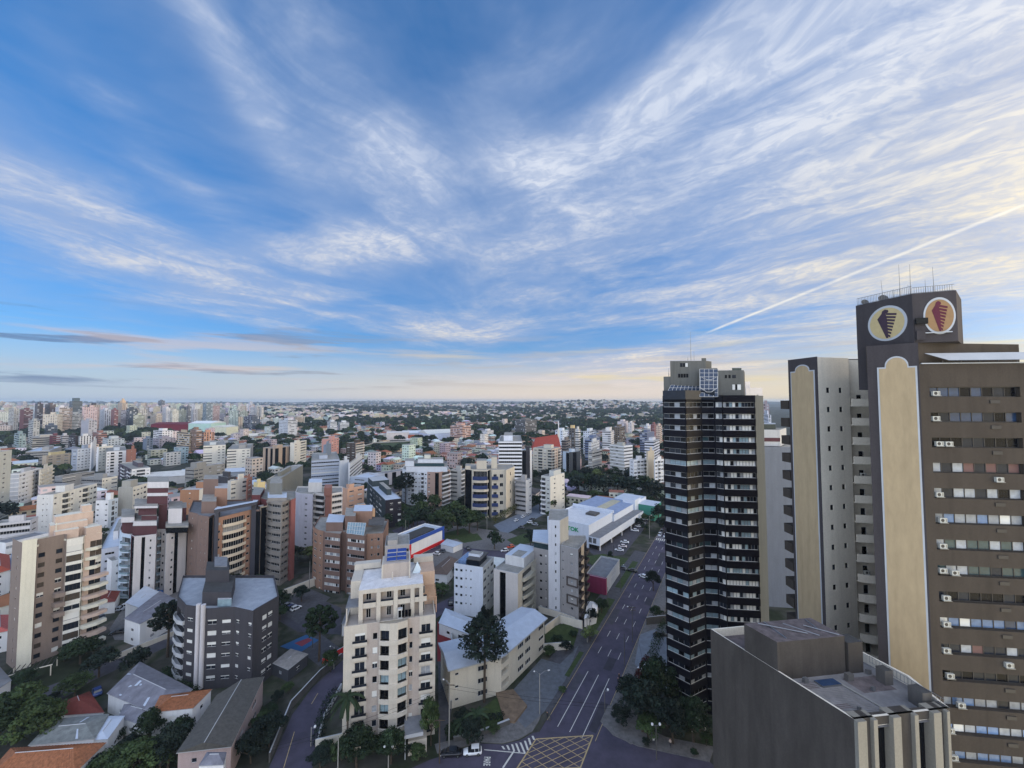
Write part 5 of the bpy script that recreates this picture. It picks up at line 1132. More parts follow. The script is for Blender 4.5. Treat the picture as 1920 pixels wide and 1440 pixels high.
# ---- meshes that carry colours and facade grids
class FM:
    def __init__(s): s.v = []; s.f = []; s.c = []; s.u = []; s.m = []
    def face(s, p, c, uv=None, m=0):
        n = len(s.v); s.v += p; s.f.append(tuple(range(n, n+len(p)))); s.c.append((c, len(p))); s.u += uv or [(0, 0)]*len(p); s.m.append(m)
    def box(s, cx, cy, w, d, rz, z0, z1, c, top, m=0, fh=3.0, bay=3.2):
        c_, s_ = math.cos(rz), math.sin(rz); P = [(cx+x*c_-y*s_, cy+x*s_+y*c_) for x, y in ((-w/2, -d/2), (w/2, -d/2), (w/2, d/2), (-w/2, d/2))]
        for i in range(4):
            a, b = P[i], P[(i+1) % 4]; L_ = (w, d)[i % 2]; nb = max(1, round(L_/bay)); nf = (z1-z0)/fh
            s.face([(*a, z0), (*b, z0), (*b, z1), (*a, z1)], c, [(0, .15-nf % 1), (nb, .15-nf % 1), (nb, nf+.15-nf % 1), (0, nf+.15-nf % 1)], m)
        s.face([(*p, z1) for p in P], top, None, 0); return P
    def roof(s, cx, cy, w, d, rz, z0, h, c, hip=.5):
        c_, s_ = math.cos(rz), math.sin(rz); q = lambda x, y, z: (cx+x*c_-y*s_, cy+x*s_+y*c_, z); w += 1; d += 1
        A, B_, Cc, D_ = q(-w/2, -d/2, z0), q(w/2, -d/2, z0), q(w/2, d/2, z0), q(-w/2, d/2, z0); k = w/2-hip*d/2; E, F_ = q(-k, 0, z0+h), q(k, 0, z0+h)
        for f in ([A, B_, F_, E], [B_, Cc, F_], [Cc, D_, E, F_], [D_, A, E]): s.face(f, c)
    def build(s, name, mats, parent=None, loc=(0, 0, 0)):
        me = bpy.data.meshes.new(name); me.from_pydata(s.v, [], s.f)
        for m in mats: me.materials.append(m)
        me.polygons.foreach_set('material_index', s.m)
        ca = me.color_attributes.new('Col', 'FLOAT_COLOR', 'CORNER'); ca.data.foreach_set('color', [x for c, n in s.c for _ in range(n) for x in (*c, 1)])
        uv = me.uv_layers.new(name='UVMap'); uv.data.foreach_set('uv', [x for p in s.u for x in p]); me.update()
        return put(name, me, parent, loc)
def facade_mat(name, ulo, uhi, vlo, vhi, glass_c, lit=.25):
    m = bpy.data.materials.new(name); m.use_nodes = True; t = m.node_tree; b = t.nodes['Principled BSDF']; nn = t.nodes.new; lk = t.links.new
    uv = nn('ShaderNodeUVMap'); se = nn('ShaderNodeSeparateXYZ'); lk(uv.outputs[0], se.inputs[0])
    def M(op, a, b_=None, c=None):
        n = nn('ShaderNodeMath'); n.operation = op
        for i, v in enumerate((a, b_, c)):
            if v is None: continue
            if isinstance(v, (int, float)): n.inputs[i].default_value = v
            else: lk(v, n.inputs[i])
        return n.outputs[0]
    fu, fv = M('FRACT', se.outputs[0]), M('FRACT', se.outputs[1])
    mk = M('MULTIPLY', M('MULTIPLY', M('GREATER_THAN', fu, ulo), M('LESS_THAN', fu, uhi)), M('MULTIPLY', M('GREATER_THAN', fv, vlo), M('LESS_THAN', fv, vhi)))
    cl = nn('ShaderNodeCombineXYZ'); lk(M('FLOOR', se.outputs[0]), cl.inputs[0]); lk(M('FLOOR', se.outputs[1]), cl.inputs[1]); oi = nn('ShaderNodeObjectInfo'); lk(M('MULTIPLY', oi.outputs['Random'], 99), cl.inputs[2])
    wn = nn('ShaderNodeTexWhiteNoise'); lk(cl.outputs[0], wn.inputs[0])
    at = nn('ShaderNodeAttribute'); at.attribute_name = 'Col'
    gm = nn('ShaderNodeMix'); gm.data_type = 'RGBA'; lk(M('MULTIPLY', M('GREATER_THAN', wn.outputs[0], 1-lit), .75), gm.inputs[0]); gm.inputs[6].default_value = (*glass_c, 1); gm.inputs[7].default_value = (.42, .44, .46, 1)
    g2 = nn('ShaderNodeVectorMath'); g2.operation = 'SCALE'; lk(gm.outputs[2], g2.inputs[0]); lk(M('ADD', .6, M('MULTIPLY', wn.outputs[0], .8)), g2.inputs['Scale'])
    mx = nn('ShaderNodeMix'); mx.data_type = 'RGBA'; lk(mk, mx.inputs[0]); lk(at.outputs['Color'], mx.inputs[6]); lk(g2.outputs[0], mx.inputs[7]); lk(mx.outputs[2], b.inputs['Base Color'])
    lk(M('SUBTRACT', .85, M('MULTIPLY', mk, .6)), b.inputs['Roughness']); return m
FPLAIN = mat('render_coat', (0, 0, 0), .9, .12, .3, attr=True)
FMATS = [FPLAIN, facade_mat('facade_punched', .25, .75, .35, .78, S(40, 44, 52)), facade_mat('facade_ribbon', 0.0, 1.0, .38, .82, S(46, 50, 58)), facade_mat('facade_strip', .3, .7, .12, .95, S(44, 46, 54), .15), facade_mat('facade_glass', .06, .94, .1, .93, S(56, 70, 86), .12)]
def tower(label, pxL, pxC, pxR, D, pyT, az_, col, kinds=(1, 1), caps=(), cat='tower', name='apartment_tower', group=None, colR=None, fh=3.1, bay=3.4, depth=None):
    ds = lambda c: c and tuple(.68*v+.32*(.3*c[0]+.55*c[1]+.15*c[2]) for v in c); col, colR = ds(col), ds(colR)
    poly = rect(pxL, pxC, pxR, D, az_, lmax=34, lens=depth); z = ZAT(pyT, D); cx = sum(p[0] for p in poly)/4; cy = sum(p[1] for p in poly)/4; z0 = terr(cx, cy)
    t = thing(name, label, cat, (cx, cy, z0), 0, group); fm = FM(); loc = [(p[0]-cx, p[1]-cy) for p in poly]; BUILDINGS.append(poly)
    nf = (z-z0)/fh
    for i in range(4):
        a, b = loc[i], loc[(i+1) % 4]; L_ = math.dist(a, b); nb = max(1, round(L_/bay)); v0 = 1-(nf % 1)
        k = kinds[1] if i == 0 else kinds[0] if i == 3 else 1
        fm.face([(*a, 0), (*b, 0), (*b, z-z0), (*a, z-z0)], (colR or col) if i == 0 else col, [(0, v0), (nb, v0), (nb, v0+nf), (0, v0+nf)], k)
    fm.build('wall', FMATS, t)
    fm = FM(); fm.face([(*p, z-z0+.02) for p in loc], S(136, 134, 130)); fm.build('roof', FMATS, t)
    for (s_, h, cc) in caps or ((.45, 3.5, col),):
        fm = FM(); w = math.dist(loc[0], loc[1])*s_; d = math.dist(loc[1], loc[2])*s_; fm.box(0, 0, w, d, math.atan2(loc[1][1]-loc[0][1], loc[1][0]-loc[0][0]), z-z0, z-z0+h, cc, S(150, 148, 144)); fm.build('roof_house', FMATS, t)
    return t
c_ = S
SKY = [('pale tower with a domed roof house at the left end of the skyline', 0, 14, 23, 900, 766, 30, c_(196, 186, 168), (2, 1)),
 ('brick red tower left of the dark brown pair', 24, 33, 50, 880, 768, 30, c_(120, 60, 56), (0, 2)), ('dark brown tower with pale balcony lines', 47, 58, 69, 960, 757, 30, c_(70, 50, 54), (3, 2)),
 ('brown tower with a dark block on its roof', 68, 82, 93, 980, 758, 30, c_(110, 88, 78), (3, 3)), ('white tower with one dark window column', 92, 99, 115, 960, 763, 30, c_(214, 210, 214), (1, 1)),
 ('tallest grey green tower with white floor lines', 113, 124, 143, 900, 752, 30, c_(88, 104, 112), (4, 2), ((.6, 7, c_(84, 98, 104)),)), ('black glass tower with beige side', 143, 163, 177, 1000, 759, 30, c_(60, 50, 50), (4, 1), ((.4, 4, c_(60, 50, 50)),), c_(168, 152, 138)),
 ('pale blue and white tower with dark stripe', 177, 186, 198, 950, 768, 30, c_(206, 208, 216), (1, 3)), ('red brick tower between white and tan towers', 198, 205, 212, 930, 768, 30, c_(160, 76, 66), (1, 2)),
 ('tan stepped tower with a tall spire block', 211, 219, 229, 1050, 755, 30, c_(198, 170, 138), (1, 3), ((.6, 6, c_(210, 180, 146)), (.3, 11, c_(210, 180, 146)))), ('dark blue glass office block', 227, 234, 247, 960, 766, 30, c_(58, 62, 76), (4, 4)),
 ('pale grey ribbed tower pair', 245, 250, 267, 980, 768, 30, c_(190, 186, 178), (3, 3)), ('cream stepped block beside the arena', 273, 284, 301, 1050, 778, 30, c_(214, 190, 158), (1, 1)), ('white tower with a violet stripe', 296, 303, 312, 1000, 765, 30, c_(206, 204, 208), (3, 1)),
 ('tall dark tower standing alone against the sky', 287, 293, 300, 1900, 751, 30, c_(76, 84, 100), (2, 2)), ('cream striped tower at the arena', 310, 315, 327, 1000, 770, 30, c_(206, 202, 182), (2, 1)),
 ('slate glass tower left of the bronze one', 328, 333, 340, 1150, 762, 30, c_(104, 116, 130), (4, 4)), ('curved bronze glass tower', 339, 345, 351, 1150, 762, 30, c_(130, 124, 120), (2, 4)), ('light grey tower with vertical lines', 350, 354, 363, 1080, 768, 30, c_(190, 190, 196), (3, 3)),
 ('blue green tower with white bands', 372, 379, 391, 1050, 756, 30, c_(120, 146, 158), (2, 2)), ('cream tower right of the blue green tower', 391, 396, 404, 1200, 764, 30, c_(208, 200, 186), (1, 1)), ('pale apartment slab with peach right face', 412, 425, 449, 1000, 782, 30, c_(206, 186, 160), (3, 3)),
 ('slim pale tower standing above the far city', 459, 462, 466, 2000, 753, 30, c_(190, 196, 210), (1, 1)), ('twin cream tower, left one of the pair at the skyline end', 472, 476, 480, 1500, 764, 30, c_(198, 188, 174), (1, 1)), ('twin cream tower, right one of the pair at the skyline end', 480, 484, 488, 1500, 764, 30, c_(206, 198, 186), (1, 1)),
 ('dark slab block with blue grey half', 450, 467, 482, 950, 781, 30, c_(80, 80, 96), (2, 4)), ('grey white banded tower in the second row at far left', 29, 52, 64, 690, 789, 30, c_(170, 170, 164), (2, 1)),
 ('dark blue boxy office in the second row', 73, 80, 98, 720, 798, 30, c_(76, 88, 108), (4, 4)), ('grey netted block under the glass tower', 137, 157, 173, 700, 789, 30, c_(170, 166, 172), (0, 1)),
 ('teal glass and white low block at the left edge', -10, 26, 39, 560, 814, 30, c_(124, 152, 152), (2, 1)), ('beige balcony block with two window columns', 39, 52, 106, 600, 821, 30, c_(176, 168, 152), (2, 2)), ('dark red strip block right of the beige balcony block', 84, 90, 104, 600, 817, 30, c_(120, 48, 60), (0, 2)),
 ('pale lilac block right of the dark red strip', 103, 108, 122, 620, 817, 30, c_(186, 184, 188), (2, 2)), ('black block with thin white edge', 120, 133, 138, 600, 817, 30, c_(58, 46, 46), (2, 0)), ('white five line block', 138, 142, 164, 600, 818, 30, c_(206, 206, 206), (1, 3)),
 ('rust coloured brick block in the second row', 163, 176, 193, 620, 812, 30, c_(156, 98, 78), (1, 2)), ('tan block with curved balcony bands left of the park', 325, 349, 352, 560, 811, 30, c_(184, 158, 118), (2, 1)), ('brown stair tower between the tan and orange blocks', 350, 362, 372, 555, 806, 30, c_(150, 108, 74), (3, 2)),
 ('orange brown block beside the park trees', 371, 376, 396, 580, 811, 30, c_(206, 140, 98), (2, 3)), ('slate blue office cluster left part', 261, 268, 280, 560, 823, 30, c_(104, 120, 142), (0, 1)), ('mauve block under the arena', 279, 292, 323, 600, 823, 30, c_(150, 140, 152), (1, 1)),
 ('pale block behind the arena trees', 183, 195, 226, 560, 824, 30, c_(176, 184, 186), (1, 1)), ('white balcony block below the arena', 280, 297, 317, 660, 808, 30, c_(220, 216, 216), (2, 1)),
 ('white clinic block among park trees', 517, 535, 553, 800, 788, 30, c_(190, 194, 200), (1, 2)), ('striped white office, left block, by the park', 602, 615, 628, 900, 791, 60, c_(206, 210, 212), (2, 2)), ('striped white office, right block, by the park', 628, 634, 651, 920, 792, 60, c_(206, 210, 212), (2, 2)),
 ('terracotta terraced block alone among trees', 843, 866, 882, 740, 798, 30, c_(206, 150, 122), (2, 2)), ('small white villa block with round windows', 903, 913, 925, 820, 808, 30, c_(214, 212, 214), (1, 1)), ('dark concrete terraced headquarters in the trees', 946, 985, 1008, 850, 788, 50, c_(104, 98, 92), (2, 2)),
 ('pale blue white tower left of the tan tower', 1042, 1056, 1066, 520, 808, 30, c_(206, 216, 228), (1, 1)), ('brown grey block below the pale blue tower', 1054, 1062, 1072, 470, 826, 30, c_(120, 106, 96), (2, 2)), ('tan topped dark tower', 1068, 1078, 1082, 540, 803, 30, c_(104, 96, 86), (1, 1), ((.6, 4, c_(206, 180, 130)),)),
 ('white ribbed tower right of the tan topped tower', 1080, 1086, 1090, 530, 805, 30, c_(206, 202, 190), (2, 2)), ('white tower with a navy panel', 1095, 1107, 1120, 560, 809, 30, c_(204, 212, 222), (1, 2)), ('blue block in front of the navy panel tower', 1098, 1116, 1127, 500, 822, 30, c_(92, 112, 150), (2, 1)),
 ('large white stepped tower', 1131, 1147, 1160, 560, 809, 30, c_(214, 210, 206), (2, 1), ((.5, 5, c_(214, 210, 206)),)), ('dark brown tower with golden balconies', 1152, 1164, 1174, 580, 801, 30, c_(104, 88, 66), (1, 2)), ('pinkish white far block left', 1160, 1172, 1185, 900, 790, 30, c_(206, 190, 192), (1, 1)),
 ('pinkish white far block right', 1180, 1187, 1192, 880, 793, 30, c_(208, 198, 194), (1, 1)), ('white narrow tower near the black tower', 1211, 1217, 1223, 620, 799, 30, c_(204, 208, 214), (2, 1)), ('maroon topped tower near the black tower', 1223, 1229, 1235, 700, 796, 30, c_(140, 74, 76), (1, 1)),
 ('peach tower touching the black tower', 1233, 1240, 1250, 640, 799, 30, c_(206, 174, 146), (1, 2)), ('rounded white block with blue stripes', 1211, 1228, 1250, 440, 828, 30, c_(204, 206, 214), (2, 2)), ('slate blue block behind the striped one', 1202, 1216, 1234, 520, 812, 30, c_(96, 108, 140), (2, 0)),
 ('grey white slab right of the navy block', 1105, 1110, 1126, 450, 830, 30, c_(196, 198, 200), (1, 1)), ('mauve tower seen past the black tower', 1437, 1449, 1458, 420, 757, 30, c_(150, 130, 134), (1, 2)), ('white framed tower seen past the black tower', 1447, 1452, 1467, 330, 778, 30, c_(206, 206, 210), (3, 3))]
for i, e in enumerate(SKY):
    lab, l, c0, r_, D, py, az_, col, kk = e[:9]; tower(lab, l, c0, r_, D, py, az_+((i*37) % 11-5), col, kk, e[9] if len(e) > 9 else (), colR=e[10] if len(e) > 10 else None, cat='building' if D < 700 else 'tower', name='apartment_building' if D < 700 else 'apartment_tower')
def hall(label, pxL, pxC, pxR, D, z, az_, col, top, name='warehouse', cat='hall', deep=(None, None), hip=False):
    poly = rect(pxL, pxC, pxR, D, az_, lmax=160, lens=deep); cx = sum(p[0] for p in poly)/4; cy = sum(p[1] for p in poly)/4; z0 = terr(cx, cy); t = thing(name, label, cat, (cx, cy, z0)); BUILDINGS.append(poly)
    fm = FM(); l = [(p[0]-cx, p[1]-cy) for p in poly]; w, d = math.dist(l[0], l[1]), math.dist(l[1], l[2]); rz = math.atan2(l[1][1]-l[0][1], l[1][0]-l[0][0])
    fm.box(0, 0, w, d, rz, 0, z, col, top, 0); fm.build('wall', FMATS, t); fm = FM()
    if w >= d: fm.roof(0, 0, w, d, rz, z+.01, min(w, d)*.10, top, .02)
    else: fm.roof(0, 0, d, w, rz+math.pi/2, z+.01, min(w, d)*.10, top, .02)
    fm.build('roof', FMATS, t); return t
hall('long dark red arena below the skyline', 264, 275, 342, 900, 22, 88, c_(112, 30, 44), c_(100, 34, 46), 'arena', 'arena', (40, 95)); hall('pale green white hall right of the red arena', 340, 346, 383, 900, 24, 88, c_(176, 206, 196), c_(206, 212, 212), 'arena', 'arena', (50, 50))
hall('pale yellow hall ending the arena row', 383, 386, 413, 860, 18, 88, c_(206, 206, 182), c_(196, 196, 186), 'arena', 'arena', (40, 36)); hall('large white warehouse beyond the green field', 778, 800, 823, 760, 12, 60, c_(196, 204, 220), c_(200, 200, 194), deep=(60, 60))
hall('grey warehouse beyond the green field', 745, 752, 780, 800, 10, 75, c_(176, 180, 188), c_(190, 196, 204), deep=(40, 50)); hall('pale cream office row beyond the field', 715, 722, 743, 760, 14, 80, c_(206, 196, 190), c_(196, 192, 188), deep=(20, 40)); hall('red brick shed under the white warehouse', 757, 762, 778, 770, 8, 85, c_(170, 92, 66), c_(170, 96, 70), deep=(12, 26))
hall('long pale roof shed right of the dark red arena trees', 355, 380, 412, 380, 6, 70, c_(150, 156, 164), c_(176, 184, 194), deep=(22, 40)); hall('curved pale roof garage left of the round trees', 248, 262, 300, 350, 7, 60, c_(176, 176, 176), c_(190, 190, 186), deep=(30, 40)); hall('low grey shed by the twin banded blocks', 325, 335, 352, 390, 6, 60, c_(140, 146, 156), c_(150, 160, 172), deep=(14, 20))
# ================================================================== roads, lots, markings
ASPH = mat('asphalt', S(70, 66, 80), .85, .3, .25); ASPH2 = mat('asphalt_worn', S(68, 67, 74), .88, .25, .5); PAVE = mat('pavement_blocks', S(102, 100, 99), .9, .3, 1.1); PAVE2 = mat('pavement_dark', S(74, 74, 78), .9, .3, .8)
GRASS = mat('lawn_grass', S(54, 68, 36), .95, .35, .8); DIRT = mat('soil_bank', S(112, 96, 80), .95, .35, .7); MARK = mat('road_paint_white', S(196, 194, 186), .8, .15, 2); MARKY = mat('road_paint_yellow', S(170, 150, 110), .8, .2, 2)
def sheet(name, pts, z, m, thick=0.0, world=False, kind='structure'):
    P_ = pts if world else [G(px, py, z) for px, py in pts]
    ar = sum(P_[i][0]*P_[(i+1) % len(P_)][1]-P_[(i+1) % len(P_)][0]*P_[i][1] for i in range(len(P_)))
    if ar < 0: P_ = P_[::-1]
    mb = MB()
    if thick: mb.prism(P_, z-thick, z, m)
    else: mb.face([(x, y, z) for x, y in P_], m)
    o = mb.build(name); o['kind'] = kind; return o
g0 = G(1025, 1350); g1 = G(1177, 1095); ux, uy = g1[0]-g0[0], g1[1]-g0[1]; l_ = math.hypot(ux, uy); ux /= l_; uy /= l_
def AV(u, v): return (g0[0]+ux*u+uy*v, g0[1]+uy*u-ux*v)          # along the avenue from the crossing, v metres to its right
RW = 11.9
sheet('avenue_road', [AV(-8, 0), AV(420, 0), AV(420, RW), AV(-8, RW)], .02, ASPH, world=True)
sheet('cross_road', [(805, 1425), (900, 1394), (943, 1396), (975, 1388), (1000, 1374), (1126, 1352), (1150, 1378), (1195, 1398), (1330, 1428), (1420, 1500), (1420, 1640), (780, 1640), (560, 1700), (640, 1500)], .016, ASPH)
sheet('side_street', [(640, 1240), (652, 1262), (618, 1312), (603, 1356), (592, 1400), (583, 1460), (575, 1560), (470, 1560), (500, 1450), (524, 1395), (548, 1340), (585, 1290)], .02, ASPH)
sheet('side_street', [(640, 1240), (652, 1262), (760, 1195), (880, 1120), (870, 1108), (740, 1170)], .018, ASPH)
sheet('left_street', [(-60, 1385), (100, 1322), (170, 1278), (330, 1205), (520, 1120), (500, 1108), (320, 1178), (215, 1228), (120, 1275), (-60, 1345)], .02, ASPH2)
sheet('boulevard_road', [(690, 1010), (745, 1000), (790, 992), (850, 1012), (960, 1022), (1100, 1058), (1180, 1078), (1215, 1090), (1165, 1100), (1050, 1082), (930, 1060), (840, 1040), (740, 1030)], .024, ASPH)
sheet('curved_road', [(745, 1003), (800, 985), (835, 968), (815, 962), (780, 976), (735, 995)], .028, ASPH)
sheet('rear_street', [(945, 1003), (1025, 962), (1060, 935), (1035, 932), (990, 955), (925, 985)], .028, mat('asphalt_blue', S(104, 112, 124), .85, .15, .4))
sheet('plaza_pavement', [(835, 1022), (800, 995), (860, 985), (960, 1000), (1000, 1020), (980, 1035), (900, 1030)], .12, PAVE, .12)
sheet('plaza_grass', [(818, 1003), (870, 990), (892, 1005), (830, 1014)], .14, GRASS); sheet('plaza_grass', [(848, 1006), (895, 1000), (905, 1012), (870, 1018)], .141, GRASS)
sheet('island_grass', [(950, 1012), (985, 1000), (1000, 1004), (1000, 1018), (965, 1022)], .14, GRASS); sheet('corner_lawn', [(1090, 1045), (1130, 1038), (1195, 1050), (1188, 1062), (1165, 1068), (1110, 1058)], .14, GRASS)
sheet('car_park_ground', [(1098, 1028), (1125, 1014), (1165, 985), (1190, 970), (1218, 955), (1222, 965), (1205, 995), (1170, 1040), (1120, 1046)], .05, ASPH2)
sheet('shop_car_park_ground', [(775, 1060), (835, 1020), (870, 1028), (865, 1045), (820, 1075), (790, 1080)], .05, PAVE)
sheet('left_pavement', [AV(2, -.01), AV(118, -.01), AV(118, -5.5), AV(4, -9)], .15, PAVE2, .15, world=True)
sheet('right_pavement', [AV(5, RW+.01), AV(150, RW+.01), AV(150, RW+4.5), AV(30, RW+4.5), AV(20, RW+6), AV(3, RW+7)], .15, PAVE, .15, world=True)
sheet('corner_pavement', [(1126, 1352), (1150, 1378), (1195, 1398), (1330, 1428), (1340, 1400), (1250, 1382), (1180, 1350), (1160, 1320), (1140, 1322)], .154, PAVE, .15)
sheet('left_corner_pavement', [(820, 1412), (902, 1391), (943, 1393), (973, 1385), (998, 1371), (1010, 1352), (1020, 1325), (985, 1300), (960, 1345), (900, 1375), (815, 1395)], .154, PAVE, .15)
sheet('forecourt_paving', [(940, 1318), (1015, 1235), (1050, 1245), (1085, 1210), (1060, 1275), (1020, 1335), (985, 1365)], .16, mat('paving_blue_grey', S(92, 96, 102), .9, .22, .8), .1)
sheet('retaining_bank', [(930, 1298), (962, 1292), (988, 1322), (965, 1352), (945, 1350)], .7, DIRT, .7)
sheet('garden_grass', [(880, 1345), (935, 1305), (948, 1345), (900, 1368)], .5, GRASS, .4); sheet('lawn_strip', [(1018, 1180), (1060, 1168), (1085, 1180), (1075, 1212), (1030, 1222)], .3, GRASS, .2)
sheet('verge_grass', [AV(40, -1.0), AV(64, -1.0), AV(64, -4), AV(42, -4)], .17, GRASS, world=True); sheet('verge_grass', [AV(74, -1.0), AV(104, -1.0), AV(104, -3.5), AV(74, -3.8)], .17, GRASS, world=True); sheet('verge_grass', [AV(16, -.7), AV(28, -.7), AV(28, -2), AV(16, -2)], .17, GRASS, world=True)
sheet('tower_forecourt', [(1200, 1190), (1250, 1170), (1255, 1290), (1235, 1290), (1190, 1245)], .16, mat('paving_pale_blue', S(116, 122, 130), .9, .2, .6), .1)
sheet('driveway_ground', [(822, 1185), (846, 1175), (855, 1250), (845, 1345), (835, 1395), (822, 1395)], .05, PAVE2)
sheet('sports_court', [(820, 1165), (848, 1172), (846, 1240), (820, 1240)], .06, mat('court_red', S(108, 34, 36), .9, .1, .8)); sheet('pool_terrace', [(285, 1110), (330, 1088), (360, 1092), (372, 1106), (320, 1135)], .1, PAVE, .1)
sheet('play_court', [(555, 1215), (600, 1188), (652, 1225), (640, 1235), (600, 1250)], .06, PAVE2); sheet('play_court_paint', [(525, 1212), (574, 1190), (598, 1200), (562, 1224)], .07, mat('court_blue', S(46, 88, 130), .8, .08)); sheet('play_court_paint', [(552, 1206), (578, 1196), (586, 1200), (566, 1212)], .075, mat('court_red2', S(130, 60, 70), .8, .08))
sheet('yard_ground', [(498, 1130), (560, 1095), (620, 1120), (560, 1170)], .05, PAVE2); sheet('yard_ground', [(205, 1180), (250, 1110), (335, 1140), (340, 1200), (215, 1200)], .04, PAVE); sheet('parking_yard', [(515, 1160), (570, 1110), (640, 1140), (640, 1190), (560, 1185)], .045, ASPH2)
# pool
POOL = mat('pool_water', S(24, 92, 168), .08, .05, spec=.8)
sheet('pool', [(292, 1105), (312, 1094), (332, 1092), (332, 1097), (318, 1112), (300, 1113)], .16, POOL, .05)
# markings: lane dashes, long lines, crossings, box junction
def mark(name, pts, z=.03, m=MARK): return sheet(name, pts, z, m, world=True)
for k in range(34):
    for v in (3.0, 5.95, 8.9):
        u = 30+9.6*k
        if u > 330 or 138 < u < 158: continue
        mark('lane_marking', [AV(u, v-.07), AV(u+3.6, v-.07), AV(u+3.6, v+.07), AV(u, v+.07)])
for v in (3.0, 5.95, 8.9): mark('lane_marking', [AV(-.5, v-.08), AV(21, v-.08), AV(21, v+.08), AV(-.5, v+.08)])
for v in (.15, RW-.15): mark('edge_line', [AV(0, v-.06), AV(330, v-.06), AV(330, v+.06), AV(0, v+.06)], .028, MARKY)
for xt, yt, xb, yb in zip((850, 905, 960, 1005, 1055, 1105, 1148, 1190), (235, 225, 215, 205, 195, 175, 145, 120), (875, 930, 985, 1045, 1105, 1140, 1170, 1210), (272, 280, 290, 305, 315, 280, 220, 165)):
    q_ = lambda a, b: G(800+a/6, 1360+b/6); mark('crosswalk_stripe', [q_(xt-11, yt), q_(xb-11, yb), q_(xb+11, yb), q_(xt+11, yt)], .036)
for i in range(11): mark('crosswalk_stripe', [AV(139, .7+i), AV(143, .7+i), AV(143, 1.2+i), AV(139, 1.2+i)], .032)
for k, (u0_, v0_, u1_, v1_) in enumerate(((24, 6.3, 30, 8.6), (47, .4, 58, 2.6), (66, 9.2, 72, 11.4), (88, 3.4, 90, 8.7), (104, 6.2, 122, 8.7), (12, .6, 19, 2.5), (2, 9.4, 12, 11.3))): sheet('road_patch', [AV(u0_, v0_), AV(u1_, v0_), AV(u1_, v1_), AV(u0_, v1_)], .0245, ASPH2 if k % 2 else mat('asphalt_fresh', S(56, 54, 62), .85, .2, .5), world=True)
mark('stop_line', [AV(145, .3), AV(145.5, .3), AV(145.5, RW-.3), AV(145, RW-.3)], .033)
q4 = [G(1005, 1386), G(1112, 1379), G(1088, 1440), G(968, 1443)]; bl = lambda u, v: tuple((q4[0][i]*(1-u)+q4[1][i]*u)*(1-v)+(q4[3][i]*(1-u)+q4[2][i]*u)*v for i in (0, 1))
def stripe(a, b, w, nm='box_junction_line', z=.034, m=MARKY):
    L_ = math.dist(a, b); nx, ny = -(b[1]-a[1])/L_*w/2, (b[0]-a[0])/L_*w/2; return mark(nm, [(a[0]+nx, a[1]+ny), (b[0]+nx, b[1]+ny), (b[0]-nx, b[1]-ny), (a[0]-nx, a[1]-ny)], z, m)
for i in range(4): stripe(bl(*((0, 0), (1, 0), (1, 1), (0, 1))[i]), bl(*((1, 0), (1, 1), (0, 1), (0, 0))[i]), .28)
for k in range(1, 8):
    t = k/4
    a, b = ((t, 0), (0, t)) if t <= 1 else ((1, t-1), (t-1, 1)); stripe(bl(*a), bl(*b), .14, z=.036)
    a, b = ((1-t, 0), (1, t)) if t <= 1 else ((0, t-1), (2-t, 1)); stripe(bl(*a), bl(*b), .14, z=.038)
stripe(G(964, 1408), G(943, 1440), .35, 'stop_line', .04, MARK); stripe(G(908, 1406), G(985, 1413), .2, 'edge_line', .042, MARK); stripe(G(552, 1372), G(530, 1446), .15, 'lane_marking', .03, MARKY); stripe(G(596, 1300), G(584, 1320), .15, 'lane_marking', .03, MARKY)
letters('PARE', 1.15, MARK, None, (*G(912, 1434), .03), 0, 'road_lettering', .002); o = bpy.data.objects['road_lettering']; o.rotation_euler = (0, 0, R(-90)); o['kind'] = 'structure'; o.scale = (.8, 1.7, 1)
o.location = (*G(908, 1419), .03)
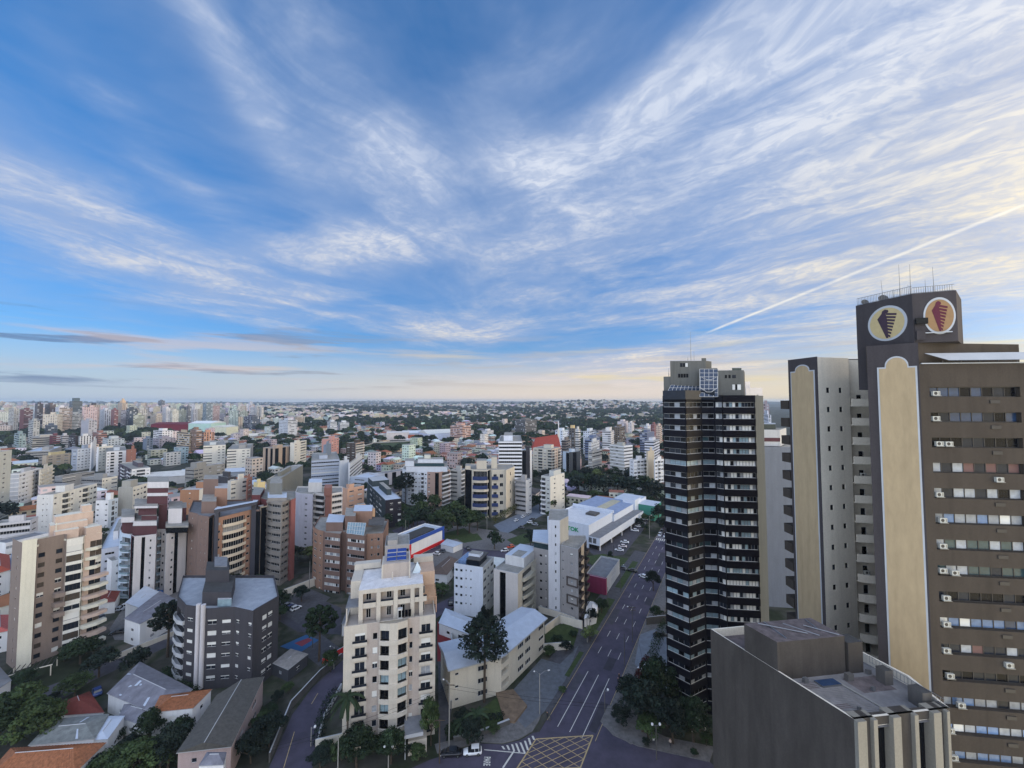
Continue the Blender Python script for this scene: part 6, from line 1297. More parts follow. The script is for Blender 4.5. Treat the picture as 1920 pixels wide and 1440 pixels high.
# ================================================================== vegetation
LEAF = mat('foliage', (0, 0, 0), .75, .30, .35, spec=.15, attr=True, randv=.25); BARK = mat('bark', S(74, 64, 54), .95, .25, 2)
def leaf_mesh(name, clumps, nl, leaf, col, up=.35, seed=0, cvar=.42):
    """clumps: (x, y, z, r). Many small leaf faces spread over and through every clump"""
    rg = np.random.default_rng(seed); V = []; Cc = []
    for (x, y, z, r) in clumps:
        n = max(6, int(nl*(.7+.6*rg.random()))); d = rg.normal(size=(n, 3)); d /= np.linalg.norm(d, axis=1)[:, None]
        d[:, 2] = np.where(rg.random(n) < up, np.abs(d[:, 2]), d[:, 2]); rad = r*(.55+.5*rg.random(n)**.5)[:, None]; c = np.array([x, y, z])+d*rad*np.array([1, 1, .72])
        a = rg.normal(size=(n, 3))*.8+d*0; nrm = d+rg.normal(size=(n, 3))*.55; nrm /= np.linalg.norm(nrm, axis=1)[:, None]; a = np.cross(nrm, a); a /= np.linalg.norm(a, axis=1)[:, None]; b = np.cross(nrm, a)
        s = (leaf*(.6+.8*rg.random(n)))[:, None]; q = np.stack([c-a*s*.6-b*s*.2, c+a*s*.1-b*s*.55, c+a*s*.65+b*s*.1, c-a*s*.05+b*s*.6], 1); V.append(q.reshape(-1, 3))
        k = (1+cvar*(rg.random()-.5)*2)*(1+.25*(rg.random((n, 1))-.5)); cc = np.array(col)*k; Cc.append(np.repeat(cc, 4, 0))
    V = np.concatenate(V); Cc = np.concatenate(Cc); n = len(V)//4
    me = bpy.data.meshes.new(name); me.vertices.add(len(V)); me.vertices.foreach_set('co', V.astype(np.float32).ravel()); me.loops.add(len(V)); me.loops.foreach_set('vertex_index', np.arange(len(V), dtype=np.int32)); me.polygons.add(n); me.polygons.foreach_set('loop_start', np.arange(0, len(V), 4, dtype=np.int32)); me.polygons.foreach_set('loop_total', np.full(n, 4, dtype=np.int32))
    ca = me.color_attributes.new('Col', 'FLOAT_COLOR', 'POINT'); ca.data.foreach_set('color', np.concatenate([Cc, np.ones((len(Cc), 1))], 1).astype(np.float32).ravel()); me.materials.append(LEAF); me.update(); me.validate(); return me
def round_clumps(n, rx, rz, zc, rc, seed):
    rg = random.Random(seed); out = []
    for i in range(n):
        a = rg.uniform(0, 6.283); el_ = rg.uniform(-.5, 1.35); k = rg.uniform(.45, 1)
        out.append((rx*k*math.cos(a)*math.cos(el_)*(.8+.35*rg.random()), rx*k*math.sin(a)*math.cos(el_), zc+rz*k*math.sin(el_), rc*rg.uniform(.65, 1.25)))
    return out
def trunk_mesh(name, h, r, limbs, seed, spread):
    rg = random.Random(seed); mb = MB(); p = [(0, 0, 0), (.1*h*rg.uniform(-.3, .3), 0, h*.5), (.1*h*rg.uniform(-.4, .4), .05*h, h)]; mb.tube(p, r, BARK, 7, r*.55)
    for i in range(limbs):
        a = 6.283*i/limbs+rg.random(); z0 = h*rg.uniform(.45, .95); e = spread*rg.uniform(.5, .9); mb.tube([(p[1][0], 0, z0), (math.cos(a)*e*.5, math.sin(a)*e*.5, z0+e*.5), (math.cos(a)*e, math.sin(a)*e, z0+e*.75)], r*.5, BARK, 5, r*.12)
    return mb.mesh(name)
DGR = S(38, 52, 34); MGR = S(54, 68, 40); LGR = S(72, 82, 48); BGR = S(30, 40, 34)
TR_HI = []; TR_MD = []; TR_LO = []
for i, col in enumerate((DGR, MGR, BGR)):          # unit size: crown radius about 4, height about 9
    TR_HI.append((leaf_mesh('crown', round_clumps(46, 3.9, 3.0, 5.8, 1.25, 20+i), 95, .34, col, seed=i), trunk_mesh('trunk', 4.2, .28, 6, i, 3.4)))
for i, col in enumerate((DGR, MGR, BGR, LGR)):
    TR_MD.append((leaf_mesh('crown', round_clumps(22, 3.9, 2.9, 5.6, 1.5, 50+i), 44, .62, col, seed=30+i), trunk_mesh('trunk', 4.2, .28, 4, 9+i, 3.0)))
TREES = []
def tree(x, y, h, w, label, q='hi', kind=None, z=0.0, group=None, name='tree'):
    """h overall height, w crown width"""
    TREES.append((x, y, w/2)); pool = TR_HI if q == 'hi' else TR_MD; k = (random.randrange(len(pool)) if kind is None else kind) % len(pool); cr, tk = pool[k]
    t = thing(name, label, 'tree', (x, y, z), random.uniform(0, 6.28), group); s = (w/8.6, w/8.6*random.uniform(.9, 1.1), h/9.3)
    a = put('crown', cr, t); a.scale = s; b = put('trunk', tk, t); b.scale = s; return t
def TP(px, py, h, w, label, q='hi', kind=None, **k):      # tree standing on the ground seen at a pixel
    x, y = G(px, py); return tree(x, y, h, w, label, q, kind, **k)
# foreground greenery
for (px, py, h, w, k, lab) in ((1205, 1372, 11, 9, 2, 'dark broad tree at the street corner below the black tower'), (1237, 1340, 12.5, 10, 0, 'tall dark tree hugging the foot of the black tower'), (1180, 1330, 8, 6.5, 2, 'dark tree at the bend of the right pavement'), (1262, 1395, 9.5, 8, 2, 'dark tree under the lowest floors of the black tower'),
  (1300, 1392, 9, 8, 0, 'dark tree between the black tower and the brown block'), (668, 1440, 8, 7.5, 0, 'bushy tree at the bottom left of the beige block'), (733, 1432, 6.5, 6.5, 0, 'bushy tree before the beige block entrance garden'), (808, 1398, 10, 5, 1, 'rounded dark tree at the right corner of the beige block'),
  (885, 1395, 5, 6, 2, 'low dark tree on the bank behind the white car'), (620, 1260, 6, 4.5, 1, 'small round tree beside the beige block left wall'), (907, 1188, 8.5, 4, 2, 'narrow dark tree between the white block and cream slab block'), (150, 1245, 7, 9, 0, 'round tree clump before the peach tower'), (185, 1270, 7, 8, 2, 'round tree clump beside the left street'),
  (40, 1290, 4, 6, 0, 'low dark tree by the peach tower pergola'), (140, 1305, 5, 7, 1, 'yellowish shrub tree on the far side of the left street'), (25, 1390, 11, 11, 1, 'large green tree at the lower left edge'), (75, 1405, 10, 10, 1, 'large green tree beside the orange roof'), (-20, 1420, 12, 12, 0, 'dark tree cut by the lower left edge'),
  (278, 1400, 7.5, 6, 0, 'dark tree in front of the white orange-roofed house'), (315, 1440, 8, 7, 2, 'dark tree left of the long dark roof'), (340, 1400, 6, 5, 0, 'dark tree against the long dark roof gable'), (250, 1465, 7, 9, 1, 'brownish tree at the bottom edge'), (210, 1470, 6, 8, 1, 'olive shrub tree at the bottom edge'),
  (505, 1400, 7, 7, 2, 'dark tree between the long dark roof and the side street'), (470, 1432, 7, 6, 2, 'dark tree below the long dark roof'), (525, 1150, 7.5, 7.5, 0, 'dark tree in the yard right of the portal-framed tower'), (565, 1128, 6, 6, 2, 'dark tree beside the parked cars in the yard'), (440, 1115, 8, 8, 2, 'dark tree at the foot of the portal-framed tower'), (480, 1120, 8, 8, 0, 'dark tree at the foot of the folded grey balcony tower'),
  (1225, 1108, 8, 6, 2, 'dark tree leaning over the avenue beside the black tower'), (1230, 1160, 4, 5, 0, 'dark shrub tree by the black tower steps'), (1055, 1298, 1.4, 2.2, 1, 'small verge shrub left of the avenue'), (1108, 1170, 5, 5, 2, 'dark tree behind the white shed by the avenue'), (1128, 1150, 5, 5, 0, 'dark tree beside the magenta shop'),
  (927, 1030, 9, 9, 0, 'round street tree left of the orange car'), (995, 1025, 9, 8.5, 2, 'round street tree right of the orange car'), (862, 1080, 6, 6, 0, 'tree behind the white six storey block'), (1145, 1050, 4.2, 3.2, 2, 'little round tree on the corner lawn')):
    TP(px, py, h, w, lab, 'hi' if py > 1080 else 'md', k)
# trees round the plaza and along the avenue
tn = ['over the plaza left end', 'over the plaza benches', 'over the plaza middle', 'over the plaza right part', 'over the plaza right end', 'behind the plaza paving', 'beside the curved road', 'next to the curved road bend', 'left of the curved road', 'in front of the stepped white tower', 'below the stepped white tower', 'above the shop with blue trim', 'left of the shop with blue trim']
for i, (px, py, h, w) in enumerate(((800, 1000, 14, 15), (830, 1008, 15, 16), (858, 1003, 14, 15), (880, 1000, 13, 14), (895, 995, 12, 12), (850, 985, 14, 14), (775, 985, 12, 12), (790, 975, 12, 12), (760, 1000, 10, 9), (815, 965, 13, 13), (785, 955, 12, 12), (755, 975, 10, 9), (728, 990, 9, 8))):
    TP(px, py, h, w, 'broad green tree '+tn[i], 'md', i % 2, group='broad trees round the plaza')
for i, (px, py, h, w) in enumerate(((1030, 962, 11, 12), (1012, 958, 11, 11), (985, 945, 9, 10), (1048, 935, 13, 13), (960, 938, 7, 8))): TP(px, py, h, w, ['round bushy tree left of the big store', 'round tree beside the rear street', 'tree before the grey ribbed block', 'tree beside the small white balcony block', 'tree behind the hedge wall'][i], 'md', (1, 0, 1, 0, 2)[i])
k = 0
for (px, py, h, w) in ((1085, 930, 17, 19), (1108, 925, 17, 18), (1132, 932, 18, 21), (1158, 928, 17, 20), (1182, 934, 17, 20), (1205, 930, 16, 19), (1228, 938, 15, 18), (1075, 912, 14, 15), (1100, 905, 15, 16), (1050, 905, 13, 14), (1020, 905, 12, 13), (1000, 903, 11, 12), (1120, 905, 15, 16), (1150, 905, 15, 16), (1180, 908, 15, 16), (1210, 908, 14, 16), (1240, 915, 14, 15), (1218, 960, 11, 12), (1235, 975, 10, 11), (1200, 950, 10, 10), (1245, 1000, 9, 9)):
    k += 1; TP(px, py, h, w, 'huge spreading dark tree in the avenue grove' if h > 14 else 'smaller dark tree at the edge of the avenue grove', 'md', (0, 2)[k % 2], group='trees of the avenue grove')
for i in range(13):
    u = 150+7*i; x, y = AV(u, -7-((i*5) % 7)); tree(x, y, 4.5+(i % 3), 4.5+(i % 2), 'small tree of the strip between store car park and avenue', 'md', (0, 2, 1)[i % 3], group='small trees between store car park and avenue')
# hedge along the right pavement, box hedges
def hedge(pts, w, h, label, col=DGR, z=0.0):
    cl = []
    for a, b in zip(pts[:-1], pts[1:]):
        n = max(1, int(math.dist(a, b)/(w*.6)))
        for i in range(n): cl.append((a[0]+(b[0]-a[0])*i/n, a[1]+(b[1]-a[1])*i/n, h*.5, w*.62))
    c = cl[0]; me = leaf_mesh('hedge', [(x-c[0], y-c[1], z_, r) for x, y, z_, r in cl], 70, .28, col, seed=len(cl)); me.transform(Matrix.Diagonal((1, 1, max(.6, h/w), 1))); o = put('hedge', me, None, (c[0], c[1], z)); return tag(o, label, 'hedge')
hedge([AV(22, RW+6), AV(40, RW+5.5), AV(62, RW+6)], 2.6, 2.2, 'dark hedge between the right pavement and tower car yard'); hedge([AV(24, RW+4), AV(34, RW+4.5)], 1.8, 2.0, 'small dark hedge at the bend of the right pavement', S(70, 30, 30))
hedge([G(310, 1262), G(350, 1290), G(372, 1300)], 2, 1.8, 'clipped hedge behind the grey hipped roof'); hedge([G(596, 1395), G(606, 1345), G(628, 1300)], 2.4, 2.4, 'dark hedge inside the pale wall by the side street', BGR); hedge([G(860, 1372), G(905, 1352), G(948, 1345)], 1.8, 1.4, 'hedge along the foot of the grass bank', BGR)
hedge([G(925, 992), G(950, 975), G(972, 962)], 2.5, 5, 'tall clipped hedge wall beside the rear street', S(74, 76, 44))
# araucarias: straight trunk and a high umbrella of tufted limbs
def araucaria(px, py, h, w, label, seed, small=False):
    x, y = G(px, py); TREES.append((x, y, w/2)); rg = random.Random(seed); t = thing('araucaria_tree', label, 'tree', (x, y, 0)); mb = MB(); mb.tube([(0, 0, 0), (.1, 0, h*.5), (0, .1, h*.97)], .38, BARK, 8, .14); cl = []
    nw = 6
    for k in range(nw):
        z0 = h*(.60+.38*k/(nw-1)); L_ = w/2*(1-.55*(k/(nw-1))**2)*(.8 if k == 0 else 1); n = 7 if k < nw-1 else 4
        for i in range(n):
            a = 6.283*i/n+k*.7+rg.uniform(-.2, .2); e = L_*rg.uniform(.75, 1.08); p1 = (math.cos(a)*e*.5, math.sin(a)*e*.5, z0-.2); p2 = (math.cos(a)*e, math.sin(a)*e, z0+e*.24)
            mb.tube([(0, 0, z0-.3), p1, p2], .1, BARK, 4, .03)
            for f, rr in ((1, .85), (.8, .75), (.6, .6)): cl.append((p2[0]*f+rg.uniform(-.3, .3), p2[1]*f+rg.uniform(-.3, .3), z0+e*.24*f*f+.1, rr*w/11*rg.uniform(.8, 1.2)))
    cl.append((0, 0, h, w*.09)); mb.build('trunk', t); put('crown', leaf_mesh('crown', cl, 60 if not small else 30, .36 if not small else .5, BGR if seed % 2 else DGR, seed=seed), t); return t
araucaria(908, 1316, 19.5, 12.5, 'big umbrella-crowned araucaria before the cream two-wing building', 1); araucaria(598, 1240, 14.5, 9.5, 'umbrella-crowned araucaria beside the blue play court', 2); araucaria(314, 1232, 15, 9.0, 'umbrella-crowned araucaria left of the dark plum building', 3); araucaria(334, 1215, 12, 7.5, 'shorter araucaria touching the dark plum building', 5)
araucaria(760, 950, 23, 12, 'tall araucaria, right one before the stepped white tower', 7, True); araucaria(748, 948, 20, 10, 'tall araucaria, left one before the stepped white tower', 4, True)
def palm(px, py, h, label, seed, n=13, fl=3.2):
    x, y = G(px, py); rg = random.Random(seed); t = thing('palm_tree', label, 'tree', (x, y, 0)); mb = MB(); mb.tube([(0, 0, 0), (.1, 0, h*.5), (0, 0, h)], .26, BARK, 7, .16); mb.build('trunk', t); fm = FM()
    for i in range(n):
        a = 6.283*i/n*1.0+rg.random()*.4; up = rg.uniform(.1, 1.1); pv = None
        for s_ in range(7):
            k = s_/6; r_ = fl*k; z_ = h+up*r_*.9-1.25*(r_**2)/fl*.75; c = Vector((math.cos(a)*r_, math.sin(a)*r_, z_)); side = Vector((-math.sin(a), math.cos(a), 0))*(.55*(1-k*.7)+.08)
            if pv:
                pc, ps = pv; fm.face([tuple(pc), tuple(c), tuple(c+side-Vector((0, 0, .3))), tuple(pc+ps-Vector((0, 0, .3)))], DGR); fm.face([tuple(c), tuple(pc), tuple(pc-ps-Vector((0, 0, .3))), tuple(c-side-Vector((0, 0, .3)))], DGR)
            pv = (c, side)
    fm.build('fronds', [LEAF], t); return t
palm(650, 1420, 12.5, 'tall palm against the left corner of the beige block', 1, 16, 3.6); palm(893, 1372, 4, 'low palm left of the big araucaria trunk', 2); palm(870, 1382, 3.6, 'low palm on the dark garden bank', 3)
for i, (px, py, h) in enumerate(((772, 990, 9), (782, 1000, 9), (755, 1010, 8), (765, 1003, 9))): palm(px, py, h, 'slender palm beside the curved road', 20+i, 9, 2.6)['group'] = 'slender palms beside the curved road'
# ================================================================== low houses near the camera
def hip(label, roofpx, z, m, ridge=None, wm=None, h=3.0, name='house', wall_in=.96, cat='house', rh=1.6, extra=None, gable=False, wins=True, strips=()):
    """four roof corners given by pixels at eaves height z, order: near-left, near-right, far-right, far-left"""
    P_ = [G(px, py, z) for px, py in roofpx]; cx = sum(p[0] for p in P_)/4; cy = sum(p[1] for p in P_)/4; BUILDINGS.append(P_)
    b = Bld(name, label, cat, P_); wp = inset(P_, wall_in); wm = wm or WHITE
    for i in range(4):
        if i in (0, 1, 3) and wins: b.edge(wp[i], wp[(i+1) % 4], 0, max(1, int(z/3)), 2.9, '.w.W.' if math.dist(wp[i], wp[(i+1) % 4]) > 9 else '.w.', wm, top=z-2.9*max(1, int(z/3))-.02, shut=.1)
        else: b.edge(wp[i], wp[(i+1) % 4], 0, 1, z-.02, '.', wm)
    mb = MB(); p = [b.loc(q, z) for q in P_]; mid = lambda a, c, t=.5: tuple(a[i]*(1-t)+c[i]*t for i in range(3))
    l01 = math.dist(P_[0], P_[1]); l12 = math.dist(P_[1], P_[2])
    if l01 >= l12: A_, B2 = mid(p[0], p[3]), mid(p[1], p[2]); o = 0
    else: A_, B2 = mid(p[0], p[1]), mid(p[3], p[2]); o = 1
    k = 0.0 if gable else .28*min(l01, l12)/max(l01, l12)*1.6
    E = tuple(a+(b2-a)*k for a, b2 in zip(A_, B2)); F2 = tuple(b2+(a-b2)*k for a, b2 in zip(A_, B2)); E = (E[0], E[1], z+rh); F2 = (F2[0], F2[1], z+rh)
    fs_ = ([[p[0], p[1], F2, E], [p[1], p[2], F2], [p[2], p[3], E, F2], [p[3], p[0], E]] if o == 0 else [[p[1], p[2], F2, E], [p[2], p[3], F2], [p[3], p[0], E, F2], [p[0], p[1], E]])
    for f in fs_: mb.face(f, m)
    mb.face([(q[0], q[1], z-.12) for q in reversed(p)], m)
    if m in (RORG, RMAR):
        for f in fs_:
            if len(f) < 4: continue
            for k_ in range(1, 30):
                u2_ = k_/30; a_ = tuple(f[0][i]*(1-u2_)+f[1][i]*u2_+(.02 if i == 2 else 0) for i in range(3)); b_ = tuple(f[3][i]*(1-u2_)+f[2][i]*u2_+(.02 if i == 2 else 0) for i in range(3)); mb.tube([a_, b_], .05, m, 4)
    for fi, u_, v0_, v1_, w_ in strips:
        f = fs_[fi]; A4 = f if len(f) == 4 else [f[0], f[1], f[2], f[2]]; q2 = lambda u, v: tuple((A4[0][i]*(1-u)+A4[1][i]*u)*(1-v)+(A4[3][i]*(1-u)+A4[2][i]*u)*v+(.03 if i == 2 else 0) for i in range(3))
        mb.face([q2(u_, v0_), q2(u_+w_, v0_), q2(u_+w_, v1_), q2(u_, v1_)], ROOFL)
    for i in range(4): a, c = p[i], p[(i+1) % 4]; mb.face([(a[0], a[1], z-.12), (c[0], c[1], z-.12), c, a], TRIM)
    mb.tube([E, F2], .09, TRIM, 4); mb.build('roof', b.root); b.done(); return b
CARP_ = 0; RGS = mat('roof_grey_sheet', S(112, 112, 120), .8, .28, .6, bump=.2); RORG = mat('roof_orange_tile', S(138, 90, 62), .9, .4, 2.2, bump=.5); RMAR = mat('roof_maroon_tile', S(104, 52, 46), .9, .2, 2.2, bump=.5); RDARK = mat('roof_dark_fibre', S(78, 76, 72), .95, .25, 1.6, bump=.5)
hip('white house under a broad grey hipped sheet roof with pale strips', [(200, 1300), (295, 1340), (362, 1292), (262, 1240)], 4.5, RGS, rh=1.6, strips=((0, .2, .1, .6, .04), (0, .28, .3, .9, .05), (0, .36, .2, .8, .04), (0, .7, .1, .5, .04), (1, .3, .2, .6, .06), (3, .4, .1, .6, .05)))
hip('annex with grey pitched roof against the orange-tiled house', [(222, 1345), (268, 1360), (298, 1325), (236, 1312)], 3.5, RGS, rh=1.0)
hip('white two storey house under a bright orange tiled roof', [(284, 1336), (362, 1328), (398, 1292), (300, 1304)], 6.2, RORG, wm=WHITE, rh=1.2)
hip('long building under a weathered dark roof with pink walls', [(330, 1412), (434, 1400), (496, 1268), (405, 1304)], 6.5, RDARK, wm=W_(176, 150, 144), rh=1.4, name='apartment_building', cat='building', gable=True)
hip('small house under a maroon tiled roof by the left street', [(108, 1342), (196, 1336), (168, 1296), (112, 1318)], 3.5, RMAR, rh=1.6)
hip('house under a weathered grey roof in front of the maroon roof', [(52, 1398), (178, 1385), (205, 1338), (100, 1348)], 5.0, mat('roof_grey_moss', S(112, 116, 114), .95, .3, 1, bump=.2), strips=((0, .7, .1, .7, .04), (2, .3, .2, .8, .05)), rh=.8, name='house')
hip('wide orange tiled roof house at the lower left corner', [(-40, 1470), (140, 1450), (200, 1392), (20, 1402)], 4.5, RORG, rh=2.0)
hip('pale sheet-roofed annex right of the weathered grey roof', [(165, 1388), (202, 1386), (234, 1342), (200, 1342)], 4.6, ROOFL, rh=.4)
hip('white villa with a grey flat-pitched roof and small roof pool', [(232, 1160), (262, 1170), (340, 1128), (300, 1108)], 7.2, RGS, rh=.7)
hip('long white lean-to roof beside the grey roofed villa', [(234, 1130), (262, 1140), (305, 1112), (272, 1098)], 5.0, ROOFL, rh=.3)
hip('white pavilion roof behind the plum building', [(340, 1135), (362, 1142), (392, 1118), (372, 1108)], 4, ROOFL, rh=.5)
hip('maroon roofed low house right of the peach tower', [(182, 1132), (216, 1128), (226, 1108), (196, 1106)], 4, RMAR, rh=1)
hip('orange roofed house at the left edge beside the peach tower', [(-20, 1080), (20, 1068), (18, 1040), (-24, 1045)], 9, mat('roof_red_tile', S(150, 74, 58), .9, .2, 2), rh=2)
hip('pink roofed low house by the left edge below the orange roof', [(-20, 1190), (20, 1182), (18, 1152), (-20, 1158)], 6, mat('roof_pink_tile', S(176, 92, 84), .9, .2, 2), rh=1)
hip('grey house with flat gable at the left edge by the street', [(-30, 1310), (22, 1275), (0, 1250), (-30, 1258)], 4, ROOFG, rh=1)
hip('row of three garages under a pale patched roof', [(510, 1243), (540, 1256), (578, 1226), (545, 1216)], 3.2, mat('roof_patched', S(140, 136, 132), .9, .25, 1), rh=.4, wm=W_(70, 72, 80))
hip('grey gable roofed bungalow behind the beige block right side', [(822, 1168), (882, 1190), (900, 1165), (835, 1140)], 3.6, ROOFL, rh=1.2)
hip('brown tiled long house beside the shop car park', [(800, 1075), (838, 1078), (862, 1050), (842, 1042)], 4, mat('roof_brown_tile', S(96, 82, 74), .9, .2, 2), rh=1.2)
hip('grey shed roof behind the beige block left shoulder', [(640, 1170), (676, 1168), (690, 1128), (660, 1120)], 4, ROOFG, rh=.8)
hip('small octagonal tiled turret roof at the bottom edge', [(372, 1436), (420, 1434), (425, 1410), (388, 1410)], 9, RGS, rh=.8, name='turret', cat='turret')
hip('white awning shed beside the avenue verge', [(1095, 1160), (1118, 1152), (1122, 1130), (1102, 1126)], 3.2, WHITE, rh=.8)
hip('white roof shelter of the shop car park', [(826, 1020), (850, 1026), (868, 1018), (838, 1010)], 3, ROOFL, rh=.2, wins=False)
hip('blue glass roofed canopy house at the left edge', [(10, 1072), (44, 1066), (48, 1042), (22, 1036)], 8, G_SKY, rh=1)
# ---- free standing walls
def wall(label, pts, h, t, m, z=0.0, name='boundary_wall'):
    P_ = [G(px, py) for px, py in pts]; o = thing(name, label, 'wall', (*P_[0], z)); mb = MB()
    for a, b in zip(P_[:-1], P_[1:]):
        L_ = math.dist(a, b); nx, ny = -(b[1]-a[1])/L_*t/2, (b[0]-a[0])/L_*t/2; q = [(p[0]-P_[0][0], p[1]-P_[0][1]) for p in ((a[0]+nx, a[1]+ny), (a[0]-nx, a[1]-ny), (b[0]-nx, b[1]-ny), (b[0]+nx, b[1]+ny))]
        s = sum(q[i][0]*q[(i+1) % 4][1]-q[(i+1) % 4][0]*q[i][1] for i in range(4)); q = q if s > 0 else q[::-1]; mb.prism(q, 0, h, m, TRIM)
    mb.build('wall', o); return o
wall('pale boundary wall round the beige block garden', [(591, 1410), (640, 1398), (645, 1392)], 2.6, .25, CREAMW); wall('long white kerb wall along the side street', [(595, 1396), (608, 1348), (640, 1290)], 1.2, .3, WHITE); wall('dark retaining wall left of the side street', [(505, 1430), (528, 1372), (545, 1330), (600, 1270), (640, 1238)], 2.0, .3, CONC_D)
wall('pale terrace wall above the grass slope', [(1022, 1190), (1050, 1168), (1062, 1172), (1092, 1180)], 2.8, .3, CREAMW); wall('low cream wall at the foot of the white stair tower', [(1010, 1148), (1052, 1160), (1078, 1170)], 2.2, .3, CREAMW); wall('white balcony-like wall beside the cream building end', [(1020, 1222), (1070, 1218)], 2.4, .3, CREAMW)
wall('white boundary wall behind the small orange-roofed house', [(236, 1368), (290, 1352)], 2.4, .3, CREAMW); wall('pale wall along the left street kerb', [(205, 1242), (245, 1225), (330, 1190)], 1.6, .3, CREAMW); wall('low grey stone wall on the bank behind the white car', [(850, 1392), (905, 1378), (955, 1358)], 1.2, .5, CONC_D)
wall('white fence wall right of the plum building forecourt', [(360, 1270), (420, 1282), (500, 1262)], .5, .3, CREAMW); wall('red painted low wall by the side street bend', [(605, 1245), (645, 1222)], 1.6, .3, mat('paint_red', S(200, 40, 44), .7)); wall('long cream wall beside the yard of parked cars', [(530, 1122), (590, 1098)], 3.2, .3, CREAMW); wall('dark blue clad wall under the black tower steps', [(1212, 1172), (1250, 1168)], 2.6, .3, CONC_D)
wall('grey retaining wall beside the driveway of the beige block', [(846, 1190), (850, 1262), (846, 1330)], 2.0, .3, CONC)
# pergola by the peach tower
t = thing('pergola', 'slatted dark pergola at the foot of the peach tower', 'pergola', (*G(60, 1268), 0)); mb = MB()
for i in range(9): mb.box(-4+i*1.0, -3.85+i*1.0, -2.5, 2.5, 2.6, 2.75, FRAME_D)
mb.build('slats', t); mb = MB()
for x, y in ((-4, -2.4), (4, -2.4), (-4, 2.4), (4, 2.4)): mb.box(x-.1, x+.1, y-.1, y+.1, 0, 2.59, CREAMW)
mb.box(-4.2, 4.3, -2.6, -2.4, 2.76, 2.95, CREAMW); mb.build('frame', t); t.rotation_euler = (0, 0, R(35))
# garden shrubs round the foreground houses
for i, (px, py, h, w) in enumerate(((60, 1330, 2.5, 4), (100, 1315, 2, 3), (15, 1330, 3, 5), (215, 1395, 3, 4), (240, 1420, 4, 5), (225, 1440, 3, 5), (262, 1432, 4, 5), (295, 1415, 3, 4), (300, 1445, 5, 6), (355, 1440, 4, 5), (180, 1455, 4, 6), (150, 1462, 3, 6), (440, 1425, 4, 5), (455, 1400, 3, 4), (490, 1370, 4, 5), (505, 1345, 3, 4), (520, 1320, 3, 3), (540, 1300, 2.5, 3), (610, 1420, 3, 4), (600, 1440, 4, 5), (640, 1425, 4, 5), (700, 1412, 3, 4), (760, 1415, 3, 4), (785, 1425, 3, 4), (850, 1385, 3, 4), (868, 1368, 4, 5), (925, 1375, 2, 3), (1045, 1210, 3, 4), (1062, 1222, 3, 4), (1030, 1232, 3, 3.5), (1075, 1195, 2, 3), (395, 1235, 2, 3), (340, 1255, 3, 4), (310, 1275, 2, 3), (175, 1225, 4, 5), (205, 1240, 3, 4), (120, 1240, 3, 4), (1165, 1360, 4, 5), (1215, 1385, 5, 6), (1275, 1378, 6, 7), (1175, 1300, 4, 4), (1325, 1400, 3, 3), (1302, 1419, 1.6, 1.6), (1212, 1399, 1.6, 2))):
    TP(px, py, h, w, 'dark garden shrub in the yards and banks near the camera', 'hi', (0, 2, 1)[i % 3], group='garden shrubs near the camera', name='shrub')['category'] = 'shrub'
# ================================================================== cars
CARP = {}
def carm(c):
    if c not in CARP: CARP[c] = mat('car_paint_%d_%d_%d' % c, S(*c), .28, .03, 1, spec=.6)
    return CARP[c]
TYRE = BLACKM; RIM = METAL; CG = mat('car_glass', S(26, 30, 36), .1, .1, spec=.8); HL = mat('headlight', S(220, 220, 215), .2, .02, spec=.8); TL = mat('tail_light', S(150, 24, 24), .3, .02)
def loft(secs, m, mb, cap=True):
    """secs: list of (x, [(y, z) ...]) cross sections"""
    n = len(secs[0][1]); base = len(mb.v)
    for x, pts in secs: mb.v += [(x, y, z) for y, z in pts]
    for i in range(len(secs)-1):
        for j in range(n):
            a = base+i*n+j; b = base+i*n+(j+1) % n; mb.f.append((a, b, b+n, a+n)); mb.m.append(mb.mi(m))
    if cap: mb.f.append(tuple(base+j for j in reversed(range(n)))); mb.m.append(mb.mi(m)); mb.f.append(tuple(base+(len(secs)-1)*n+j for j in range(n))); mb.m.append(mb.mi(m))
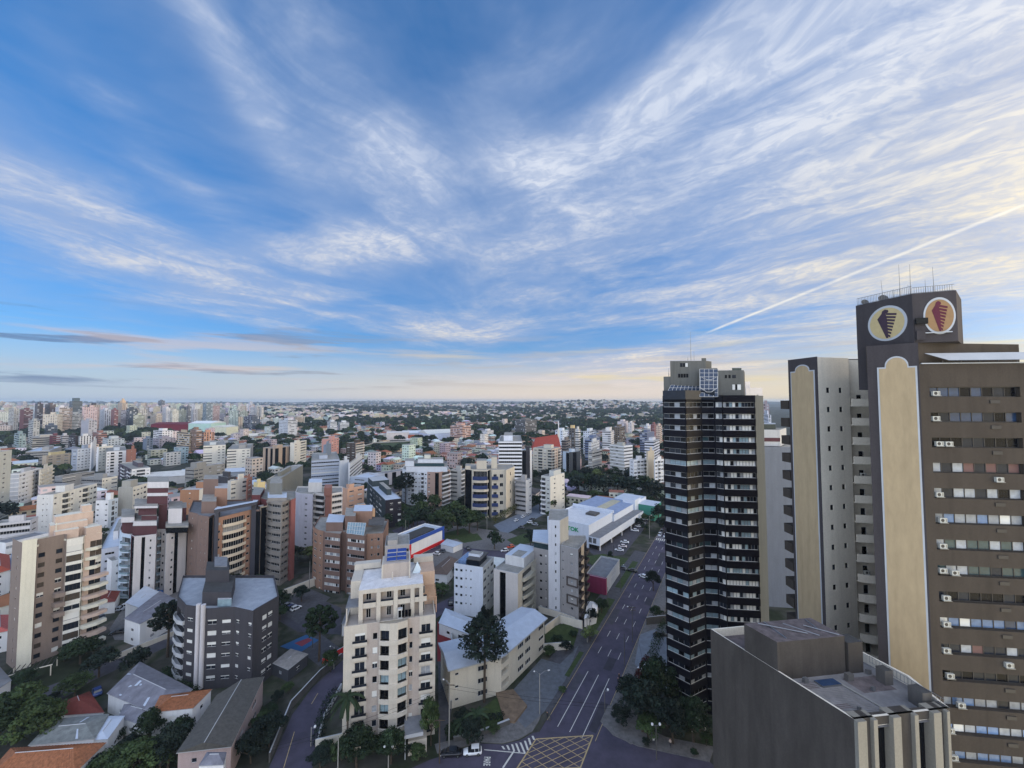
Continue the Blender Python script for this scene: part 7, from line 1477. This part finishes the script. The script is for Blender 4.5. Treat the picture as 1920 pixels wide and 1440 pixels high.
def car_parts(col, kind='hatch'):
    key = ('car', col, kind)
    if key in WM: return WM[key]
    m = carm(col); L_ = {'hatch': 3.9, 'sedan': 4.4, 'suv': 4.3}[kind]; hh = {'hatch': 1.48, 'sedan': 1.42, 'suv': 1.68}[kind]; w = .86; b0 = .24; bl_ = {'suv': .98}.get(kind, .86)
    sec = lambda x, ww, z0, z1: (x, [(-ww, z0+.12), (-ww*.9, z0), (ww*.9, z0), (ww, z0+.12), (ww, z1-.14), (ww*.88, z1), (-ww*.88, z1), (-ww, z1-.14)])
    h = L_/2; body = MB(); loft([sec(-h, w*.78, b0+.1, bl_-.12), sec(-h+.15, w*.94, b0, bl_), sec(-h+.8, w, b0, bl_+.02), sec(0, w, b0, bl_), sec(h-1.1, w, b0, bl_-.04), sec(h-.25, w*.92, b0, bl_-.18), sec(h, w*.74, b0+.1, bl_-.32)], m, body); body.smooth = True
    r0, r1 = (-h+.55, h-1.75) if kind != 'sedan' else (-h+1.05, h-1.8); cab = MB(); s4 = lambda x, ww, z1: (x, [(-ww, bl_-.05), (ww, bl_-.05), (ww*.93, z1), (-ww*.93, z1)])
    loft([(r0-.35, [(-w*.86, bl_-.05), (w*.86, bl_-.05), (w*.84, bl_), (-w*.84, bl_)]), (r0+.1, [(-w*.92, bl_-.05), (w*.92, bl_-.05), (w*.74, hh-.06), (-w*.74, hh-.06)]), (r1-.1, [(-w*.92, bl_-.05), (w*.92, bl_-.05), (w*.74, hh-.06), (-w*.74, hh-.06)]), (r1+.75, [(-w*.88, bl_-.05), (w*.88, bl_-.05), (w*.84, bl_-.02), (-w*.84, bl_-.02)])], CG, cab)
    rf = MB(); rf.box(r0+.0, r1+.05, -w*.72, w*.72, hh-.08, hh, m)
    for sx in (r0+.05, (r0+r1)/2+.1): 
        for sy in (-1, 1): rf.tube([(sx, sy*w*.915, bl_-.03), (sx+.08, sy*w*.745, hh-.04)], .05, m, 4)
    wh = MB(); wh.tube([(0, -.1, 0), (0, .1, 0)], .31, TYRE, 12); ri = MB(); ri.tube([(0, -.105, 0), (0, .105, 0)], .18, RIM, 8)
    hl = MB(); hl.box(-.1, .03, -.16, .16, -.07, .07, HL); tl = MB(); tl.box(-.03, .1, -.12, .12, -.1, .1, TL)
    WM[key] = (body.mesh('body'), cab.mesh('windows'), rf.mesh('roof'), wh.mesh('wheel'), ri.mesh('rim'), hl.mesh('headlight'), tl.mesh('tail_light'), h, w, bl_); return WM[key]
def car(x, y, rz, col, label, kind='hatch', z=.05, full=True, group=None):
    bo, cb, rf, wh, ri, hl, tl, h, w, bl_ = car_parts(col, kind); t = thing('parked_car' if group is None or 'parked' in group else 'car', label, 'car', (x, y, z), rz, group); put('body', bo, t); put('windows', cb, t); put('roof', rf, t)
    for sx in (-h+.75, h-.8):
        for sy in (-1, 1):
            q = put('wheel', wh, t, (sx, sy*(w-.1), .31))
            if full: put('rim', ri, q)
    if full:
        for sy in (-.58, .58): put('headlight', hl, t, (h-.06, sy, bl_-.38)); put('tail_light', tl, t, (-h+.06, sy, bl_-.25))
    return t
WHC, SLV, BLK, GRC, BLU, ORG, REDC = (214, 216, 218), (150, 154, 160), (24, 24, 28), (84, 88, 94), (40, 60, 110), (206, 78, 40), (120, 30, 34)
def CAR(px, py, deg, col, label, kind='hatch', **k): x, y = G(px, py); return car(x, y, R(deg), col, label, kind, **k)
CAR(886, 1413, 186, WHC, 'white hatchback waiting at the crossing in the cross street', 'hatch'); CAR(846, 1416, 182, BLK, 'dark sedan behind the white hatchback in the cross street', 'sedan')
CAR(1206, 1083, 120, WHC, 'white sedan turning off the avenue near the magenta shop', 'sedan', full=False)
CAR(1186, 1072, 150, BLK, 'black sedan turning in front of the crossing', 'sedan', full=False); CAR(1167, 1068, 150, GRC, 'grey hatchback with red lights behind the black turning sedan', 'hatch', full=False)
avr = math.degrees(math.atan2(uy, ux))
lanes = [(147.5, 1.6, WHC, 'white sedan first in the left lane at the stop line'), (147.2, 4.5, WHC, 'white hatchback first in the second lane at the stop line'), (147.8, 7.4, WHC, 'white car first in the third lane at the stop line'), (148, 10.4, BLK, 'black car first in the lane beside the black tower'), (153.6, 1.7, GRC, 'grey car second in the left lane'), (152.8, 5.2, WHC, 'white van-like car second in the second lane'), (159.8, 4.4, WHC, 'white car third in the second lane'), (158.8, 7.6, GRC, 'grey car with a low roof behind the white cars')]
for i, (u, v, c, lab) in enumerate(lanes): x, y = AV(u, v); car(x, y, R(avr+180), c, lab, 'suv' if i == 5 else 'sedan' if i % 2 else 'hatch', full=False, group='cars queuing at the avenue crossing')
# box lorry crossing
x, y = AV(137, 8.5); t = thing('box_truck', 'white box lorry crossing the zebra stripes on the avenue', 'lorry', (x, y, .04), R(avr)); mb = MB(); mb.box(-3.2, 1.6, -1.15, 1.15, .9, 3.4, WHITE); mb.build('cargo_box', t); mb = MB(); mb.box(1.7, 3.3, -1.05, 1.05, .5, 2.5, WHITE); mb.box(3.301, 3.33, -.9, .9, 1.5, 2.3, CG); mb.build('cab', t)
for sx in (-2.2, 2.4):
    for sy in (-.95, .95): mb = MB(); mb.tube([(0, -.13, 0), (0, .13, 0)], .45, TYRE, 12); mb.build('wheel', t, (sx, sy, .45))
CAR(878, 1030, 100, BLK, 'dark car on the boulevard below the plaza', full=False); CAR(957, 1027, 205, ORG, 'bright orange hatchback on the boulevard', full=False); CAR(955, 1027, 205, WHC, 'x') if False else None
CAR(946, 1034, 200, WHC, 'white car following the orange hatchback', full=False); CAR(1000, 1046, 200, GRC, 'grey car on the boulevard behind the white stair tower', full=False)
PK = [(788, 1055, BLK, 'black car nearest the red base in the shop car park'), (803, 1046, SLV, 'silver car second from the red base in the shop car park'), (818, 1040, WHC, 'white car in the middle of the shop car park'), (828, 1035, GRC, 'grey car right of the white one in the shop car park'), (836, 1031, BLK, 'black car near the shelter in the shop car park'), (846, 1027, WHC, 'white car under the shelter of the shop car park')]
for px, py, c, lab in PK: CAR(px, py, 160, c, lab, full=False, group='cars parked beside the blue trimmed shop')
ST = [(1161, 1033, WHC, 'white sedan, lowest of three together in the store car park'), (1167, 1026, REDC, 'white and red looking car, middle of three in the store car park'), (1171, 1018, WHC, 'white sedan, upper of three together in the store car park'), (1190, 996, WHC, 'lone white car halfway up the store car park'), (1197, 988, WHC, 'white car above the lone one in the store car park'), (1203, 982, SLV, 'silver car near the green block in the store car park'), (1208, 975, WHC, 'white car farthest up the store car park'), (1145, 997, WHC, 'white car parked against the store low wing')]
for i, (px, py, c, lab) in enumerate(ST): CAR(px, py, 160 if i < 7 else 60, (206, 196, 196) if i == 1 else c, lab if i != 1 else 'pale pinkish car, middle of three in the store car park', 'sedan', full=False, group='cars parked beside the store')
RS = [(968, 977, 60, WHC, 'white car parked by the hedge wall in the rear street'), (981, 970, 60, WHC, 'white car second along the hedge wall'), (990, 966, 60, SLV, 'silver car farthest along the rear street'), (993, 981, 150, WHC, 'white suv parked under the round bushy tree'), (977, 990, 150, GRC, 'dark grey car at the corner of the rear street'), (998, 975, 150, GRC, 'grey car beside the white suv in the rear street'), (1003, 985, 150, SLV, 'silver car near the big store corner')]
for px, py, a, c, lab in RS: CAR(px, py, a, c, lab, 'hatch', full=False, group='cars parked in the rear street')
for px, py, a, c, lab, kd in ((1238, 1193, 10, BLK, 'black car parked at the foot of the black tower', 'sedan'), (1214, 1246, 200, BLK, 'black car, upper of two in the tower forecourt', 'sedan'), (1208, 1256, 200, WHC, 'white car, lower of two in the tower forecourt', 'hatch'), (219, 1146, 200, SLV, 'silver car, left of two in the villa yard', 'sedan'), (232, 1140, 200, WHC, 'white car, right of two in the villa yard', 'sedan'), (187, 1160, 160, GRC, 'grey car at the foot of the peach tower', 'hatch'), (182, 1300, 140, BLU, 'dark blue car by the maroon tiled house', 'sedan'), (540, 1138, 60, SLV, 'silver car, first of three in the parking yard', 'hatch'), (547, 1141, 60, BLU, 'blue car, middle of three in the parking yard', 'hatch'), (555, 1143, 60, WHC, 'white car, last of three in the parking yard', 'hatch'), (845, 1132, 100, BLK, 'black car in the lane left of the white six storey block', 'sedan'), (392, 1270, 20, BLK, 'dark car by the forecourt of the plum building', 'sedan'), (222, 1188, 200, BLK, 'dark car under the carport by the villa', 'sedan')): CAR(px, py, a, c, lab, kd, full=py > 1180)
# ================================================================== lamps, poles, people
def pole(px, py, h, label, arms=(), globes=0, col=CONC, cross=0, name='street_lamp', cat='street lamp', z=.1):
    x, y = G(px, py); t = thing(name, label, cat, (x, y, z)); mb = MB(); mb.tube([(0, 0, 0), (0, 0, h)], .13, col, 7, .08); mb.build('pole', t)
    for (a, l_) in arms:
        mb = MB(); e = (math.cos(R(a))*l_, math.sin(R(a))*l_); mb.tube([(0, 0, h-.4), (e[0]*.6, e[1]*.6, h+.25), (e[0], e[1], h+.2)], .05, METAL, 5); ar = mb.build('arm', t); mb = MB(); mb.tube([(e[0], e[1], h+.18), (e[0]*1.25, e[1]*1.25, h+.15)], .16, WHITE, 6, .1); mb.build('lamp_head', ar)
    for i in range(globes):
        s = -1 if i % 2 else 1; mb = MB(); mb.tube([(0, 0, h-.2), (s*.8, 0, h-.2)], .04, METAL, 4); ar = mb.build('arm', t); mb = MB(); n = 8
        for j in range(4): mb.tube([(s*.8, 0, h-.1+.12*j), (s*.8, 0, h+.02+.12*j)], .22*math.sin(math.pi*(j+.5)/4)+.05, WHITE, 8)
        mb.build('lamp_globe', ar)
    if cross:
        for k in range(cross): mb = MB(); mb.box(-1.1, 1.1, -.06, .06, h-.5-.8*k, h-.38-.8*k, BARK); mb.build('crossarm', t)
    return t
pole(1012, 1340, 9.5, 'double-armed street lamp on the left pavement near the crossing', ((20, 2.2), (160, 1.2)), name='street_lamp'); pole(1101, 1205, 9.5, 'dark paired pole on the left pavement before the terrace wall', ((30, 1.5),)); pole(1106, 1196, 9, 'second dark pole right of the paired pole', ()); pole(1186, 1205, 11, 'utility pole with transformer at the right kerb', ((200, 1.5),), cross=2, name='utility_pole', cat='utility pole', col=CONC_D)
pole(1171, 1250, 9, 'plain dark pole at the right kerb by the hedge', (), col=CONC_D); pole(1163, 1110, 10, 'dark pole by the magenta shop', ((20, 1.5),), col=CONC_D); pole(1140, 1150, 9, 'dark pole on the verge below the magenta shop', (), col=CONC_D); pole(842, 1402, 13.5, 'tall pale utility pole at the right corner of the beige block', ((150, 1.5),), cross=1, name='utility_pole', cat='utility pole')
pole(728, 1445, 4.5, 'short lamp with two white globes before the beige block', globes=2); pole(633, 1470, 9, 'thin pale pole at the lower left of the beige block', ()); pole(824, 1432, 9, 'wooden pole left of the dark sedan', (), name='utility_pole', cat='utility pole', col=BARK, cross=1); pole(1231, 1425, 7, 'thin lamp post with white globes on the corner pavement', globes=2, col=CONC_D)
pole(626, 1255, 6, 'pale pole by the red wall at the bend', ((180, 1),)); pole(586, 1215, 5, 'floodlight post of the play court', (), col=CONC_D); pole(760, 1018, 12, 'tall pale post by the curved road', ()); pole(913, 1000, 17, 'tall pale post before the blue and cream tower', ()); pole(580, 1105, 11, 'tall pale post behind the brown block yard', ()); pole(1151, 1060, 12, 'dark post on the corner lawn', (), col=CONC_D); pole(1137, 1056, 9, 'thinner dark post left on the corner lawn', (), col=CONC_D); pole(1218, 1010, 12, 'grey post among the verge trees', ((40, 2),)); pole(1000, 940, 8, 'thin post in the rear street', ())
pole(1031, 1352, 2.6, 'traffic signal post at the left kerb', (), col=CONC_D, name='traffic_signal', cat='traffic signal'); pole(1134, 1335, 5.0, 'traffic signal with white disc at the right kerb', (), globes=1, col=CONC_D, name='traffic_signal', cat='traffic signal'); pole(583, 1400, 4, 'small white-topped post on the side street kerb', globes=1)
# overhead wires
def wire(a, b, label, sag=.8):
    t = MB(); c = a; pts = [(0+(b[0]-a[0])*i/10, (b[1]-a[1])*i/10, (b[2]-a[2])*i/10-sag*4*(i/10)*(1-i/10)) for i in range(11)]; t.tube(pts, .025, BLACKM, 4); o = t.build('overhead_wire', None, a); tag(o, label, 'cable', 'overhead wires')
pa, pb, pc = G(842, 1402), G(824, 1432), G(1231, 1425)
for k, dz_ in enumerate((13.2, 12.4)): wire((*pa, dz_), (pc[0]+22, pc[1]-2, 11.5-k*.6), 'black wire spanning the crossing from the tall pale pole', 1.5); wire((*pa, dz_), (pa[0]-32, pa[1]-14, 11.5-k*.6), 'black wire running left from the tall pale pole', 1)
pd = G(1186, 1205); pe = G(1171, 1250); wire((*pd, 10.4), (pe[0]-2, pe[1]-30, 9.5), 'black wire along the right kerb', .8)
# people
def person(px, py, rz, shirt, trousers, label, stride=.25, z=.16):
    x, y = G(px, py); t = thing('person', label, 'person', (x, y, z), R(rz)); s = stride
    V = [(0, 0, .95), (0, 0, 1.12), (0, 0, 1.38), (0, 0, 1.5), (0.01, 0, 1.6), (.02, 0, 1.7), (0, .18, 1.42), (-.1*s*4, .25, 1.14), (.05*s*2, .27, .9), (0, -.18, 1.42), (.1*s*4, -.25, 1.14), (.25*s*2, -.26, .92), (0, .1, .9), (s*.5, .1, .5), (s*.8, .1, .07), (s*.8+.18, .1, .04), (0, -.1, .9), (-s*.3, -.1, .5), (-s*1.1, -.1, .09), (-s*1.1+.17, -.1, .05)]
    E = [(0, 1), (1, 2), (2, 3), (3, 4), (4, 5), (2, 6), (6, 7), (7, 8), (2, 9), (9, 10), (10, 11), (0, 12), (12, 13), (13, 14), (14, 15), (0, 16), (16, 17), (17, 18), (18, 19)]
    rd = [.15, .13, .16, .055, .09, .085, .07, .05, .035, .07, .05, .035, .09, .065, .045, .04, .09, .065, .045, .04]
    me = bpy.data.meshes.new('body'); me.from_pydata(V, E, []); o = put('body', me, t); md = o.modifiers.new('skin', 'SKIN'); sv_ = me.skin_vertices[0].data
    for i, r in enumerate(rd): sv_[i].radius = (r, r*1.1); sv_[i].use_root = i == 0
    o.modifiers.new('sub', 'SUBSURF').levels = 1; o.modifiers['sub'].render_levels = 1
    m = bpy.data.materials.new('person_%d_%d' % (px, py)); m.use_nodes = True; nt_ = m.node_tree; g = nt_.nodes.new('ShaderNodeTexCoord'); se = nt_.nodes.new('ShaderNodeSeparateXYZ'); nt_.links.new(g.outputs['Object'], se.inputs[0]); r_ = nt_.nodes.new('ShaderNodeValToRGB'); r_.color_ramp.interpolation = 'CONSTANT'; mm = nt_.nodes.new('ShaderNodeMath'); mm.operation = 'DIVIDE'; mm.inputs[1].default_value = 1.8; nt_.links.new(se.outputs[2], mm.inputs[0]); nt_.links.new(mm.outputs[0], r_.inputs[0]); e = r_.color_ramp.elements
    e[0].position = 0; e[0].color = (.02, .02, .02, 1); e[1].position = .06; e[1].color = (*S(*trousers), 1)
    for p_, c in ((.53, S(*shirt)), (.83, S(190, 140, 112)), (.95, S(40, 28, 22))): q = e.new(p_); q.color = (*c, 1)
    nt_.links.new(r_.outputs[0], nt_.nodes['Principled BSDF'].inputs['Base Color']); me.materials.append(m); return t
person(1257, 1402, 60, (200, 180, 160), (40, 40, 52), 'person in a light top walking on the corner pavement'); person(1226, 1398, 100, (206, 206, 206), (60, 60, 70), 'person in a white top by the globe lamp post'); person(1026, 1350, 200, (40, 44, 50), (30, 30, 36), 'person in dark clothes waiting at the left kerb', .08); person(1159, 1284, 90, (50, 50, 60), (36, 36, 44), 'person in dark clothes on the right pavement by the hedge'); person(1161, 1276, 90, (60, 54, 50), (36, 36, 44), 'second dark-clothed person on the right pavement', .15)
mb = MB(); x, y = G(1298, 1372); t = thing('canopy', 'pale curved entrance canopy under the black tower', 'canopy', (x, y, 0)); mb.box(-3.5, 3.5, -1, 1, 2.9, 3.1, TRIM); mb.build('canopy_roof', t); mb = MB()
for sx in (-3, 0, 3): mb.box(sx-.1, sx+.1, -.1, .1, 0, 2.89, CREAMW)
mb.build('support', t)
# ================================================================== small town fabric: houses and trees up to the horizon
occ = [(sum(p[0] for p in P_)/len(P_), sum(p[1] for p in P_)/len(P_), max(math.dist(p, P_[0]) for p in P_)*.62+3) for P_ in BUILDINGS]
for px, py, r_ in ((950, 1008, 24), (870, 1000, 26), (905, 1015, 24), (1150, 1045, 26), (1180, 1010, 24), (1195, 985, 22), (1000, 1040, 16), (1110, 1052, 14), (985, 985, 14), (1040, 1225, 9), (1000, 1280, 9), (930, 1040, 12), (790, 1060, 14), (835, 1045, 14), (560, 1215, 9), (600, 1160, 10)): occ.append((*G(px, py), r_))
NRD = [[G(px, py) for px, py in l] for l in ([(-60, 1365), (120, 1300), (320, 1192), (520, 1114), (600, 1085)], [(690, 1020), (780, 1000), (960, 1040), (1215, 1085)], [(735, 998), (800, 980), (835, 962)], [(935, 995), (1040, 945)], [(560, 1400), (640, 1248), (760, 1182), (880, 1115)])]+[[AV(-10, 6), AV(420, 6)], [G(560, 1440), G(1330, 1440)]]
def segd(p, a, b):
    vx, vy = b[0]-a[0], b[1]-a[1]; t = max(0, min(1, ((p[0]-a[0])*vx+(p[1]-a[1])*vy)/(vx*vx+vy*vy))); return math.hypot(p[0]-a[0]-vx*t, p[1]-a[1]-vy*t)
cell = {}
def free(x, y, r, rd=9):
    for a, b, q in occ:
        if (x-a)**2+(y-b)**2 < (r+q)**2: return False
    i, j = int(x//30), int(y//30)
    for di in (-1, 0, 1):
        for dj in (-1, 0, 1):
            for a, b, q in cell.get((i+di, j+dj), ()):
                if (x-a)**2+(y-b)**2 < (r+q)**2: return False
    if y < 420 and any(segd((x, y), l[k], l[k+1]) < r+rd for l in NRD for k in range(len(l)-1)): return False
    return True
def take(x, y, r): cell.setdefault((int(x//30), int(y//30)), []).append((x, y, r))
for x, y, r in TREES: take(x, y, r*.8)
FIELD = [GD(700, 620), GD(790, 620), GD(795, 690), GD(770, 730), GD(700, 700), GD(678, 650)]
sheet('field_grass', FIELD, .1, GRASS, world=True); 
mb = MB(); Fp = FIELD+[FIELD[0]]; 
for a, b in zip(Fp[:-1], Fp[1:]): mb.tube([(*a, 1.2), (*b, 1.2)], 1.4, CONC, 4)
tag(mb.build('field_wall'), 'pale wall curving round the green field', 'wall')
occ.append((*GD(740, 665), 62))
WC = [S(206, 204, 198), S(190, 184, 172), S(200, 190, 168), S(176, 178, 182), S(206, 196, 186), S(168, 160, 150), S(214, 214, 214), S(184, 166, 150), S(160, 168, 178)]
RC = [('terracotta', S(134, 84, 66)), ('grey', S(118, 120, 124)), ('pale metal', S(184, 188, 192)), ('brown tiled', S(104, 78, 66)), ('white', S(206, 206, 204)), ('dark', S(76, 76, 78)), ('orange tiled', S(150, 98, 74))]
WN = ['white', 'beige', 'cream', 'grey white', 'pale', 'tan', 'bright white', 'peach', 'blue grey']
rg = random.Random(11)
def zone(x, y):
    a = math.degrees(math.atan2(x, y)); r = math.hypot(x, y); s = 'left of the avenue' if a < 0 else 'right of the field'
    near = 'near' if r < 260 else 'middle' if r < 420 else 'farther'
    return {True: 'beyond the skyline trees', False: 'towards the field'}[a < -25], near
nh = 0
PLACE = ['below the skyline towers', 'behind the maroon striped tower', 'behind the lilac block', 'beyond the brown blocks', 'behind the stepped tower', 'around the green field', 'behind the blue balcony tower', 'beyond the avenue grove', 'near the black tower']
def place(x, y): a = math.degrees(math.atan2(x, y)); return PLACE[max(0, min(8, int((a+54)/8.3)))]
def house(fm_b, fm_r, x, y, w, d, rz, h, wc, rc, flat, z0):
    fm_b.box(x, y, w, d, rz, z0, z0+h, wc, rc if flat else wc, 1, 2.9, 3.4)
    if not flat: fm_r.roof(x, y, max(w, d), min(w, d), rz if w >= d else rz+math.pi/2, z0+h+.01, min(w, d)*.22, rc, rg.choice((.0, .8)))
cands = []
for i in range(20000):
    D = 120*math.exp(rg.random()*math.log(60)); a = R(rg.uniform(-55, 30 if D > 120 else 10)); x, y = D*math.sin(a), D*math.cos(a)
    if D < 125 or y < 118 or (a > R(17) and D < 330): continue
    cands.append((D, x, y))
cands.sort()
FB = FM(); n_ind = 0
for D, x, y in cands:
    dens = .5+.5*nz(x, y, 170, 3)
    big = rg.random() < (.12 if D < 1500 else .2); w, d = (rg.uniform(14, 30), rg.uniform(12, 22)) if big else (rg.uniform(9, 16), rg.uniform(8, 12))
    if D > 1200: w *= 1.3; d *= 1.3
    if rg.random() > .30+dens*.6: continue
    r = max(w, d)*.5
    if not free(x, y, r): continue
    take(x, y, r); z0 = terr(x, y)-(.5 if D > 1500 else 0); rz = R(60+rg.choice((0, 90))+rg.uniform(-8, 8))+nz(x, y, 400)*.3
    wi = rg.randrange(len(WC)); ri = rg.choices(range(7), (24, 24, 18, 10, 8, 6, 10))[0]; tall = D > 330 and rg.random() < (.10 if math.degrees(math.atan2(x, y)) < -28 else .025); flat = tall or rg.random() < .3
    h = rg.uniform(10, 24) if tall else rg.choice((3.2, 3.4, 6.2, 6.4, 9)); 
    if tall: w, d = min(w, 18)*.9, min(d, 16)
    wc = tuple(c*rg.uniform(.85, 1.1) for c in WC[wi]); rc = tuple(c*rg.uniform(.8, 1.15) for c in RC[ri][1])
    if tall: rc = S(140, 138, 134)
    if n_ind < 290:
        n_ind += 1; nm = 'apartment_building' if tall else 'house'; st = 'mid-rise block' if tall else ('two storey house' if h > 5 else 'bungalow')
        t = thing(nm, '%s %s under a %s %s roof %s' % (WN[wi], st, RC[ri][0] if not tall else 'grey', 'flat' if flat else 'pitched', place(x, y)), 'building' if tall else 'house', (x, y, z0), rz, 'small houses '+place(x, y))
        b = FM(); r2 = FM(); house(b, r2, 0, 0, w, d, 0, h, wc, rc, flat, 0); 
        if flat: r2.box(0, 0, w+.5, d+.5, 0, h+.005, h+.4, tuple(c*.9 for c in wc), rc)
        b.build('wall', FMATS, t); r2.build('roof', FMATS, t)
    else: house(FB, FB, x, y, w, d, rz, h, wc, rc, flat, z0)
# the dense far city: towers and houses in the distance, one mass
for i in range(1300):
    a = R(-55+31*rg.random()**1.15); D = rg.uniform(1200, 5200); x, y = D*math.sin(a), D*math.cos(a)
    if not free(x, y, 9): continue
    take(x, y, 9); deg = math.degrees(a); zmax = 75+(752-(757+max(0, (deg+38)*.35)))*D/740; k = rg.random(); h = max(9, min(62, zmax*rg.uniform(.35, 1.0)))*(1 if deg < -33 else .5)
    wc = tuple(c*rg.uniform(.8, 1.05) for c in rg.choice(WC)); w = rg.uniform(13, 22); FB.box(x, y, w, rg.uniform(12, 20), R(30+rg.uniform(-10, 10)), terr(x, y)-.5, terr(x, y)+h, wc, S(150, 148, 146), rg.choice((1, 2, 3, 1)), 3.1, 3.2)
    if rg.random() < .5: FB.box(x, y, 6, 5, R(30), terr(x, y)+h, terr(x, y)+h+4, wc, S(150, 148, 146), 0)
for i in range(9000):
    a = R(rg.uniform(-56, 24)); D = 1700*math.exp(rg.random()*1.6); x, y = D*math.sin(a), D*math.cos(a)
    if nz(x, y, 420, 5)+nz(x, y, 150, 2)*.6 < rg.uniform(-1.4, .5): continue
    z0 = terr(x, y)-1; w = rg.uniform(12, 30); FB.box(x, y, w, rg.uniform(12, 26), R(rg.uniform(0, 90)), z0, z0+rg.choice((5, 7, 9, 14, 18)), tuple(c*rg.uniform(.85, 1.1) for c in rg.choice(WC)), tuple(c*rg.uniform(.9, 1.1) for c in rg.choice(RC)[1]), 0)
o = FB.build('distant_buildings', FMATS); o['kind'] = 'stuff'
# trees between the houses: the nearer ones as trees, the far ones as one wood
nt_ = 0; FT = []
for i in range(26000):
    D = 110*math.exp(rg.random()*math.log(30)); a = R(rg.uniform(-56, 30)); x, y = D*math.sin(a), D*math.cos(a)
    if y < 105 or (a > R(17) and D < 300): continue
    dens = nz(x, y, 130, 7)
    w = rg.uniform(5, 9) if D < 300 else rg.uniform(8, 16)*(1 if D < 900 else 1.6)
    if rg.random() > .50-dens*.38 or not free(x, y, w*.30, 5): continue
    take(x, y, w*.30); FT.append((D, x, y, w))
FT.sort(); lo = []
for D, x, y, w in FT:
    if nt_ < 190:
        nt_ += 1; tree(x, y, w*rg.uniform(.75, 1.05), w, '%s tree among the houses %s' % (('small', 'mid sized', 'broad')[min(2, int((w-4)/3))], place(x, y)), 'md', None, group='trees among the houses '+place(x, y))
    else: lo.append((D, x, y, w))
# far crowns: leaf clumps
def far_wood(name, items, nl, leaf, cols, cz=.5, seed=0):
    rg2 = np.random.default_rng(seed); cl = []; V = []
    for D, x, y, w in items:
        z0 = terr(x, y); n = 3 if D < 1000 else 2
        for k in range(n): cl.append((x+rg2.normal()*w*.2, y+rg2.normal()*w*.2, z0+w*.42*(1+.3*rg2.random()), w*.36, w))
    cl = np.array(cl); n = nl; M_ = len(cl); d = rg2.normal(size=(M_, n, 3)); d /= np.linalg.norm(d, axis=2)[:, :, None]; d[:, :, 2] = np.abs(d[:, :, 2])*.9-.1
    c = cl[:, None, :3]+d*cl[:, None, 3:4]*(.75+.35*rg2.random((M_, n, 1))); nr = d+rg2.normal(size=d.shape)*.45; a = np.cross(nr, rg2.normal(size=d.shape)); a /= np.linalg.norm(a, axis=2)[:, :, None]; b = np.cross(nr/np.linalg.norm(nr, axis=2)[:, :, None], a)
    s = cl[:, None, 4:5]*leaf*(.6+.8*rg2.random((M_, n, 1))); q = np.stack([c-a*s, c-b*s, c+a*s, c+b*s], 2).reshape(-1, 3)
    ci = np.array(cols)[rg2.integers(0, len(cols), M_)]*(.75+.5*rg2.random((M_, 1))); cc = np.repeat(ci, n*4, 0); k = len(q)//4
    me = bpy.data.meshes.new(name); me.vertices.add(len(q)); me.vertices.foreach_set('co', q.astype(np.float32).ravel()); me.loops.add(len(q)); me.loops.foreach_set('vertex_index', np.arange(len(q), dtype=np.int32)); me.polygons.add(k); me.polygons.foreach_set('loop_start', np.arange(0, len(q), 4, dtype=np.int32)); me.polygons.foreach_set('loop_total', np.full(k, 4, dtype=np.int32))
    ca = me.color_attributes.new('Col', 'FLOAT_COLOR', 'POINT'); ca.data.foreach_set('color', np.concatenate([cc, np.ones((len(cc), 1))], 1).astype(np.float32).ravel()); me.materials.append(LEAF); me.update(); o = put(name, me); o['kind'] = 'stuff'; return o
far_wood('distant_trees', lo, 46, .13, [DGR, MGR, BGR, DGR])
it = []
for i in range(9000):
    a = R(rg.uniform(-56, 25)); D = 1900*math.exp(rg.random()*1.6); x, y = D*math.sin(a), D*math.cos(a)
    if nz(x, y, 420, 5)+nz(x, y, 150, 2)*.6 > rg.uniform(-1.0, .7): continue
    it.append((D, x, y, rg.uniform(14, 30)))
far_wood('distant_wood', it, 16, .22, [DGR, BGR, BGR], seed=4)
# ================================================================== air
m = bpy.data.materials.new('haze'); m.use_nodes = True; t = m.node_tree; t.nodes.clear(); v = t.nodes.new('ShaderNodeVolumePrincipled'); v.inputs['Color'].default_value = (.70, .85, 1, 1); v.inputs['Density'].default_value = 8.5e-5; v.inputs['Anisotropy'].default_value = .2
oo = t.nodes.new('ShaderNodeOutputMaterial'); t.links.new(v.outputs[0], oo.inputs['Volume'])
mb = MB(); mb.box(-13000, 13000, -600, 13000, -3, 112, m); o = mb.build('haze'); o['kind'] = 'stuff'
sc.cycles.volume_bounces = 0; sc.cycles.max_bounces = 6; sc.cycles.diffuse_bounces = 3; sc.cycles.glossy_bounces = 2; sc.cycles.transparent_max_bounces = 4
sc.cycles.use_denoising = True
